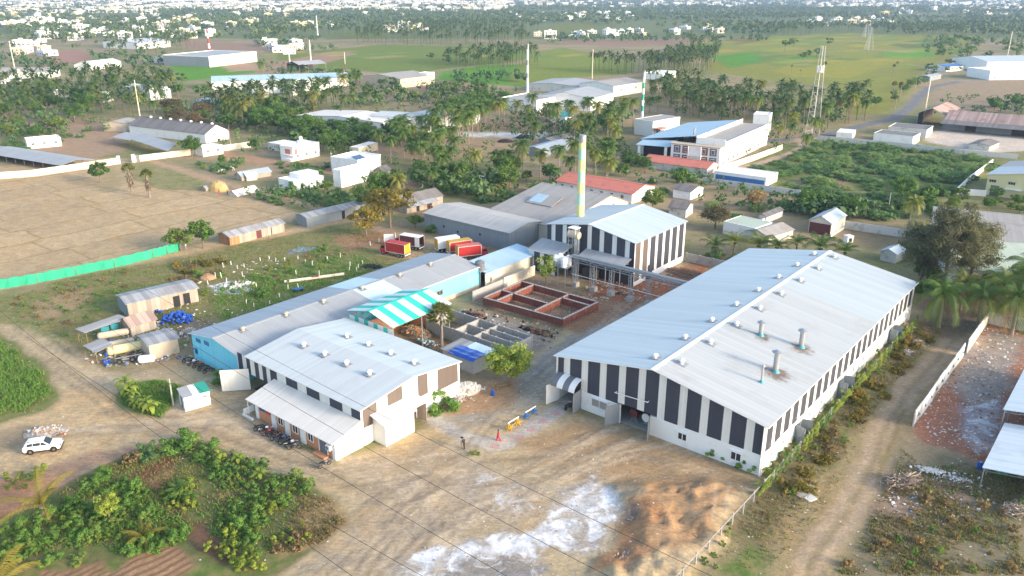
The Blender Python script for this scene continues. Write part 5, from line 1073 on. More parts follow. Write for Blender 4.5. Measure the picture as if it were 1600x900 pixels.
r,W,D=block('windowless pale block with grey roof next to the blue roofed factory',(1019,214),(983,211),(1061,206),6.0,name='factory_block',cat='factory',wall='white_trim',roof='roof_old',parapet=.15); MB().box(W*.0,W*.3,-3.5,-.1,3.3,3.5).obj('porch_roof','red_roof',r)
shed('red tiled outbuilding in front of the ornate office',(1104,275),(1003,262),(1122,267),2.4,3.7,'y',roof='red_roof',wall='dirty_white',cap='red_roof',name='outbuilding',cat='outbuilding')
r,W,D=block('long low white and blue building inside the mildewed wall',(1196,292),(1114,281),(1214,283),2.6,name='workshop',cat='building',wf=0,wall='white_paint',parapet=.2); MB().box(-.04,-.0,.5,D-.5,.2,1.8).obj('blue_band','blue_paint',r)
t=wall_run('mildewed white compound wall before the low blue building',[(1098,286),(1180,297),(1250,307)],1.8,'dirty_white')
t=wall_run('cream wall along the lane beside the blue roofed factory',[(1122,268),(1145,262),(1180,250),(1222,234)],2.0,'cream')
shed('small old house with grey asbestos roof behind the brown tree',(1078,313),(1052,308),(1098,305),2.5,3.4,'y',roof='roof_asbestos',wall='white_paint',cap=None,name='house',cat='house',ws=1)
shed('tiny white gabled hut behind the boiler house',(1071,341),(1048,335),(1082,333),2.5,3.6,'y',roof='roof_asbestos',wall='dirty_white',cap=None,name='hut',cat='hut',ws=0)
r,W,D=shed('gabled house with maroon front and pale metal roof',(1297,369),(1262,363),(1319,355),3.2,4.6,'x',roof='roof_skin',wall='cream',name='house',cat='house',cap='steel')
MB().box(-.06,-.01,.15,D-.15,0,2.7).obj('maroon_front','maroon',r); MB().box(-.8,W,-.5,-.3,0,.5).obj('plinth_wall','white_paint',r)
block('flat pale green roofed house behind the young palms',(1178,376),(1122,367),(1204,366),2.9,roof='roof_green',parapet=.12,ws=0)
shed('low house with old grey sheet roof joined to the green roofed one',(1200,384),(1170,372),(1238,372),2.2,3.2,'x',roof='roof_old',wall='dirty_white',cap=None,name='house',cat='house')
shed('small shed with dark roof behind a white yard wall',(1196,349),(1190,344),(1222,338),1.9,2.4,'x',roof='roof_asbestos',wall='dirty_white',cap=None)
wall_run('short white yard wall below the dark roofed shed',[(1190,350),(1206,345),(1222,338)],1.3,'white_paint')
wall_run('whitewashed wall behind the grass yard east of the maroon house',[(1319,357),(1350,362),(1412,371),(1470,380)],2.0,'dirty_white')
t=T('well_box','small white pump box in the grass yard','pump box',at(1325,378),.3); MB().box(-.8,.8,-.7,.7,0,1.5).box(-.9,.9,-.8,.8,1.5,1.6).obj('box_body','white_paint',t); MB().box(-.4,.4,-.73,-.7,.2,1.1).obj('door','dark',t)
shed('small white walled shed with pale roof at the warehouse corner',(1398,412),(1380,404),(1412,405),2.3,3.0,'x',roof='roof_skin',wall='dirty_white',cap=None)
# ---- east side
r,W,D=shed('large shed with ribbed pale green roof behind the casuarina tree',(1490,446),(1510,415),(1700,462),3.6,5.6,'x',roof='roof_green',wall='dirty_white',name='factory_shed',D=15,cap=None,rf=.97); 
r,W,D=shed('large old shed with brown grey roof behind the green roofed one',(1455,404),(1480,380),(1690,432),4.0,6.6,'x',roof='roof_old',wall='dirty_white',name='factory_shed',D=24,cap='roof_old',rf=.9)
n,a,W,D=nlr((1538,304),(1566,250,6),(1660,322)); n=at(1538,304); r=T('factory','cream factory with pale blue roof at the edge of the scrub','factory',n,a); gable(r,W,D,6,7.6,'y','roof_skin','pale_yellow',.5,splits=[(-.5,D*.55,'roof_skin','roof_skin'),(D*.55,D+.5,'roof_grey','roof_skin')])
for k in range(4): window(r,(W*(k+.5)/4-1,-.01,4.2),(1,0,0),1.8,.8,(0,-1,0),'beige','dark',2)
MB().box(1.2,3.4,-.06,0,0,3).obj('door','grey_panel',r); MB().box(5,9,-1.4,0,2.6,2.8).box(10.5,14,-1.4,0,2.6,2.8).obj('sun_shade','white_paint',r)
wall_run('whitewashed wall separating the scrub from the cream factory',[(1540,307),(1493,304),(1515,283),(1550,257)],1.8,'white_paint')
wall_run('long grey wall at the top of the scrub field',[(1278,219),(1370,227),(1430,233),(1500,241),(1590,249)],1.8,'dirty_white')
block('long white row house with dark flat roof above the scrub',(1425,227),(1367,219),(1436,221),3.1,roof='roof_asbestos',wf=0,ws=0,name='row_house',cat='house',parapet=.15)
r,W,D=block('small white hut at the left end of the row house',(1331,219),(1307,216),(1336,213),2.6,name='hut',cat='hut',parapet=.1)
block('half ruined white building behind the row house',(1446,216),(1392,207),(1456,209),3.0,roof='roof_asbestos',name='ruin',cat='building',wall='dirty_white',parapet=.3)
r,W,D=shed('long rusty roofed mill with pale lean-to',(1473,202),(1480,180),(1700,222),4.0,7.0,'x',roof='roof_rust',wall='clad_grey',name='mill',cat='mill',D=20,cap=None,doors=((.2,4,3.2,'interior'),(.55,6,3,'interior'),(.8,5,3.2,'interior')))
MB().slab([(-.5,-6,3.2),(W,-6,3.2),(W,-.1,4.2),(-.5,-.1,4.2)],.1,0,(1,0,0)).obj('leanto_roof','roof_asbestos',r)
r,W,D=shed('open fronted rusty gabled shed at the road bend',(1474,198),(1434,193),(1496,186),5.0,7.4,'x',roof='roof_rust',wall='maroon',open_=True,name='open_shed',cap=None)
shed('small lean-to with grey roof on the concrete yard',(1545,236),(1518,230),(1560,229),1.8,2.6,'x',roof='roof_asbestos',wall='dirty_white',cap=None)
# ---- middle distance factories
r,W,D=shed('white factory with grey blue roof behind the tall palms',(667,207),(626,200),(750,192),5.6,7.4,'x',roof='roof_grey_blue',wall='white_paint',name='factory',cat='factory',ws=0)
for k in range(5): MB().box(W*(k+.5)/5-.15,W*(k+.5)/5+.15,-.2,0,0,5.4).obj('pilaster','white_paint',r)
shed('white roofed wing left of the grey blue roofed factory',(640,205),(600,196),(668,197),5.4,6.4,'y',roof='roof_white',wall='white_paint',name='factory_wing',cat='factory')
shed('beige roofed factory wing with blue doors among the palms',(600,208),(505,187),(640,198),4.2,5.4,'x',roof='roof_leanto',wall='white_paint',name='factory_wing',cat='factory',doors=((.1,4,3,'blue_paint'),(.4,4,3,'blue_paint')))
shed('long white factory with light blue roof beside the paddy field',(332,141),(300,132),(546,134),5,7,'x',roof='roof_factory_blue',wall='white_paint',name='factory',cat='factory',wf=6,D=24)
for i,q in enumerate([((398,146),(380,141),(455,145),4.2),((455,149),(445,146),(500,147),4.6),((500,141),(490,138),(530,138),3.2)]): block(['low white stores left below the light blue roof','white house with parapet before the light blue roof','small white block at the right end of the light blue roof'][i],*q,wf=3,ws=0,name='store_house')
shed('beige factory with grey roof and white stair tower',(626,138),(574,131),(678,131),5.4,7.2,'x',roof='roof_old',wall='beige',name='factory',cat='factory',wf=4)
block('white stair tower at the end of the beige factory',(668,132),(662,130),(679,130),6.6,name='stair_tower',cat='tower',parapet=.3)
r,W,D=block('white factory with tall grey end wall beside the red and white chimney',(328,105),(285,99),(402,96),7.5,name='factory',cat='factory',roof='roof_grey',wf=5); MB().box(-.1,0,0,D,0,7.4).obj('grey_wall','clad_grey',r)
shed('low grey roofed sheds left of the red and white chimney',(300,100),(268,94),(330,96),4,5.4,'x',roof='roof_grey',wall='dirty_white',name='factory_wing',cat='factory')
shed('open grey steel shed in the bare plot',(468,113),(452,110),(510,110),5.2,7.0,'x',roof='roof_grey',wall='clad_grey',open_=True,name='open_shed')
shed('two white factory halls far left behind the paddy field',(214,77),(202,72),(267,73),6,8.5,'x',roof='roof_white',wall='white_paint',name='factory',cat='factory',wf=4)
shed('long pale green roofed shed among the palms',(142,110),(105,103),(190,104),4,6,'x',roof='roof_pale',wall='white_paint',name='factory_shed',D=14)
block('two storey white house among the palms',(236,157),(206,151),(268,153),5.6,wf=3,ws=2,storeys=2,stair=(.1,.35,.2,.8,1.8))
shed('open tin shelter beyond the brown trees',(332,168),(308,165),(340,162),2.6,3.4,'x',roof='roof_grey_blue',wall='clad_tin',open_=True,name='open_shed')
for i,(N,L,Q,he) in enumerate([((24,124),(-30,116),(37,121),4),((78,122),(40,114),(95,118),4.2),((8,131),(-40,126),(34,127),3)]): shed(['old mill with brown roof at the left edge','old mill with brown roof beside the tall cream stack','low grey roofed mill wing at the left edge'][i],N,L,Q,he,he+2.2,'y',roof='roof_old',wall='white_paint',name='mill',cat='mill')
block('white factory hall under the silver chimney',(838,176),(797,168),(876,168),5.4,name='factory',cat='factory',roof='roof_old',wf=4)
shed('white gabled factory hall right of the silver chimney',(922,174),(858,163),(958,163),6,8.4,'x',roof='roof_grey',wall='white_paint',name='factory',cat='factory',wf=4)
shed('brown roofed hall behind the palms near the green banded stack',(958,152),(930,143),(1004,144),6,7.6,'x',roof='roof_old',wall='white_paint',name='factory',cat='factory',wf=2)
shed('wide low grey roof left of the brown roofed hall',(900,146),(840,138),(935,137),4,5,'x',roof='roof_grey',wall='dirty_white',name='factory_wing',cat='factory')
r,W,D=shed('bright blue roofed pavilion among the palms',(882,194),(864,190),(896,189),3.2,4.6,'x',roof='teal',wall='white_paint',name='pavilion',cat='pavilion',cap=None)
block('white roofed pump house near the green field',(1035,125),(1018,121),(1056,120),3.6,name='pump_house')
block('large white factory at the road end, front block',(1545,125),(1526,119),(1660,124),5.5,name='factory',cat='factory',wf=7,roof='white_trim')
shed('large white factory at the road end, rear hall',(1540,112),(1526,104),(1680,110),7,9.5,'x',roof='roof_skin',wall='white_paint',name='factory',cat='factory')
shed('blue and white sheds beside the road end',(1478,112),(1468,108),(1505,110),3.4,4.4,'x',roof='blue_paint',wall='white_paint',name='shed')
shed('flat blue grey shed roof beside the road',(1452,127),(1444,124),(1470,123),2.8,3.3,'x',roof='roof_grey_blue',wall='clad_grey')
# ---- chimneys, poles, towers
w,rd,gr='white_trim','red_paint','green_paint'
chimney('chimney','red and white banded chimney behind the white factory',(329,92),45,.95,[(.18,w),(.17,rd),(.17,w),(.17,rd),(.16,w),(.15,rd)])
chimney('chimney','small black and white banded chimney far left',(221,64),42,.9,[(.2,w),(.1,'dark'),(.2,w),(.1,'dark'),(.2,w),(.1,'dark'),(.1,w)])
chimney('chimney','green and white banded chimney beside the palm grove',(1002,200),111,.62,[(.3,w)]+[(.1,gr),(.1,w)]*3+[(.1,'cream')])
chimney('chimney','white lattice braced chimney with dark bands',(824,150),69,.8,[(.35,w),(.1,'steel'),(.15,w),(.1,'steel'),(.2,w),(.1,'steel')])
chimney('chimney','pair of slim white chimneys, right hand one',(486,97),62,.55,[(1,w)]); chimney('chimney','pair of slim white chimneys, left hand one',(453,100),72,.5,[(1,w)])
chimney('chimney','lone white chimney near the far white houses',(496.5,56),24,.8,[(1,w)])
chimney('stack_pole','slender cream stack at the left edge',(24,112),64,.38,[(1,'cream')],False); chimney('stack_pole','slender cream stack beside the block shed',(222,203),125,.24,[(1,'cream')],False)
chimney('stack_pole','rust and grey pole by the blue roofed factory',(541,126),82,.28,[(.6,'rust'),(.4,'cream')],False); chimney('stack_pole','plain cream pole beyond the silver chimney',(925,124),77,.3,[(1,'cream')],False)
chimney('stack_pole','leaning cream stack at the road bend',(1442,192),125,.33,[(1,'cream')],False); chimney('stack_pole','tall cream stack above the far white factory',(1571,103),49,.4,[(1,'cream')],False)
def lattice(label,base,top,w0,w1,ant=True):
    p=at(*base); H=hgt(*base,top); t=T('lattice_tower',label,'tower',p,.4); m=MB(); n=14
    f=lambda z:(w0+(w1-w0)*z/H)/2
    for sx in (-1,1):
        for sy in (-1,1): m.tube((sx*w0/2,sy*w0/2,0),(sx*w1/2,sy*w1/2,H),.1,4)
    z=0
    for k in range(n):
        a,b=H*k/n,H*(k+1)/n; fa,fb=f(a),f(b)
        for (sx,sy),(tx,ty) in (((-1,-1),(1,-1)),((1,-1),(1,1)),((1,1),(-1,1)),((-1,1),(-1,-1))): m.tube((sx*fa,sy*fa,a),(tx*fb,ty*fb,b),.035,3).tube((sx*fb,sy*fb,b),(tx*fb,ty*fb,b),.035,3)
    m.obj('frame','steel',t)
    if ant:
        for k in range(6): a=k*1.047; MB().box(1.2*math.cos(a)-.15,1.2*math.cos(a)+.15,1.2*math.sin(a)-.15,1.2*math.sin(a)+.15,H*.72,H*.72+2.6).obj('antenna','white_trim',t)
lattice('grey lattice phone tower standing in the palm grove',(1268,215),72,3.8,1.1); lattice('distant transmission tower in the fields',(1357,79),42,6,1.0,False)
lattice('faint second transmission tower beyond the first one',(1352,58),36,6,1.2,False)
u0=None
def upole(label,px,py,top,group='electric poles'):
    p=at(px,py); H=hgt(px,py,top); t=T('electric_pole',label,'pole',p,random.uniform(0,3),group); MB().tube((0,0,0),(0,0,H),.14,7,.09).obj('mast','concrete',t); MB().box(-.7,.7,-.05,.05,H-.7,H-.6).obj('crossarm','steel',t)
for lb,px,py,ty in (('leaning pole with stay at the pump cabin',271,634,592),('concrete pole left of the cube house',519,265,237),('concrete pole on the shed edge by the transport yard',798,385,358),('pole by the road bend',1430,138,115),('pole beside the lane to the blue roofed factory',1266,220,180),('pole at the scrub field corner',1388,326,301),('pole near the old factory wall',361,232,205),('pole in the grove by the lane',1146,262,232)): upole(lb,px,py,ty)
for i,(a,b) in enumerate([((327,507),(1022,862)),((414,605),(820,835)),((330,618),(790,902)),((200,628),(655,900)),((95,562),(545,900))]):
    A,B=at(*a,8.5),at(*b,8.5); d=(B-A).normalized(); A=A-d*28; B=B+d*14; t=T('power_cable',f'thin overhead power line, {["first","second","third","fourth","fifth"][i]} counted from the warehouses','cable',(A.x,A.y,0),0,'overhead lines')
    m=MB(); n=12
    for k in range(n):
        f=lambda q:(A-Vector((A.x,A.y,0))).lerp(B-Vector((A.x,A.y,0)),q)-Vector((0,0,1.2*(1-(2*q-1)**2)-.8))
        m.tube(f(k/n),f((k+1)/n),.022,4,cap=False)
    m.obj('strand','dark',t)
# ================================================================== VEHICLES
def wheel(root,x,y,r,w,name='wheel',rim='chrome'):
    t=MB().lathe((0,0,0),[(r*.6,-w/2),(r*.93,-w/2),(r,-w*.3),(r,w*.3),(r*.93,w/2),(r*.6,w/2)],18).obj('wheel','rubber',root,True,(x,y,r)); t.rotation_euler=(R(90),0,0)
    MB().lathe((0,0,0),[(0,w*.42),(r*.2,w*.46),(r*.6,w*.36),(r*.62,-w*.36),(r*.2,-w*.46),(0,-w*.42)],14).obj('rim',rim,t)
def suv(label,p,rz):
    t=T('parked_car',label,'car',p,rz); Wd=.88
    prof=[(-2.12,.45),(-2.18,.75),(-2.12,1.05),(-1.95,1.12),(-1.72,1.52),(-1.3,1.62),(-.2,1.63),(.3,1.56),(1.0,1.08),(1.75,.98),(2.1,.86),(2.18,.6),(2.1,.36),(-2.05,.34)]
    m=MB(); rows=[(-1,.0),(-.93,.06),(.93,.06),(1,.0)]
    def sec(s,ins):
        out=[]
        for x,z in prof:
            k=1 if z<1.13 else 1-.22*(z-1.12)/.5
            out.append(Vector((x*(1-.015*abs(s)) ,s*Wd*k,z-(.04 if abs(s)>.95 and z>1.5 else 0)+(.03 if abs(s)>.95 and z<.5 else 0))))
        return out
    S_=[sec(s,i) for s,i in rows]
    for A,B in zip(S_,S_[1:]):
        for k in range(len(A)): m.poly([A[k],A[(k+1)%len(A)],B[(k+1)%len(A)],B[k]],0)
    m.poly(S_[0]); m.poly(S_[-1][::-1]); body=m.obj('body','car_white',t)
    g=MB()
    for s in (-1,1):
        y=lambda z: s*(Wd*(1-.22*max(0,z-1.12)/.5)+.012)
        for q in ([(-1.62,1.16),(-1.5,1.47),(-.95,1.5),(-.95,1.16)],[(-.88,1.16),(-.88,1.5),(-.05,1.5),(-.05,1.16)],[(.02,1.16),(.02,1.5),(.25,1.47),(.82,1.14)]): g.poly([(x,y(z),z) for x,z in q])
    g.obj('side_window','glass',t)
    MB().poly([(.32,-.62,1.56),(.32,.62,1.56),(1.0,.78,1.10),(1.0,-.78,1.10)]).obj('windscreen','glass',t).location=(.015,0,.015)
    MB().poly([(-1.74,-.62,1.5),(-1.74,.62,1.5),(-1.95,.76,1.15),(-1.95,-.76,1.15)]).obj('rear_window','glass',t).location=(-.02,0,.01)
    for s in (-1,1): MB().box(1.98,2.19,s*.62-.17,s*.62+.17,.74,.88).obj('headlight','chrome',t); MB().box(-2.2,-2.08,s*.68-.15,s*.68+.15,.82,1.02).obj('tail_light','red_paint',t); MB().box(.55,.72,s*.95-.1,s*.95+.1,1.08,1.2).obj('mirror','car_white',t)
    MB().box(-2.2,2.2,-.86,.86,.26,.42).box(-1.0,1.0,-.9,.9,.3,.45).obj('sill_trim','black_paint',t); MB().box(-1.5,.1,-.66,-.62,1.64,1.68).box(-1.5,.1,.62,.66,1.64,1.68).obj('roof_rail','black_paint',t)
    for x in (-1.32,1.35):
        for s in (-1,1): wheel(t,x,s*.8,.36,.24)
    for x in (-1.32,1.35):
        for s in (-1,1): MB().disc((x,s*.885,.40),.42,(0,1,0),.02,16).obj('wheel_arch','black_paint',t)
suv('white sport utility car parked before the grey stone heap',at(69,703),R(16))
def truck(label,p,rz,side='red_paint',roof='red_paint',door='yellow',opened=False,frame='white_trim'):
    t=T('cargo_truck',label,'truck',p,rz,'trucks parked by the storage shed'); L,Wd=6.0,2.3
    if opened:
        MB().box(-L,0,-Wd/2,-Wd/2+.08,1.15,3.6).box(-L,0,Wd/2-.08,Wd/2,1.15,3.6).box(-.08,0,-Wd/2+.08,Wd/2-.08,1.15,3.6).box(-L,0,-Wd/2,Wd/2,1.02,1.15).obj('cargo_box',side,t); MB().box(-L+.2,-.1,-Wd/2+.09,Wd/2-.09,1.16,1.2).obj('cargo_floor','grey_panel',t)
        MB().box(-L-.05,-L+1.3,-Wd/2-.03,-Wd/2-.005,1.15,3.6).box(-L-.05,-L+1.3,Wd/2+.005,Wd/2+.03,1.15,3.6).obj('rear_door','white_trim',t)
    else:
        MB().box(-L,0,-Wd/2,Wd/2,1.1,3.6).obj('cargo_box',side,t)
        for s in (0,1): MB().box(-L-.06,-L-.01,-Wd/2+.06+s*(Wd/2-.04),-.02+s*(Wd/2-.04),1.2,3.5).obj('rear_door',door,t)
    MB().box(-L-.02,.02,-Wd/2-.02,Wd/2+.02,3.605,3.66).obj('cargo_roof',roof,t)
    f=MB()
    for y in (-Wd/2-.03,Wd/2-.05): f.box(-L-.05,-L+.05,y,y+.08,1.1,3.6).box(-.08,.02,y,y+.08,1.1,3.6).box(-L,0,y,y+.08,1.08,1.18).box(-L,0,y,y+.08,3.52,3.6)
    f.obj('box_frame',frame,t)
    c=MB(); pr=[(.15,.55),(.15,2.55),(1.25,2.55),(1.75,1.7),(1.85,.55)]
    for A,B in zip(pr,pr[1:]+pr[:1]): c.poly([(A[0],-1.05,A[1]),(B[0],-1.05,B[1]),(B[0],1.05,B[1]),(A[0],1.05,A[1])])
    for s in (-1,1): c.poly([(x,s*1.05,z) for x,z in pr])
    c.obj('cab','red_paint',t); g=MB().poly([(1.3,-.95,2.5),(1.3,.95,2.5),(1.76,.95,1.72),(1.76,-.95,1.72)])
    for s in (-1,1): g.poly([(.4,s*1.06,1.75),(1.6,s*1.06,1.75),(1.2,s*1.06,2.4),(.4,s*1.06,2.4)])
    g.obj('cab_window','glass',t).location=(.02,0,0); MB().box(1.8,1.95,-1.05,1.05,.45,.75).box(-L-.1,-L,-1.1,1.1,.7,.95).obj('bumper','white_trim',t); MB().box(-L,1.6,-.45,.45,.7,.95).obj('chassis','black_paint',t)
    for s in (-1,1): MB().box(1.84,1.9,s*.75-.15,s*.75+.15,.85,1.05).obj('headlight','white_trim',t)
    for x in (1.0,-4.0,-4.95):
        for s in (-1,1): wheel(t,x,s*.92,.48,.32,rim='galv')
    t.scale=(.88,.88,.88)
u=AX*1.0
truck('red box truck with closed yellow doors at the left end of the truck row',at(607,397),R(150)); truck('red and white truck with open empty cargo box',at(629,386),R(152),'maroon','white_trim','white_trim',True)
truck('white roofed truck with yellow doors half hidden between truck and shed',at(716,389),R(28),'white_trim','white_trim'); truck('yellow roofed truck in the middle of the right truck group',at(735,394),R(26),'red_paint','yellow'); truck('pink roofed red truck nearest the lean shed',at(750,402),R(22),'red_paint','red_roof')
def bike(label,p,rz,col,group):
    t=T('motorcycle',label,'motorcycle',p,rz,group)
    for x in (-.62,.62):
        w=MB().lathe((0,0,0),[(.22,-.05),(.29,-.05),(.31,0),(.29,.05),(.22,.05),(.22,-.05)],16).obj('wheel','rubber',t,True,(x,0,.31)); w.rotation_euler=(R(90),0,0); MB().lathe((0,0,0),[(0,.02),(.22,.02),(.22,-.02),(0,-.02)],10).obj('rim','chrome',w)
    MB().tube((.62,.07,.31),(.38,.07,.95),.03,5).tube((.62,-.07,.31),(.38,-.07,.95),.03,5).tube((.4,0,.8),(-.1,0,.4),.04,5).tube((-.62,.1,.31),(-.1,.08,.35),.03,5).tube((-.62,-.1,.31),(-.1,-.08,.35),.03,5).tube((-.1,0,.4),(-.6,0,.75),.04,5).obj('frame','black_paint',t)
    MB().lathe((.1,0,.72),[(0,-.12),(.16,-.06),(.19,.03),(.12,.14),(0,.17)],10).obj('fuel_tank',col,t,True).scale=(1.5,1,1); MB().box(-.75,-.08,-.13,.13,.72,.82).obj('seat','rubber',t); MB().box(-.05,.2,-.15,.15,.25,.55).tube((-.2,.17,.3),(-.85,.17,.4),.05,6).obj('engine','chrome',t)
    MB().tube((.34,-.36,1.02),(.34,.36,1.02),.02,5).obj('handlebar','chrome',t); MB().lathe((.48,0,.88),[(0,-.08),(.1,-.04),(.1,.06),(0,.08)],10).obj('headlight','chrome',t); MB().box(.36,.9,-.06,.06,.6,.63).box(-.95,-.5,-.07,.07,.6,.64).obj('mudguard',col,t); return t
cols=['black_paint','car_white','red_paint','black_paint','maroon','blue_paint','black_paint','car_white','grey_panel']
for i in range(9):
    x=-85.6+i*.92; bike(['first','second','third','fourth','fifth','sixth','seventh','eighth','ninth'][i]+' motorcycle of the office row counted from the blue window',cw(x,51.1+.25*(i%2)),RZ+R(62+random.uniform(-9,9)),cols[i],'motorcycles in front of the brick office')
bike('motorcycle standing on the concrete path near the awning gate',at(888,639),TH,'maroon',None); bike('motorcycle behind the corner of the big warehouse',cw(-61.8,85.5),TH,'black_paint',None); bike('motorcycle parked alone by the office doorstep corner',at(508,729),.8,'grey_panel',None)
for i in range(5): bike(['first','second','third','fourth','fifth'][i]+' motorcycle by the turquoise gable counted from the road',cw(-112.5+i*1.5,56.1),RZ+R(75),cols[i],'motorcycles along the turquoise gable')
bike('motorcycle in front of the weathered asbestos shed',at(672,326),.5,'red_paint',None)
# ================================================================== PEOPLE
def person(label,p,rz,top,bottom,skin=(.22,.12,.075),hair=(.015,.013,.012),pose='stand',saree=False,group=None,h=1.68):
    k=h/1.7; st=.12 if pose!='walk' else .26
    J={'pel':(0,0,.93),'sp':(0,.01,1.15),'ch':(.0,.0,1.36),'nk':(.02,0,1.48),'hd0':(.03,0,1.54),'hd1':(.035,0,1.66),'hr':(0,-.09,.9),'kr':(st*.6,-.1,.5),'ar':(-.02 if pose!='walk' else .2,-.1,.08),'tr':(.16 if pose!='walk' else .36,-.11,.03),'hl':(0,.09,.9),'kl':(-st*.1,.1,.5),'al':(-.04 if pose!='walk' else -.3,.1,.08),'tl':(.14 if pose!='walk' else -.14,.11,.03),
       'shr':(0,-.18,1.4),'er':(-.03,-.25,1.13),'wr':(.12,-.24,.93),'fr':(.17,-.23,.85),'shl':(0,.18,1.4),'el':(.0,.25,1.13),'wl':(.22,.18,1.08),'fl':(.3,.14,1.08)}
    if pose=='lean':
        for a in J: x,y,z=J[a]; J[a]=(x+max(0,z-.93)*.28,y,z)
    rad={'pel':.15,'sp':.135,'ch':.16,'nk':.055,'hd0':.08,'hd1':.098,'hr':.1,'kr':.065,'ar':.042,'tr':.04,'hl':.1,'kl':.065,'al':.042,'tl':.04,'shr':.075,'er':.045,'wr':.03,'fr':.04,'shl':.075,'el':.045,'wl':.03,'fl':.04}
    if saree: rad.update(kr=.11,kl=.11,ar=.12,al=.12,hr=.12,hl=.12,pel=.16)
    E=[('pel','sp'),('sp','ch'),('ch','nk'),('nk','hd0'),('hd0','hd1'),('pel','hr'),('hr','kr'),('kr','ar'),('ar','tr'),('pel','hl'),('hl','kl'),('kl','al'),('al','tl'),('ch','shr'),('shr','er'),('er','wr'),('wr','fr'),('ch','shl'),('shl','el'),('el','wl'),('wl','fl')]
    ks=list(J); me=bpy.data.meshes.new('person'); me.from_pydata([Vector(J[a])*k for a in ks],[(ks.index(a),ks.index(b)) for a,b in E],[])
    ob=bpy.data.objects.new('person',me); link(ob,None,p,rz); tag(ob,label,'person',group)
    mo=ob.modifiers.new('Skin','SKIN'); sv=me.skin_vertices[0].data
    for i,a in enumerate(ks): sv[i].radius=(rad[a]*k,rad[a]*k); sv[i].use_root=(a=='pel')
    ob.modifiers.new('Sub','SUBSURF').render_levels=2
    t=NT('clothing'); s=t.sep(t.obj()); z=s[2]; c=t.mix(t.math('GREATER_THAN',z,.93*k),bottom,top)
    c=t.mix(t.math('GREATER_THAN',z,1.47*k),c,skin); c=t.mix(t.math('LESS_THAN',z,.07*k),c,(.04,.03,.03)); ay=t.math('ABSOLUTE',s[1]); hand=t.math('MULTIPLY',t.math('LESS_THAN',z,1.18*k),t.math('GREATER_THAN',ay,.17*k)); c=t.mix(t.math('MULTIPLY',hand,t.math('GREATER_THAN',z,.75*k)),c,skin)
    t.lk(c,t.b.inputs['Base Color']); me.materials.append(t.m)
    hm=NT('hair'); hm.b.inputs['Base Color'].default_value=c4(hair); hx,hy,hz=Vector(J['hd1'])*k
    MB().lathe((hx-.025,hy,hz+.0),[(.105*k,-.06*k),(.112*k,.02*k),(.085*k,.085*k),(0,.118*k)],12).obj('hair',hm.m,ob,True)
    f=MB(); 
    for s_ in (-1,1): f.box(hx+.088*k,hx+.1*k,hy+s_*.035-.014,hy+s_*.035+.014,hz-.02,hz)
    f.obj('eye','dark',ob); MB().box(hx+.09*k,hx+.118*k,-.012,.012,hz-.055,hz-.02).obj('nose',t.m,ob) if False else None
    return ob
person('person in white shirt and grey trousers standing on the yard beside a second man',at(721.2,700.5),R(-20),(.75,.74,.74),(.35,.35,.38),group=None)
person('person in dark shirt and black trousers leaning towards the man in white',at(725.6,702),R(150),(.03,.025,.025),(.02,.02,.022),pose='lean')
person('person in a bright red sari walking along the concrete path',at(779,688.5),R(200),(.62,.035,.06),(.62,.03,.05),saree=True,pose='walk',h=1.6)
person('person in red beside the straw stack',at(343,306),R(90),(.5,.06,.06),(.4,.06,.06)); person('person in dark clothes near the crop tent',at(355.5,304.5),R(20),(.03,.03,.035),(.02,.02,.02)); person('person in pale shirt in the shade of the field tree',at(291,391),0,(.7,.68,.62),(.3,.28,.3))
# cow
def cow(label,p,rz,c1):
    t=T('cow',label,'cow',p,rz); me=bpy.data.meshes.new('cow'); J=[(-.75,0,1.15),(0,0,1.12),(.65,0,1.15),(.95,0,1.3),(1.2,0,1.35),(1.45,0,1.2),(-.7,-.2,.95),(-.8,-.2,.5),(-.72,-.2,.05),(-.7,.2,.95),(-.8,.2,.5),(-.72,.2,.05),(.6,-.2,.9),(.62,-.2,.45),(.6,-.2,.05),(.6,.2,.9),(.62,.2,.45),(.6,.2,.05),(-.95,0,1.1),(-1.0,0,.6),(1.2,-.22,1.42),(1.2,.22,1.42)]
    E=[(0,1),(1,2),(2,3),(3,4),(4,5),(0,6),(6,7),(7,8),(0,9),(9,10),(10,11),(2,12),(12,13),(13,14),(2,15),(15,16),(16,17),(0,18),(18,19),(4,20),(4,21)]; rd=[.3,.36,.32,.2,.16,.11,.17,.09,.06,.17,.09,.06,.15,.08,.06,.15,.08,.06,.04,.04,.05,.05]
    me.from_pydata(J,[tuple(e) for e in E],[]); ob=bpy.data.objects.new('body',me); link(ob,t); ob.modifiers.new('Skin','SKIN')
    for i,q in enumerate(rd): me.skin_vertices[0].data[i].radius=(q,q); me.skin_vertices[0].data[i].use_root=(i==1)
    ob.modifiers.new('Sub','SUBSURF').render_levels=1; n=NT('hide'); f=n.ramp(n.noise(1.6,2,n.obj()),.48,.52); n.lk(n.mix(f,c1,(.7,.68,.65)),n.b.inputs['Base Color']); me.materials.append(n.m)
    MB().tube((1.2,-.1,1.45),(1.15,-.22,1.7),.03,5,.01).tube((1.2,.1,1.45),(1.15,.22,1.7),.03,5,.01).obj('horn','beige',t)
cow('black and white cow standing on the red soil by the shacks',at(345,272),.3,(.03,.03,.03)); cow('brown cow lying along the red soil track',at(364,268),2.4,(.2,.1,.06))
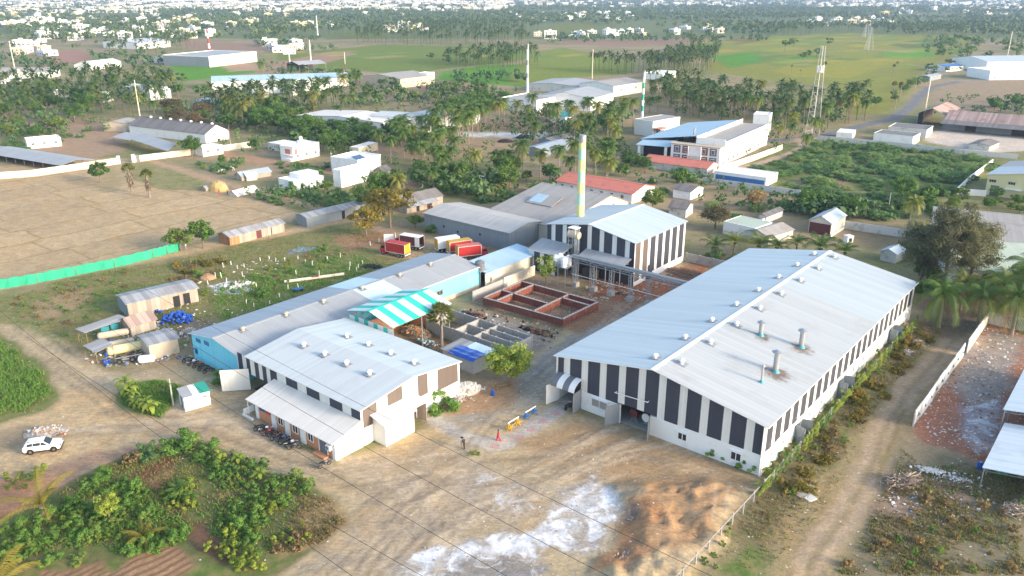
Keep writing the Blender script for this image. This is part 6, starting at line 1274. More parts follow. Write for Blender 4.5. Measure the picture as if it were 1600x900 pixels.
# ================================================================== VEGETATION
def leafmat(name,c1,c2,c3,tr=.38,rough=.6):
    t=NT(name); a=t.new('ShaderNodeAttribute',attribute_name='Tint').outputs['Fac']; oi=t.new('ShaderNodeObjectInfo').outputs['Random']
    c=t.mix(a,c1,c2); c=t.mix(t.ramp(oi,.55,1.0,0,.6),c,c3); c=t.mix(1.0,c,t.mix(oi,(.78,.8,.8),(1.2,1.18,1.1)),'MULTIPLY')
    t.lk(c,t.b.inputs['Base Color']); t.b.inputs['Roughness'].default_value=rough; t.b.inputs['Specular IOR Level'].default_value=.25
    if tr:
        tl=t.new('ShaderNodeBsdfTranslucent'); t.lk(t.mix(1.0,c,(1.3,1.35,.8),'MULTIPLY'),tl.inputs[0]); mx=t.new('ShaderNodeMixShader'); mx.inputs[0].default_value=tr
        t.lk(t.b.outputs[0],mx.inputs[1]); t.lk(tl.outputs[0],mx.inputs[2]); t.lk(mx.outputs[0],t.n['Material Output'].inputs['Surface'])
    M[name]=t.m
leafmat('palm_leaf',(.065,.14,.035),(.17,.25,.06),(.24,.22,.055)); leafmat('palm_gold',(.15,.15,.03),(.38,.30,.055),(.42,.30,.06))
leafmat('tree_leaf',(.055,.135,.033),(.145,.25,.06),(.16,.19,.055)); leafmat('bright_leaf',(.14,.22,.04),(.32,.38,.07),(.27,.32,.06))
leafmat('bush_leaf',(.10,.215,.05),(.215,.36,.085),(.22,.26,.075)); leafmat('scrub_leaf',(.10,.20,.09),(.20,.32,.12),(.24,.29,.11))
leafmat('dry_leaf',(.19,.145,.08),(.36,.27,.14),(.3,.2,.11)); leafmat('brown_leaf',(.09,.085,.05),(.19,.155,.08),(.2,.13,.06)); leafmat('yellow_leaf',(.16,.14,.03),(.36,.28,.06),(.33,.22,.05)); leafmat('fan_leaf',(.10,.14,.04),(.28,.27,.09),(.26,.22,.08))
leafmat('dead_frond',(.2,.14,.09),(.32,.24,.17),(.28,.2,.13)); leafmat('grass_leaf',(.12,.16,.045),(.33,.29,.12),(.26,.2,.09),.3); leafmat('casuarina_leaf',(.085,.105,.058),(.19,.185,.105),(.13,.14,.075),.35); leafmat('far_leaf',(.045,.11,.04),(.11,.19,.065),(.1,.12,.045),.15)
def qmesh(name,V,F,tint,mats,mi=None):
    """V (n,3), F (m,4) indices, tint per vertex"""
    me=bpy.data.meshes.new(name); n=len(V); m=len(F); me.vertices.add(n); me.vertices.foreach_set('co',np.asarray(V,np.float32).ravel())
    me.loops.add(m*4); me.loops.foreach_set('vertex_index',np.asarray(F,np.int32).ravel()); me.polygons.add(m); me.polygons.foreach_set('loop_start',np.arange(0,m*4,4,dtype=np.int32))
    if mi is not None: me.polygons.foreach_set('material_index',np.asarray(mi,np.int32))
    a=me.color_attributes.new('Tint','FLOAT_COLOR','POINT'); a.data.foreach_set('color',np.repeat(np.asarray(tint,np.float32)[:,None],4,1).ravel())
    for k in mats: me.materials.append(M[k])
    me.update(); return me
def leaves(C,size,r,tint,elong=1.0,up=.4,nrm=None):
    n=len(C); d=r.normal(size=(n,3)); d[:,2]=np.abs(d[:,2])*.7+up
    if nrm is not None: d=d*.55+nrm
    d/=np.linalg.norm(d,axis=1)[:,None]; a=r.normal(size=(n,3)); u=np.cross(d,a); u/=np.linalg.norm(u,axis=1)[:,None]+1e-9; v=np.cross(d,u); s=size*r.uniform(.55,1.35,n)[:,None]
    u=u*s*elong; v=v*s/elong**.5*.8; V=np.stack([C-u,C+v*.9-u*.1,C+u,C-v*.9-u*.1],1).reshape(-1,3); F=np.arange(4*n).reshape(-1,4); return V,F,np.repeat(tint,4)
def crown_mesh(seed,rx,rz,zc,nc,nl,size,mat,name='crown',spread=.62,elong=1.2,flat=0.0):
    r=np.random.default_rng(seed); C=[]; Tn=[]; cl=[]; N_=[]
    for i in range(nc):
        d=r.normal(size=3); d/=np.linalg.norm(d); d[2]=d[2]*.9+.12; q=r.uniform(.25,1)**.5
        c=np.array([d[0]*rx*q,d[1]*rx*q*r.uniform(.8,1.1),zc+d[2]*rz*q*(1-flat*.4)]); cr=r.uniform(.22,.42)*rx; cl.append((c,cr)); tb=r.uniform(.1,.9)
        k=max(4,int(nl*r.uniform(.5,1.4))); e=r.normal(size=(k,3)); e/=np.linalg.norm(e,axis=1)[:,None]; rad=cr*r.uniform(.45,1.05,k)[:,None]
        p=c+e*rad*np.array([1,1,.62]); C.append(p); N_.append(e); Tn.append(np.clip(tb+r.normal(size=k)*.22,0,1))
    C=np.concatenate(C); Tn=np.concatenate(Tn); V,F,tt=leaves(C,size,r,Tn,elong,.25,np.concatenate(N_)); return qmesh(name,V,F,tt,[mat]),cl
def trunk_mesh(seed,h,r0,cl,mat='bark',nb=7,lean=.0):
    rn=random.Random(seed); m=MB(); top=Vector((rn.uniform(-.2,.2)*h*.3+lean,rn.uniform(-.2,.2)*h*.3,h)); mid=Vector((top.x*.3,top.y*.4,h*.5)); m.path([(0,0,-.2),mid,top],[r0,r0*.75,r0*.55],7)
    for c,cr in cl[:nb]:
        c=Vector(c); b=mid.lerp(top,rn.uniform(.3,1)); m.path([b,b.lerp(c,.5)+Vector((0,0,-.1*cr)),c],[r0*.4,r0*.25,r0*.08],5)
    return m.mesh('trunk',[mat])
def frond_geo(r,L,e0,az,n,ll,curve,wid=.11):
    """one pinnate frond -> quads"""
    V=[];F=[]; p=np.zeros(3); s=L/n; e=e0; h=np.array([math.cos(az),math.sin(az)]); pr=[p.copy()]; dirs=[]
    for i in range(n):
        d=np.array([h[0]*math.cos(e),h[1]*math.cos(e),math.sin(e)]); dirs.append(d); p=p+d*s; pr.append(p.copy()); e-=curve/n*(1+.8*i/n)
    side=np.array([-h[1],h[0],0])
    for i in range(n):
        w=.05*(1-i/n)+.015; a,b=pr[i],pr[i+1]; k=len(V); V+=[a-side*w,a+side*w,b+side*w*.8,b-side*w*.8]; F.append((k,k+1,k+2,k+3))
        if i<1: continue
        t=i/n; l=ll*(.55+1.6*t*(1-t)**.6*1.2)*(1 if t<.85 else .7)
        for sg in (-1,1):
            for q in (0,.5):
                o=a+(b-a)*q; dr=side*sg*.75+dirs[i]*.6+np.array([0,0,-.42-.25*r.random()]); dr/=np.linalg.norm(dr); tip=o+dr*l*r.uniform(.8,1.1); wv=dirs[i]*wid
                k=len(V); V+=[o-wv*.5,o+wv*.5,o*.35+tip*.65+wv*.45,tip]; F.append((k,k+1,k+2,k+3))
    return V,F
def palm(seed,H,nf,L,n=11,young=False,leafm='palm_leaf',lean=.08,lr=.22,wd=.11):
    r=np.random.default_rng(seed); rn=random.Random(seed); V=[];F=[];Tn=[];mi=[]; dx,dy=rn.uniform(-1,1)*lean*H,rn.uniform(-1,1)*lean*H; base=np.array([dx,dy,H])
    for i in range(nf):
        q=(i+.5)/nf; e0=(R(86)-R(66)*q if young else R(82)-R(118)*q)+rn.uniform(-.1,.1); az=i*2.39996+rn.uniform(-.25,.25); dead=q>.9 and not young
        v,f=frond_geo(r,L*rn.uniform(.85,1.08)*(1 if q>.15 else .75),e0,az,n,L*lr,(R(62) if young else R(75)) if not dead else R(60),wd); k=len(V); V+=[x+base for x in v]; F+=[tuple(j+k for j in x) for x in f]; t=np.clip(.25+.5*q+r.normal(size=len(v))*.18,0,1); Tn+=list(t); mi+=[1 if dead else 0]*len(f)
    cm=qmesh('crown',V,F,Tn,[leafm,'dead_frond'],mi); m=MB(); pts=[]; 
    for k in range(7): t=k/6; pts.append(Vector((dx*t**1.7,dy*t**1.7,H*t-.15)))
    r0=.2 if H>4 else .24; m.path(pts,[r0*(1.35 if k==0 else 1)*(1-.28*k/6) for k in range(7)],7)
    for k in range(6): a=k*1.05; m.blob((dx+.28*math.cos(a),dy+.28*math.sin(a),H-.35),.13,.13,.17,2,.05,1,k,False)
    return cm,m.mesh('trunk',['palm_bark','palm_leaf'])
def fanpalm(seed,H,rad,skirt):
    r=np.random.default_rng(seed); V=[];F=[];Tn=[];mi=[]
    for i in range(60):
        q=i/60; el=R(88)-R(150 if skirt else 120)*q; az=i*2.4; d=np.array([math.cos(az)*math.cos(el),math.sin(az)*math.cos(el),math.sin(el)]); dead=skirt and q>.62; Ls=rad*(.62 if not dead else .75)*r.uniform(.85,1.15); c=np.array([0,0,H])+d*Ls; a=r.normal(size=3); u=np.cross(d,a); u/=np.linalg.norm(u)
        if dead: c=np.array([d[0]*rad*.45,d[1]*rad*.45,H-rad*(.3+2.2*(q-.62)/.38)]); 
        for k in range(9):
            an=(k-4)*.3; w=d*math.cos(an)+u*math.sin(an); 
            if dead: w=w*.4+np.array([0,0,-.8])
            p=np.cross(w,d); p=p/(np.linalg.norm(p)+1e-6)*.11 if k!=4 else np.cross(d,u)*.1; b=c-d*.15; tip=c+w*rad*.5; n=len(V); V+=[b,b*.5+tip*.5+p+u*.06,tip,b*.5+tip*.5-p-u*.06]; F.append((n,n+1,n+2,n+3)); Tn+=[np.clip(.5+r.normal()*.3,0,1)]*4; mi.append(1 if dead else 0)
    m=MB(); m.path([(0,0,-.15),(.12,.05,H*.5),(0,0,H)],[.3,.24,.22],8); return qmesh('crown',V,F,Tn,['fan_leaf','dead_frond'],mi),m.mesh('trunk',['palm_bark'])
def bushmesh(seed,rx,rz,nc,nl,size,mat,elong=1.2):
    me,cl=crown_mesh(seed,rx,rz,rz*.55,nc,nl,size,mat,'bush',elong=elong); return me
PALM=[palm(100+i,H,25,4.2,9,lr=.30,wd=.2) for i,H in enumerate((9,10.5,12,8,11))]; PALMY=[palm(120+i,H,13,3.6,11,True) for i,H in enumerate((2.2,3.0,1.6))]; PALMM=[palm(130+i,H,24,4.4,17,lr=.21,wd=.075) for i,H in enumerate((4.2,5.2))]
PALMG=[palm(140,.9,8,3.7,20,True,'palm_gold',0,.13,.055),palm(141,.4,9,2.0,12,True,'palm_gold',0,.15,.06),palm(142,.6,10,3.4,20,True,'palm_gold',0,.13,.055)]
FAN=[fanpalm(150,7.3,2.1,True),fanpalm(151,6.6,1.7,True),fanpalm(152,6.4,2.5,False),fanpalm(153,9,1.5,False)]
def tree_kind(seed,h,rx,rz,nc,nl,size,mat,**kw):
    cm,cl=crown_mesh(seed,rx,rz,h-rz*.8,nc,nl,size,mat,**kw); return cm,trunk_mesh(seed,h-rz*.9,.05*rx+.08,cl)
TREE=[tree_kind(200+i,h,rx,rz,nc,60,.26,'tree_leaf') for i,(h,rx,rz,nc) in enumerate(((7,3.4,2.6,34),(6,2.8,2.4,28),(8.5,4.2,3,44),(5,3.2,1.9,28)))]
TB=[tree_kind(210,6.4,2.4,2.2,30,90,.16,'bright_leaf'),tree_kind(211,4.2,1.7,1.5,24,80,.15,'bright_leaf')]; TY=[tree_kind(220,6.5,3.6,2.8,40,60,.24,'yellow_leaf'),tree_kind(221,7.5,3.6,3,34,60,.24,'yellow_leaf')]
TBR=[tree_kind(230,7,5.0,2.6,60,70,.22,'brown_leaf'),tree_kind(231,4.5,2.8,2,26,50,.2,'dry_leaf')]; CAS=[tree_kind(240,13,4.6,5.6,85,110,.14,'casuarina_leaf',elong=3.6),tree_kind(241,11,4.2,4.8,70,100,.14,'casuarina_leaf',elong=3.6)]
TB[0]=tree_kind(210,6.0,3.0,2.6,50,130,.14,'bright_leaf')
TREE_F=[(c,t) for c,t in (tree_kind(250+i,h,rx,rz,12,22,.62,'tree_leaf') for i,(h,rx,rz) in enumerate(((8,4,3),(7,3.4,2.6),(9.5,4.6,3.4),(6.5,4,2.4))))]
BUSH=[bushmesh(300+i,a,b,nc,120,s*.55,'bush_leaf') for i,(a,b,nc,s) in enumerate(((1.1,1.0,16,.15),(.8,.9,12,.14),(1.5,1.2,22,.17),(.6,.6,9,.12)))]; SCRUB=[bushmesh(320+i,a,b,nc,90,s*.6,'scrub_leaf',1.8) for i,(a,b,nc,s) in enumerate(((2.6,1.6,26,.24),(2.0,1.4,20,.22),(3.2,1.9,34,.26)))]
BUSHB=[bushmesh(340+i,a,b,nc,110,s*.56,'bright_leaf') for i,(a,b,nc,s) in enumerate(((.9,1.0,12,.15),(.7,.8,10,.13)))]; BUSHD=[bushmesh(350,.9,.7,10,36,.14,'dry_leaf'),bushmesh(351,1.5,1.0,16,36,.17,'yellow_leaf')]
# ---- labels by the nearest landmark
LM=[('the banded main chimney',(907,360)),('the long blue shed',(480,480)),('the white warehouse',(540,570)),('the large striped warehouse',(1150,540)),('the boiler house',(960,400)),('the parked trucks',(680,400)),('the cube house',(550,290)),('the red fronted house',(470,250)),('the asbestos factory',(290,220)),('the cattle shed',(60,255)),('the bright blue pavilion',(880,192)),('the ornate factory office',(1080,255)),('the phone tower',(1268,215)),('the maroon fronted house',(1290,366)),('the cream east factory',(1560,300)),('the row house',(1400,225)),('the rusty mill',(1540,205)),('the grey blue roofed factory',(690,200)),('the beige factory',(625,137)),('the red and white chimney',(329,95)),('the two storey palm house',(237,156)),('the silver chimney',(824,150)),('the road bend',(1430,160)),('the red rubble yard',(1520,600)),('the scrap yard',(190,545)),('the white car',(69,703)),('the round weed island',(235,625)),('the pump cabin',(300,640)),('the brick office',(460,700)),('the ash ground',(900,820)),('the white far factory',(232,76)),('the far road end factory',(1560,120)),('the cream east wall',(1500,290)),('the old beige shed',(880,300)),('the low blue workshop',(1170,287)),('the palm roofed shed',(150,110)),('the straw stack',(341,297)),('the field palms',(215,300)),('the ploughed garden rows',(240,880)),('the green garden bed',(245,735)),('the yellow palm',(68,790))]
LMW=[(n,at(*p)) for n,p in LM]; ORD=['closest','second closest','third closest','fourth closest','fifth closest','sixth closest','seventh closest','eighth closest','ninth closest','tenth closest','eleventh closest','twelfth closest','thirteenth closest','fourteenth closest','fifteenth closest','sixteenth closest','seventeenth closest','eighteenth closest','nineteenth closest','twentieth closest']
PLANTS=[]       # (object, noun, group)
def put(kind,noun,p,sc,group,look='',name=None,cat=None,rz=None,parts=True):
    rz=random.uniform(0,6.28) if rz is None else rz
    if isinstance(kind,tuple):
        t=bpy.data.objects.new(name,None); link(t,None,p,rz); t.scale=(sc,sc,sc*random.uniform(.92,1.1))
        c=bpy.data.objects.new('crown',kind[0]); link(c,t); b=bpy.data.objects.new('trunk',kind[1]); link(b,t); t['category']=cat
    else:
        t=bpy.data.objects.new(name,kind); link(t,None,p,rz); t.scale=(sc,sc*random.uniform(.85,1.15),sc*random.uniform(.8,1.15)); t['category']=cat
    if group: t['group']=group
    PLANTS.append((t,noun,look)); return t
joined={}
def single(kind,key):
    """one mesh for copies too small to show parts"""
    if key in joined: return joined[key]
    c,b=kind; V=[];F=[];T_=[];mi=[]
    n=len(c.vertices); co=np.empty(n*3,np.float32); c.vertices.foreach_get('co',co); V=co.reshape(-1,3); F=np.array([list(p.vertices) for p in c.polygons]); tt=np.empty(n*4,np.float32); c.color_attributes['Tint'].data.foreach_get('color',tt); tt=tt[::4]
    mi=np.array([p.material_index for p in c.polygons]); nb=len(b.vertices); cb=np.empty(nb*3,np.float32); b.vertices.foreach_get('co',cb); Fb=[]
    for p in b.polygons:
        v=list(p.vertices)
        if len(v)==4: Fb.append(v)
        elif len(v)==3: Fb.append(v+[v[2]])
    Fb=np.array([f for f in Fb if len(set(f))==4]); V=np.concatenate([V,cb.reshape(-1,3)]); k=len(c.materials)
    me=qmesh(key,V,np.concatenate([F,Fb+n]),np.concatenate([tt,np.full(nb,.5,np.float32)]),[m.name for m in c.materials]+['bark'],np.concatenate([mi,np.full(len(Fb),k)])); joined[key]=me; return me
# blocked ground: buildings already placed
bpy.context.view_layer.update()
BLK=[]
for o in list(COL.objects):
    if o.get('category') in ('house','shed','factory','warehouse','building','boiler house','mill','canopy','tank','hut','row house','tower','cabin','outbuilding','pavilion','foundation','shack','tent'):
        pts=[]
        for ch in o.children:
            if ch.type=='MESH' and ch.name.split('.')[0] in ('wall','roof','flat_roof','cladding'):
                pts+=[o.matrix_world@(ch.matrix_basis@Vector(b)) for b in ch.bound_box]
        if pts:
            loc=[o.matrix_world.inverted()@q for q in pts]; BLK.append((o.matrix_world.inverted(),min(q.x for q in loc)-.8,max(q.x for q in loc)+.8,min(q.y for q in loc)-.8,max(q.y for q in loc)+.8))
def blocked(p,pad=0):
    for inv,a,b,c,d in BLK:
        q=inv@p
        if a-pad<q.x<b+pad and c-pad<q.y<d+pad: return True
    return False
ROADS=[([(1500,127),(1455,136),(1437,150),(1425,165),(1395,186),(1340,198),(1282,214),(1180,222)],5),([(1290,214),(1245,218),(1256,228),(1235,240),(1195,253),(1150,265)],4),([(240,252),(300,272),(400,300),(470,318),(560,345),(640,375)],3),([(-150,485),(0,448),(120,424),(260,398),(360,378),(430,368),(500,352),(560,338)],4)]
RW=[([at(*p) for p in l],w) for l,w in ROADS]
def onroad(p):
    for l,w in RW:
        for a,b in zip(l,l[1:]):
            e=b-a; t=max(0,min(1,(p-a).dot(e)/(e.length_squared+1e-9)))
            if (p-a-e*t).length<w: return True
    return False
def inpoly(poly,x,y):
    ins=False; n=len(poly)
    for i in range(n):
        a=poly[i]; b=poly[(i+1)%n]
        if (a[1]>y)!=(b[1]>y) and x<(b[0]-a[0])*(y-a[1])/(b[1]-a[1])+a[0]: ins=not ins
    return ins
def scatter(poly,n,mind,pad=1.5,tries=40):
    W=[at(*q) for q in poly]; W2=[(q.x,q.y) for q in W]; x0,x1=min(q.x for q in W),max(q.x for q in W); y0,y1=min(q.y for q in W),max(q.y for q in W); out=[]
    for _ in range(n*tries):
        if len(out)>=n: break
        x,y=random.uniform(x0,x1),random.uniform(y0,y1)
        if not inpoly(W2,x,y): continue
        p=Vector((x,y,0))
        if blocked(p,pad) or onroad(p): continue
        if any((p-q).length_squared<mind*mind for q in out): continue
        out.append(p)
    return out
# ---- single trees picked out in the photograph
def one(kind,px,py,h,noun,label,name,cat,group=None,rz=None):
    base={id(k):None for k in ()}; p=at(px,py); zs=max(v.co.z for v in (kind[0] if isinstance(kind,tuple) else kind).vertices); t=put(kind,noun,p,h/zs,group,'',name,cat,rz); PLANTS.pop(); t['label']=label; return t
one(TB[0],797,601,7.4,'','bright green neem tree beside the gravel drive','neem_tree','tree'); one(FAN[2],690,541,8.4,'','fan palm between the striped canopy and the block tanks','fan_palm','palm'); one(TB[1],853,446,5.6,'','small bright mango tree beside the tank stand','mango_tree','tree'); one(BUSH[2],689,640,3.0,'','rounded green shrub at the side door of the white warehouse','shrub','shrub')
one(TREE[1],157,285,6.8,'','lone leafy tree in the fallow field','shade_tree','tree'); one(FAN[0],206,300,9.0,'','toddy palm with long dead skirt in the fallow field, taller one','toddy_palm','palm'); one(FAN[1],234,309,8.8,'','toddy palm with dry skirt in the fallow field, slimmer one','toddy_palm','palm')
one(TREE[3],283,392,5.4,'','dark round shade tree at the end of the green net','shade_tree','tree'); one(TREE[1],318,388,6.6,'','loose crowned tree beside the orange planked shack','shade_tree','tree')
one(TY[0],572,368,8.0,'','golden yellow bushy tree beside the dirt road','acacia_tree','tree'); one(TY[1],610,356,11.0,'','tall yellowish tree behind the golden one','acacia_tree','tree'); one(TREE[2],575,334,8.0,'','wide dark green tree behind the long grey shack','shade_tree','tree'); one(TREE[0],598,318,9.0,'','olive green tree beyond the grey shack','shade_tree','tree')
one(TREE[3],649,356,3.4,'','small dark bush tree left of the grey transport shed','shade_tree','tree'); one(BUSH[2],676,362,2.6,'','grey green shrub at the grey shed wall','shrub','shrub')
one(TREE[0],1020,333,7.4,'','dense green tree beside the red roof row','mango_tree','tree'); one(TBR[0],1117,357,6.2,'','broad olive brown tree behind the boiler house','rain_tree','tree'); one(TBR[1],1180,326,5.2,'','rust brown dry tree in the walled plot','dry_tree','tree'); one(TREE[3],1062,290,5.2,'','feathery green tree in front of the red tiled outbuilding','acacia_tree','tree'); one(TREE[0],1255,333,6.4,'','tree with yellowish crown behind the maroon house','shade_tree','tree')
[one(CAS[i],x,y,h,'',l,'casuarina_tree','tree') for i,x,y,h,l in ((0,1474,458,17.5,'tallest feathery casuarina tree behind the big warehouse corner'),(1,1436,448,14.0,'casuarina tree nearest the big warehouse roof corner'),(1,1514,449,15.0,'casuarina tree leaning out over the green roofed shed'))]; one(PALM[1],1415,372,9.8,'','tall coconut palm standing at the edge of the scrub','coconut_palm','palm')
for i,(px,py,k,h) in enumerate([(1466,512,0,8.6),(1526,512,1,8.4),(1580,523,0,9.6),(1616,505,1,9.6),(1500,484,1,7.6),(1555,500,0,9.4),(1592,474,1,9.0)]): one(PALMM[k],px,py,h,'','coconut palm over the dirt track end, '+['first','second','third','fourth','fifth','sixth','seventh'][i]+' in the row','coconut_palm','palm','coconut palms at the track end')
for i,(px,py) in enumerate([(1116,400),(1146,398),(1185,396),(1212,400),(1244,398),(1280,402),(1318,408)]): one(PALMY[i%3],px,py,[4.8,5.6,5.0,4.6,4.6,4.8,4.4][i],'','young palm in the row behind the big warehouse, '+['first','second','third','fourth','fifth','sixth','seventh'][i]+' from the boiler house side','coconut_palm','palm','young palms behind the big warehouse')
one(PALMG[0],68,806,4.3,'','large yellowing palm with drooping fronds in the garden','coconut_palm','palm'); one(PALMG[2],-8,940,4.4,'','golden frond palm at the bottom corner of the garden','coconut_palm','palm'); one(PALMG[1],226,848,2.0,'','small yellow palm between the vegetable rows','coconut_palm','palm'); one(PALMY[2],280,775,1.9,'','spiky pale palm like clump beside the garden bed','coconut_palm','palm')
one(TREE[0],300,245,8.0,'','broad dark tree before the asbestos factory','mango_tree','tree'); one(TREE[1],347,258,3.4,'','round bush tree by the cream wall end','shade_tree','tree'); one(BUSH[2],450,300,3.0,'','round dark bush before the white bungalow','shrub','shrub'); one(TREE[3],508,300,3.8,'','flat topped acacia between bungalow and cube house','acacia_tree','tree'); one(TREE[1],397,236,5.0,'','bushy tree before the long low white roof','shade_tree','tree'); one(TREE[2],262,725,0.1,'','','shade_tree','tree') if False else None
one(BUSH[2],278,700,2.6,'','dense dark shrub at the top corner of the garden','shrub','shrub'); one(SCRUB[1],232,712,2.0,'','pale dry bush beside the reddish garden bed','shrub','shrub'); one(BUSHD[0],208,722,1.5,'','small pale bush at the edge of the road by the bed','shrub','shrub')
one(TB[1],172,815,3.4,'','yellow green fruit tree in the middle of the garden','fruit_tree','tree'); one(BUSH[0],351,601,2.4,'','green bush beside the white gate leaf','shrub','shrub')
for i,(px,py) in enumerate([(1129,717),(1118,712),(1160,730),(1172,736),(1108,711)]): one(BUSH[1],px,py,1.4,'','green weed bush along the striped warehouse base wall, '+['second','first','fourth','fifth','third'][i]+' counted','shrub','shrub','weeds along the warehouse wall')
# ---- banana / papaya plants at the weed island
def banana(seed,h):
    r=np.random.default_rng(seed); V=[];F=[];Tn=[]
    for i in range(8):
        az=i*2.4; e=R(70)-R(60)*i/8; p=np.array([0,0,h*.45]); L=h*.75; s=L/6; hh=np.array([math.cos(az),math.sin(az)]); sd=np.array([-hh[1],hh[0],0])
        for k in range(6):
            d=np.array([hh[0]*math.cos(e),hh[1]*math.cos(e),math.sin(e)]); q=p+d*s; w0=.26*math.sin(math.pi*(k+.15)/6.3)+.03; w1=.26*math.sin(math.pi*(k+1.1)/6.3)+.02; n=len(V); V+=[p-sd*w0,p+sd*w0,q+sd*w1,q-sd*w1]; F.append((n,n+1,n+2,n+3)); Tn+=[np.clip(.6+r.normal()*.2,0,1)]*4; p=q; e-=R(22)
    return qmesh('crown',V,F,Tn,['bright_leaf']),MB().tube((0,0,-.1),(0,0,h*.5),.12,7,.07).mesh('trunk',['bright_leaf'])
BAN=[banana(400,2.6),banana(401,2.0)]
for i,(px,py) in enumerate([(197,610),(203,617),(207,625),(211,633),(230,640),(237,646),(213,637)]): one(BAN[i%2],px,py,[2.1,1.9,1.5,1.4,1.7,1.8,1.3][i],'','banana plant on the rim of the weed island, '+['first','second','third','fourth','sixth','seventh','fifth'][i]+' from the road fork','banana_plant','plant','banana plants on the weed island')
for i,p in enumerate(scatter([(700,295),(770,290),(860,300),(850,312),(720,305)],14,1.4)): put(BAN[i%2],'banana plant',p,1.1,'banana plants behind the grey shed','','banana_plant','plant')
for i,(px,py) in enumerate([(405,748),(345,718),(372,724),(306,692)]): one(BAN[1],px,py,1.2,'','papaya like plant in the vegetable garden, '+['nearest the office','in the middle bed','at the road edge','beside the dark shrub'][i],'papaya_plant','plant')
# ---- groves
palmkinds=[(PALM[i],'palm%d'%i) for i in range(5)]
def grove(poly,n,mind,group,h=(8,12),near=False,noun='coconut palm'):
    for p in scatter(poly,n,mind):
        k,key=random.choice(palmkinds); sc=random.uniform(*h)/13.0
        if near: put(k,noun,p,sc,group,'','coconut_palm','palm')
        else: put(single(k,key),noun,p,sc,group,'','coconut_palm','palm')
grove([(575,250),(660,235),(720,262),(900,270),(960,282),(900,292),(800,282),(720,296),(640,280)],26,5,'coconut palms behind the sheds',(9,12),True)
grove([(880,275),(950,270),(960,290),(900,298)],4,4,'coconut palms around the main chimney',(10,12.5),True)
grove([(590,225),(670,215),(745,215),(735,240),(620,245)],22,4.5,'coconut palms before the white factory',(10,13.5),True)
grove([(680,205),(770,190),(800,200),(720,212)],15,5,'coconut palms before the white factory',(11,14.5),True)
grove([(800,190),(1000,180),(985,212),(960,240),(860,230),(805,212)],30,7,'coconut palms round the blue pavilion',(9,13),True)
grove([(1010,140),(1110,150),(1220,168),(1350,165),(1375,185),(1290,208),(1205,205),(1130,190),(1060,182),(1015,185)],66,7,'coconut palms of the grove by the phone tower',(9,13))
grove([(1205,205),(1290,210),(1255,245),(1205,240)],8,6,'coconut palms of the grove by the phone tower',(8,11),True)
grove([(175,140),(250,120),(270,140),(250,160),(170,165)],22,8,'coconut palms of the western wood',(9,13)); grove([(-30,140),(60,135),(180,150),(260,175),(230,200),(150,190),(60,180),(-40,190)],24,8,'coconut palms of the western wood',(8,12))
grove([(330,165),(470,160),(620,160),(560,180),(420,195),(330,190)],24,7,'coconut palms behind the white houses',(8,12),False)
grove([(410,122),(450,135),(560,125),(575,170),(500,178),(420,150)],18,6,'coconut palms below the light blue roof',(9,13))
for i,(px,py) in enumerate([(352,196),(357,198),(365,198),(371,199),(380,199),(393,188)]): one(PALM[i%5],px,py,[9,9.5,10,9,10.5,9][i],'','coconut palm in the thin row beside the tin shelter, '+['first','second','third','fourth','fifth','sixth'][i]+' from it','coconut_palm','palm','thin palm row by the shelter')
one(PALM[0],622,322,8.5,'','leaning coconut palm above the weathered asbestos shed','coconut_palm','palm'); one(PALM[3],678,300,8.0,'','short coconut palm with wide crown behind the asbestos shed','coconut_palm','palm')
for i,(px,py,h) in enumerate([(1236,115,6),(1287,118,9),(1395,118,8),(1400,112,7),(1394,158,10),(1405,156,10),(1398,170,7),(1250,118,4)]): one(FAN[3],px,py,h,'','toddy palm standing alone in the field, '+['first','second','third','fourth','fifth','sixth','seventh','eighth'][i]+' counted outwards from the tower','toddy_palm','palm','toddy palms in the fields')
def wood(poly,n,mind,group,kinds,h,noun,name,cat='tree'):
    for p in scatter(poly,n,mind,2):
        i=random.randrange(len(kinds)); k=kinds[i]; put(single(k,name+str(id(k))) if isinstance(k,tuple) else k,noun,p,random.uniform(*h),group,'',name,cat)
wood([(330,205),(420,188),(560,195),(590,225),(520,245),(500,222),(400,205)],20,6,'broad trees behind the white houses',TREE,(.8,1.2),'broad leafy tree','shade_tree')
wood([(-40,150),(100,150),(180,165),(110,200),(80,215),(-40,205)],26,7,'broad trees of the western wood',TREE,(.8,1.2),'broad leafy tree','shade_tree')
wood([(250,175),(330,175),(345,205),(270,205)],10,6,'brown trees behind the asbestos factory',TREE[:2]+TBR[:1],(.7,1.0),'broad leafy tree','shade_tree')
wood([(610,275),(700,270),(730,300),(700,312),(620,300)],10,4,'trees behind the asbestos shed',TREE,(.6,.9),'broad leafy tree','shade_tree'); wood([(660,175),(800,160),(800,178),(700,190)],8,7,'trees around the white factory',TREE,(.8,1.1),'broad leafy tree','shade_tree')
wood([(560,140),(760,135),(790,160),(700,165),(560,165)],18,8,'trees around the white factory',TREE_F,(.7,1.0),'broad leafy tree','shade_tree')
wood([(900,210),(960,205),(970,240),(915,245)],5,5,'trees near the blue pavilion',TREE,(.9,1.2),'broad leafy tree','shade_tree'); wood([(1240,320),(1280,318),(1350,330),(1340,345),(1270,345)],10,4,'trees behind the maroon house',TREE,(.5,.8),'broad leafy tree','shade_tree')
wood([(1270,100),(1310,80),(1330,70),(1270,68),(1200,72)],7,14,'field trees far right',TREE_F,(.9,1.2),'broad leafy tree','shade_tree'); wood([(1450,60),(1600,65),(1600,92),(1500,98),(1450,85)],26,12,'trees beyond the fields',TREE_F,(.8,1.2),'broad leafy tree','shade_tree')
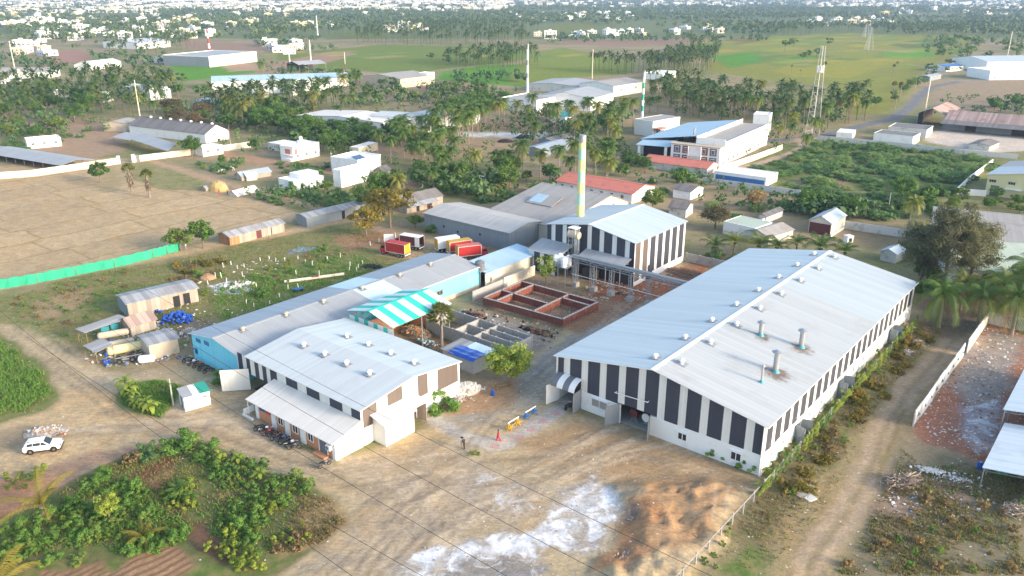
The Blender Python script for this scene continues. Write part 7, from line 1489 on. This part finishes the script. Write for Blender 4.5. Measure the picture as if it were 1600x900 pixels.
wood([(1470,98),(1530,100),(1440,130),(1400,150)],9,8,'trees along the bend of the road',TREE_F,(.5,.8),'broad leafy tree','shade_tree'); wood([(1360,175),(1430,145),(1420,130),(1340,185)],6,5,'trees along the bend of the road',TREE,(.5,.7),'broad leafy tree','shade_tree')
wood([(1545,175),(1640,180),(1640,160),(1540,165)],7,7,'dark trees behind the rusty mill',TREE,(.6,.8),'broad leafy tree','shade_tree'); wood([(1520,330),(1640,340),(1640,310),(1540,312)],12,4,'low trees before the cream factory',TREE,(.35,.5),'broad leafy tree','shade_tree')
wood([(1530,475),(1640,480),(1640,445),(1545,440)],5,4,'trees over the track end',TREE,(.7,.9),'broad leafy tree','shade_tree')
wood([(395,178),(490,180),(500,225),(450,228),(400,212)],16,5,'dark trees behind the long white roof',TREE,(.8,1.2),'broad leafy tree','shade_tree')
wood([(690,262),(780,270),(880,278),(870,305),(720,305)],15,4.5,'trees behind the grey shed',TREE,(.5,.85),'broad leafy tree','shade_tree'); wood([(925,232),(1000,250),(1010,275),(930,262)],9,4.5,'trees before the ornate office',TREE,(.5,.8),'broad leafy tree','shade_tree')
wood([(0,212),(60,200),(80,225),(0,228)],6,5,'trees beyond the cattle shed',TREE,(.5,.8),'broad leafy tree','shade_tree'); wood([(265,120),(330,150),(330,165),(260,165)],10,7,'trees round the tin shelter',TREE_F,(.6,.9),'broad leafy tree','shade_tree'); wood([(480,200),(600,205),(640,220),(560,245),(500,238)],14,5,'trees before the beige wing',TREE,(.6,.95),'broad leafy tree','shade_tree')
wood([(1000,250),(1010,270),(985,285),(960,262)],4,4,'trees before the ornate office',TREE,(.5,.7),'broad leafy tree','shade_tree'); wood([(1400,310),(1500,315),(1500,345),(1410,350)],9,5,'trees at the east end of the scrub',TREE,(.5,.85),'broad leafy tree','shade_tree'); wood([(640,88),(760,94),(820,92),(820,100),(700,108)],10,10,'field hedge trees',TREE_F,(.6,1.0),'broad leafy tree','shade_tree')
wood([(1425,470),(1545,480),(1560,452),(1440,440)],9,3,'low trees under the casuarinas',TREE,(.45,.7),'broad leafy tree','shade_tree')
# scrub field: individual bushes
for p in scatter([(1190,262),(1290,222),(1480,240),(1560,252),(1495,300),(1440,320),(1480,335),(1350,350),(1330,325),(1220,300),(1150,270)],185,2.3): o=put(random.choice(SCRUB),'thorn scrub bush',p,random.uniform(.7,1.3),'thorn bushes of the scrub field','','thorn_bush','shrub'); o.scale.z*=.68
for p in scatter([(1010,250),(1105,280),(1100,300),(1240,318),(1240,345),(1150,345),(1080,325),(1020,300)],16,3): put(random.choice(SCRUB),'thorn scrub bush',p,random.uniform(.4,.75),'bushes in the walled plots','','thorn_bush','shrub')
for poly,n in (([(430,255),(520,262),(520,280),(450,275)],14),([(300,250),(380,255),(360,275),(320,265)],10),([(400,320),(520,330),(560,322),(520,300),(410,310)],14),([(700,300),(880,310),(860,318),(720,318)],14),([(0,250),(60,240),(40,225),(0,225)],10),([(1080,400),(1130,402),(1180,410),(1110,412)],6),([(60,200),(150,200),(120,230),(40,235)],12),([(540,205),(650,215),(640,235),(560,230)],12)):
    for p in scatter(poly,n,2.5): put(random.choice(SCRUB[:2]+BUSH[2:3]),'green shrub',p,random.uniform(.5,1.0),'shrubs between the houses','','shrub','shrub')
# vegetable garden and weeds near the camera
def patch(poly,n,mind,kinds,sc,noun,group,name='shrub',cat='shrub'):
    for p in scatter(poly,n,mind,.2): put(random.choice(kinds),noun,p,random.uniform(*sc),group,'',name,cat)
patch([(100,790),(165,735),(215,760),(255,790),(300,830),(270,860),(200,865),(130,850),(90,820)],78,.85,BUSH+BUSHB[1:],(.4,.8),'leafy garden bush','leafy bushes of the garden','garden_bush')
patch([(0,830),(90,800),(140,860),(120,885),(0,890)],34,1.1,BUSH,(.4,.75),'low garden bush','leafy bushes of the garden','garden_bush')
patch([(320,720),(345,700),(420,730),(400,755),(345,770),(320,745)],34,.8,BUSH[:2]+BUSHB[1:],(.45,.8),'cassava bush','cassava bushes of the garden','cassava_bush'); patch([(345,800),(400,760),(470,745),(490,765),(430,800),(400,850),(365,860),(340,830)],60,.85,BUSH[:2]+BUSH[3:]+BUSHB[:1],(.45,.9),'cassava bush','cassava bushes of the garden','cassava_bush')
patch([(330,860),(360,835),(410,875),(420,890),(370,890)],14,.9,BUSHB,(.7,1.1),'bright green vegetable bush','bright bushes of the garden','garden_bush'); patch([(255,770),(300,750),(310,800),(270,800)],14,.8,BUSHB+BUSH[:1],(.5,.9),'bright green vegetable bush','bright bushes of the garden','garden_bush')
patch([(420,850),(470,820),(500,830),(470,860),(430,870)],10,1,BUSHB[1:]+BUSHD[:1],(.4,.8),'fallen green branch','cut branches','cut_branch'); patch([(280,690),(330,700),(310,730),(285,710)],10,.9,BUSH,(.5,.8),'low garden bush','leafy bushes of the garden','garden_bush')
patch([(330,450),(300,470),(420,420),(520,385),(545,400),(480,435),(400,470)],52,1.9,BUSH+BUSHD[:1]+BUSHB[:1],(.35,.9),'weed bush','weed bushes west of the blue shed','weed_bush'); patch([(250,420),(350,405),(360,430),(280,440)],14,1.6,BUSHD+BUSH[2:3],(.6,1.0),'tall dry weed clump','weed bushes west of the blue shed','weed_bush'); patch([(10,470),(200,420),(200,470),(100,530),(40,500)],44,1.9,BUSH[1:2]+BUSH[3:]+BUSHD[:1],(.35,.8),'weed bush','weed bushes beside the road','weed_bush')
patch([(0,530),(60,570),(85,615),(40,640),(0,650)],16,1.8,BUSH[3:]+BUSH[1:2],(.5,.8),'weed bush','weed bushes in the grass corner','weed_bush'); patch([(220,605),(265,605),(260,640),(215,640)],8,1.1,BUSH[3:],(.4,.7),'weed bush','weeds on the island','weed_bush')
patch([(0,745),(60,730),(70,745),(20,775)],7,1.2,BUSHB+BUSH[:1],(.5,.9),'roadside bush','bushes by the car','weed_bush'); patch([(1440,760),(1600,760),(1600,900),(1300,900),(1370,840)],30,1.8,BUSH[3:]+BUSHD[:1],(.4,.9),'waste ground weed','weeds of the waste ground','weed_bush'); patch([(1560,750),(1600,745),(1600,800),(1575,790)],5,1.4,BUSH[:2],(.6,1),'waste ground weed','weeds of the waste ground','weed_bush')
patch([(1100,880),(1135,815),(1150,830),(1120,890)],6,1.2,BUSH[3:]+BUSHB[1:],(.5,.9),'weed at the fence','weeds at the fence','weed_bush'); patch([(735,708),(745,712),(740,716)],2,.4,BUSHB[1:],(.5,.7),'yard weed','weeds in the yard','weed_bush')
# creeper covering the wire fence
for k in range(32):
    q=22+k*2.1; p=cw(-28.3+random.uniform(-.15,.15),58+q,.1); o=put(random.choice(BUSHB+BUSH[3:]),'creeper clump on the fence',p,random.uniform(.7,1.0),'creeper on the wire fence','','creeper_bush','creeper',RZ); o.scale=(.75,1.7,1.45)
for k in range(46):
    q=24+k*1.35; put(random.choice(BUSHD+BUSH[3:]),'dry weed clump along the fence',cw(-28.3+random.uniform(.8,4.0),58+q+random.uniform(-1,1),0),random.uniform(.5,1.0),'dry weeds along the wire fence','','weed_bush','shrub')
for k in range(26):
    q=26+k*2.3; put(random.choice(BUSH[1:2]+BUSHB+BUSH[3:]),'green weed beside the fence',cw(-28.3-random.uniform(.4,1.6),58+q,0),random.uniform(.5,.9),'green weeds inside the wire fence','','weed_bush','shrub')
# ---- labels
bpy.context.view_layer.update()
byn={}
for o,noun,look in PLANTS: byn.setdefault(noun,[]).append(o)
for noun,L in byn.items():
    pos=np.array([[o.location.x,o.location.y] for o in L]); D=np.array([np.hypot(pos[:,0]-w.x,pos[:,1]-w.y) for _,w in LMW]); best=D.argmin(0); rank=D.argsort(1).argsort(1)
    for i,o in enumerate(L):
        b=best[i]; k=rank[b,i]
        if k<len(ORD): o['label']=f'{noun}, {ORD[k]} to {LMW[b][0]}'
        else: o['label']=f'{noun} among the {o.get("group","others")}'
# ---- grass tufts (stuff)
def tufts(name,polys,n,hs,mat,label):
    C=[]
    for poly,k in polys:
        W=wpoly(poly); x0,y0=W.min(0); x1,y1=W.max(0); X=rng.uniform(x0,x1,k*3); Y=rng.uniform(y0,y1,k*3); d=sdist(W,X+2*(vnoise(X,Y,3,31)-.5),Y+2*(vnoise(X,Y,3,32)-.5)); c=vnoise(X,Y,4,33); m=(d>0)&(c>rng.uniform(.25,.62,len(X))); C.append(np.stack([X[m],Y[m]],1)[:k])
    C=np.concatenate(C); tk=wpoly([(1248,960),(1270,880),(1325,800),(1370,715),(1385,665),(1420,610),(1465,560),(1500,520)]); C=C[sdist(tk,C[:,0],C[:,1],False)>2.4]; n=len(C); V=[];F=[];Tn=[]
    for j in range(3):
        a=rng.uniform(0,6.28,n); w=rng.uniform(.03,.09,n); h=rng.uniform(*hs,n); l=rng.normal(size=(n,2))*h[:,None]*.5; z=np.zeros(n); dx,dy=np.cos(a)*w,np.sin(a)*w
        b=np.stack([C[:,0],C[:,1],z],1); q=np.stack([b-np.stack([dx,dy,z],1),b+np.stack([dx,dy,z],1),b+np.stack([l[:,0]+dx*.3,l[:,1]+dy*.3,h],1),b+np.stack([l[:,0]-dx*.3,l[:,1]-dy*.3,h],1)],1); V.append(q.reshape(-1,3)); Tn.append(np.repeat(rng.uniform(0,1,n),4))
    V=np.concatenate(V); o=link(bpy.data.objects.new(name,qmesh(name,V,np.arange(len(V)).reshape(-1,4),np.concatenate(Tn),[mat]))); tag(o,label,'grass',None,'stuff')
tufts('grass',[([(0,530),(60,570),(88,612),(40,645),(0,655)],2600),([(185,615),(200,600),(250,596),(285,606),(265,635),(250,652),(215,648)],2600),([(0,470),(120,432),(300,400),(420,372),(560,352),(650,385),(700,395),(560,440),(420,500),(310,535),(200,560),(120,555),(40,500)],9000),([(0,840),(100,765),(215,705),(330,700),(540,812),(450,870),(330,820),(200,845),(100,862),(0,880)],7000),([(1190,790),(1330,640),(1420,540),(1470,490),(1480,560),(1420,650),(1300,780),(1200,900),(1090,900)],6000),([(1300,900),(1400,690),(1440,740),(1500,720),(1600,750),(1600,900)],6500),([(1190,745),(1320,610),(1420,500),(1435,510),(1330,640),(1220,750)],2500)],0,(.06,.26),'grass_leaf','short green and dry grass tufts over the verges and weeds')
FS=[tuple(cw(-28.3+dx,58+q)[:2]) for dx,q in ((.3,14),(.3,90),(3.6,90),(4.4,50),(4.0,14))]
def wp(v): return proj((v[0],v[1],0))
tufts('dry_weeds',[([wp(v) for v in FS],6000),([(1380,770),(1440,750),(1600,780),(1600,900),(1320,900)],1500),([(470,770),(520,780),(548,812),(500,850),(440,865)],500),([(262,436),(345,418),(352,432),(280,446)],900),([(1240,290),(1330,275),(1320,300)],500)],0,(.1,.42),'dry_leaf','dry brown weeds along the wire fence and over the waste ground')
tufts('green_weeds',[([(185,615),(200,600),(250,596),(285,606),(265,635),(250,652),(215,648)],2200),([(0,535),(60,575),(85,612),(40,640),(0,650)],3500),([(330,450),(420,430),(540,395),(600,415),(520,450),(420,490),(340,500)],2600),([(100,785),(165,735),(215,760),(300,830),(270,860),(200,862),(100,850),(0,890),(0,830)],1800),([(320,720),(420,730),(490,765),(420,870),(365,865),(300,800)],700)],0,(.15,.5),'bush_leaf','taller green weeds and crop leaves in the plots')
# ---- far woods and far town (stuff) and the nearer far houses (things)
def far_trees(name,polys,label,size=(3,5),nq=16,lf=.42,thr=(.36,.56)):
    V=[];F=[];Tn=[]; tot=0
    for poly,dens in polys:
        W=wpoly(poly); x0,y0=W.min(0); x1,y1=W.max(0); k=int(dens); X=rng.uniform(x0,x1,k*4); Y=y0+(y1-y0)*rng.uniform(0,1,k*4)**1.0; m=(sdist(W,X,Y)>0)&(np.abs(X)<Y*.9); cl=vnoise(X,Y,130,41,3); m&=cl>rng.uniform(*thr,len(X)); X,Y=X[m][:k],Y[m][:k]; n=len(X)
        for j in range(nq):
            s=rng.uniform(*size,n); e=rng.normal(size=(n,3)); e/=np.linalg.norm(e,axis=1)[:,None]; c=np.stack([X,Y,s*1.25],1)+e*np.stack([s*.75,s*.75,s*.55],1); v,f,t=leaves(c,1.0,rng,np.clip(vnoise(X,Y,60,43)*1.2-.1+rng.normal(size=n)*.15,0,1),1.1,.3,e); v=(v.reshape(n,4,3)-c[:,None])*(s*lf)[:,None,None]+c[:,None]; V.append(v.reshape(-1,3)); Tn.append(t)
    V=np.concatenate(V); o=link(bpy.data.objects.new(name,qmesh(name,V,np.arange(len(V)).reshape(-1,4),np.concatenate(Tn),['far_leaf']))); tag(o,label,'woodland',None,'stuff')
far_trees('woodland',[([(-200,60),(100,66),(330,62),(480,55),(640,42),(900,36),(1100,48),(1250,50),(1450,58),(1800,60),(1800,30),(800,22),(-200,30)],4200),([(-200,30),(800,22),(1800,30),(1800,10),(-200,10)],6500),([(-400,10),(2000,10),(2000,2),(-400,2)],5200)],'distant bluish woodland fading into the haze')
far_trees('hedge_trees',[([(-100,125),(60,120),(100,100),(60,75),(-100,70)],130),([(100,70),(280,62),(260,100),(200,110),(150,95)],70),([(380,60),(500,62),(540,80),(420,85)],60),([(840,56),(1060,52),(1100,64),(860,70)],120),([(700,120),(800,115),(830,128),(720,135)],26),([(400,70),(520,66),(520,78),(400,84)],30),([(440,112),(580,118),(560,130),(440,120)],14),([(1100,48),(1220,50),(1200,66),(1110,62)],70)],'hedgerow trees between the far fields and houses',(2,3.6))
far_trees('thicket',[([(-60,210),(-60,140),(120,120),(260,130),(260,160),(130,185),(90,215)],190),([(320,205),(420,188),(600,190),(590,228),(520,250),(420,210)],90),([(540,170),(580,140),(760,135),(800,165),(700,175),(620,165)],120),([(260,170),(330,160),(480,165),(480,190),(340,200)],70),([(640,290),(720,280),(880,292),(860,318),(720,312)],40),([(790,180),(990,185),(960,235),(840,225)],50),([(1440,60),(1640,62),(1640,100),(1520,98),(1440,90)],130),([(1380,160),(1440,128),(1470,105),(1530,104),(1450,130),(1420,150)],40),([(1270,320),(1350,335),(1330,352),(1250,345)],30),([(1010,140),(1220,166),(1360,164),(1290,206),(1060,182)],90),([(1540,165),(1640,150),(1640,182),(1560,178)],50)],'mixed thicket filling between the trees and houses',(1.6,2.9),26,.3,(.3,.55))
far_trees('undergrowth',[([(230,205),(560,190),(900,190),(1000,240),(900,300),(700,310),(560,300),(420,262),(300,248)],330),([(-60,195),(170,190),(180,215),(60,245),(-60,240)],70),([(1100,285),(1250,310),(1400,330),(1400,350),(1250,345),(1080,320)],80),([(250,160),(480,170),(480,190),(330,200)],90),([(560,135),(800,130),(830,170),(700,190),(560,175)],120),([(1000,205),(1290,208),(1250,235),(1100,250)],90),([(1440,180),(1600,185),(1640,160),(1480,150)],70),([(380,310),(520,335),(560,325),(500,300),(420,300)],40),([(60,100),(260,104),(260,128),(60,126)],80),([(400,96),(560,112),(560,126),(420,118)],60),([(1090,250),(1110,285),(1000,290),(960,270)],30)],'low green undergrowth between the houses and groves',(.7,1.7),22,.32,(.3,.55))
def far_palms(name,polys,label):
    V=[];F=[];Tn=[]
    for poly,k in polys:
        for p in scatter(poly,k,3.2,1.0,12):
            H=random.uniform(8,13); l=random.uniform(-.8,.8); c=np.array([p.x+l,p.y,H]); tb=random.random(); n=len(V)
            for (ax,ay) in ((.16,0),(0,.16)): V+=[np.array([p.x-ax,p.y-ay,0]),np.array([p.x+ax,p.y+ay,0]),c+np.array([ax*.7,ay*.7,0]),c-np.array([ax*.7,ay*.7,0])]; Tn+=[2.0]*4
            for i in range(13):
                az=i*2.4+tb*6; e=1.3-1.9*i/13; h=np.array([math.cos(az),math.sin(az),0]); sd=np.array([-h[1],h[0],0]); L=random.uniform(3.2,4.4); w=.75
                m_=c+(h*math.cos(e)+np.array([0,0,math.sin(e)]))*L*.55; tip=m_+(h*math.cos(e-.9)+np.array([0,0,math.sin(e-.9)]))*L*.5
                dn=np.array([0,0,-.35]); V+=[c,m_+sd*w+dn,tip,m_]; V+=[c,m_,tip,m_-sd*w+dn]; q=min(1,max(0,tb*.6+.4*i/13)); Tn+=[q]*8
    V=np.array(V); o=link(bpy.data.objects.new(name,qmesh(name,V,np.arange(len(V)).reshape(-1,4),np.minimum(Tn,1.0),['palm_far']))); tag(o,label,'palm wood',None,'stuff')
leafmat('palm_far',(.06,.115,.04),(.15,.195,.06),(.12,.14,.05),.25)
far_palms('palm_wood',[([(905,108),(1000,112),(1060,95),(1120,92),(1110,112),(1050,122),(960,118)],130),([(550,58),(680,52),(820,58),(830,72),(700,74),(560,70)],200),([(700,96),(830,88),(850,100),(770,112),(700,106)],70),([(1010,140),(1110,150),(1220,168),(1350,165),(1375,185),(1290,208),(1205,205),(1130,190),(1060,182)],90),([(-60,140),(180,128),(270,140),(255,180),(150,190),(-60,190)],110),([(330,165),(560,160),(560,175),(420,190),(330,185)],40),([(1060,64),(1090,90),(1130,90),(1110,66)],30),([(400,60),(560,50),(700,40),(850,44),(840,54),(600,56),(420,68)],220),([(1180,46),(1500,48),(1500,60),(1330,50),(1200,58)],160),([(200,66),(330,70),(270,84),(160,96)],40)],'far coconut palm woods and the dense fill of the nearer groves')
def house_mesh(i):
    rn=random.Random(500+i); w,d,h=rn.uniform(8,14),rn.uniform(7,11),rn.choice((3.4,3.6,6.4,6.8,9.5)); m=MB().box(-w/2,w/2,-d/2,d/2,0,h,0,1)
    m.box(-w/2-.1,w/2+.1,-d/2-.1,-d/2+.1,h,h+.7).box(-w/2-.1,w/2+.1,d/2-.1,d/2+.1,h,h+.7).box(-w/2-.1,-w/2+.1,-d/2+.1,d/2-.1,h,h+.7).box(w/2-.1,w/2+.1,-d/2+.1,d/2-.1,h,h+.7)
    x=rn.uniform(-w/2+1.6,w/2-1.6); m.box(x-1.5,x+1.5,-d/2+.4,-d/2+3.6,h,h+2.6); m.lathe((-x*.5,d*.2,h),[(.6,0),(.6,1.3),(0,1.5)],8)
    for s in range(int(h//3)):
        for k in range(3): xx=-w/2+w*(k+.5)/3; m.box(xx-.6,xx+.6,-d/2-.03,-d/2,s*3+1,s*3+2.2,2); 
        for k in range(2): yy=-d/2+d*(k+.5)/2; m.box(w/2,w/2+.03,yy-.6,yy+.6,s*3+1,s*3+2.2,2).box(-w/2-.03,-w/2,yy-.6,yy+.6,s*3+1,s*3+2.2,2)
        m.box(-w/2,w/2,-d/2-.6,-d/2-.04,s*3+2.5,s*3+2.6)
    return m.mesh('far_house',[['white_paint','white_trim','cream','white_trim','white_paint','white_trim','pale_yellow','dirty_white'][i%8],'white_trim','dark'])
HM=[house_mesh(i) for i in range(12)]; nh=0
def town(poly,n,mind,where):
    global nh
    for p in scatter(poly,n,mind,6):
        o=link(bpy.data.objects.new('far_house',random.choice(HM)),None,p,random.choice((0,.5,-.66,.2))+random.uniform(-.1,.1)); s=random.uniform(.8,1.25); o.scale=(s*1.1,s,s*.9); tag(o,f'small pale flat roofed house in the hazy {where}','house',f'far houses of the {where}'); nh+=1
town([(0,42),(110,46),(150,30),(100,24),(0,24)],44,11,'town left of the red and white chimney'); town([(20,92),(110,84),(100,66),(30,66)],9,14,'hamlet by the brown plot'); town([(-20,64),(150,66),(140,46),(-20,46)],12,22,'wooded hamlet at the left edge'); town([(110,62),(330,60),(340,44),(130,46)],18,24,'hamlet above the paddy field'); town([(130,46),(420,42),(420,30),(150,28)],34,22,'town behind the hamlet')
town([(455,50),(520,42),(515,34),(460,40)],9,14,'cluster by the lone chimney'); town([(400,82),(480,92),(470,70),(410,66)],8,16,'hamlet left of the open steel shed'); town([(600,52),(680,46),(675,38),(610,44)],9,20,'row behind the long palm row'); town([(780,34),(990,32),(990,20),(790,20)],22,26,'town in front of the lake'); town([(830,66),(1010,58),(1000,46),(840,56)],12,22,'hamlet with the red roof'); town([(1050,54),(1130,52),(1120,44),(1050,44)],6,18,'yellow hamlet before the far wood'); town([(1260,40),(1400,40),(1390,28),(1260,30)],14,26,'town beyond the fields'); town([(1380,26),(1600,30),(1600,8),(1380,10)],26,34,'town at the far right edge'); town([(380,30),(800,22),(800,10),(380,12)],30,30,'town along the horizon'); town([(0,24),(380,28),(380,10),(0,10)],48,24,'town along the left horizon')
def far_town(n):
    V=[];F=[]; X=[]
    for poly,k in (([(-100,22),(800,16),(800,1.5),(-100,1.5)],1700),([(800,12),(1700,12),(1700,1.5),(800,1.5)],380)):
        W=wpoly(poly); x0,y0=W.min(0); x1,y1=W.max(0); a=rng.uniform(x0,x1,k*5); b=rng.uniform(y0,y1,k*5); m=(sdist(W,a,b)>0)&(vnoise(a,b,260,51)>.46); X.append(np.stack([a[m],b[m]],1)[:k])
    X=np.concatenate(X); m=MB()
    for x,y in X:
        w,d,h=random.uniform(5,11),random.uniform(5,9),random.choice((4,7,7,10)); m.box(x-w,x+w,y-d,y+d,0,h,random.randrange(4))
    o=m.obj('distant_town',['white_paint','white_trim','cream','dirty_white']); tag(o,'pale distant town along the horizon','town',None,'stuff')
far_town(0)
# ================================================================== HAZE, LIGHT, CAMERA
hz=MB().box(-12000,12000,-400,13000,-1.0,78).mesh('haze',[]); ho=link(bpy.data.objects.new('haze',hz)); ho['kind']='stuff'; ho['label']='pale bluish haze over the plain'
hm=bpy.data.materials.new('haze_air'); hm.use_nodes=True; nt=hm.node_tree; nt.nodes.clear(); ou=nt.nodes.new('ShaderNodeOutputMaterial'); pv=nt.nodes.new('ShaderNodeVolumePrincipled'); pv.inputs['Color'].default_value=(.42,.60,.98,1); pv.inputs['Density'].default_value=HAZE_D; pv.inputs['Anisotropy'].default_value=.15
nt.links.new(pv.outputs[0],ou.inputs['Volume']); hz.materials.append(hm)
w=bpy.data.worlds.new('World'); scn.world=w; w.use_nodes=True; nt=w.node_tree; bg=nt.nodes['Background']; sk=nt.nodes.new('ShaderNodeTexSky'); sk.sky_type='NISHITA'; sk.sun_disc=False
SAZ=R(SUN_AZ); SEL=R(SUN_EL)                                           # azimuth measured from +X towards +Y
sk.sun_elevation=SEL; sk.sun_rotation=R(90)-SAZ; sk.air_density=1.0; sk.dust_density=2.0; sk.ozone_density=1.0; nt.links.new(sk.outputs[0],bg.inputs[0]); bg.inputs[1].default_value=SKY_S
sl=bpy.data.lights.new('sun','SUN'); sl.energy=SUN_S; sl.angle=R(SUN_ANG); sl.color=(1.0,.85,.66); so=link(bpy.data.objects.new('sun',sl)); d=Vector((math.cos(SAZ)*math.cos(SEL),math.sin(SAZ)*math.cos(SEL),math.sin(SEL))); so.rotation_euler=d.to_track_quat('Z','Y').to_euler(); so.location=d*300
cam=bpy.data.cameras.new('camera'); cam.sensor_width=36; cam.lens=36*CF/1600; cam.clip_start=.5; cam.clip_end=40000; co=link(bpy.data.objects.new('camera',cam)); co.location=(0,0,CH); co.rotation_euler=(R(90)-CP,0,0); scn.camera=co
scn.view_settings.view_transform='Standard'; scn.view_settings.look='None'; scn.view_settings.gamma=1; scn.view_settings.exposure=EXPO
cy=scn.cycles; cy.max_bounces=6; cy.diffuse_bounces=3; cy.glossy_bounces=2; cy.transmission_bounces=2; cy.volume_bounces=0; cy.transparent_max_bounces=4; cy.use_denoising=True
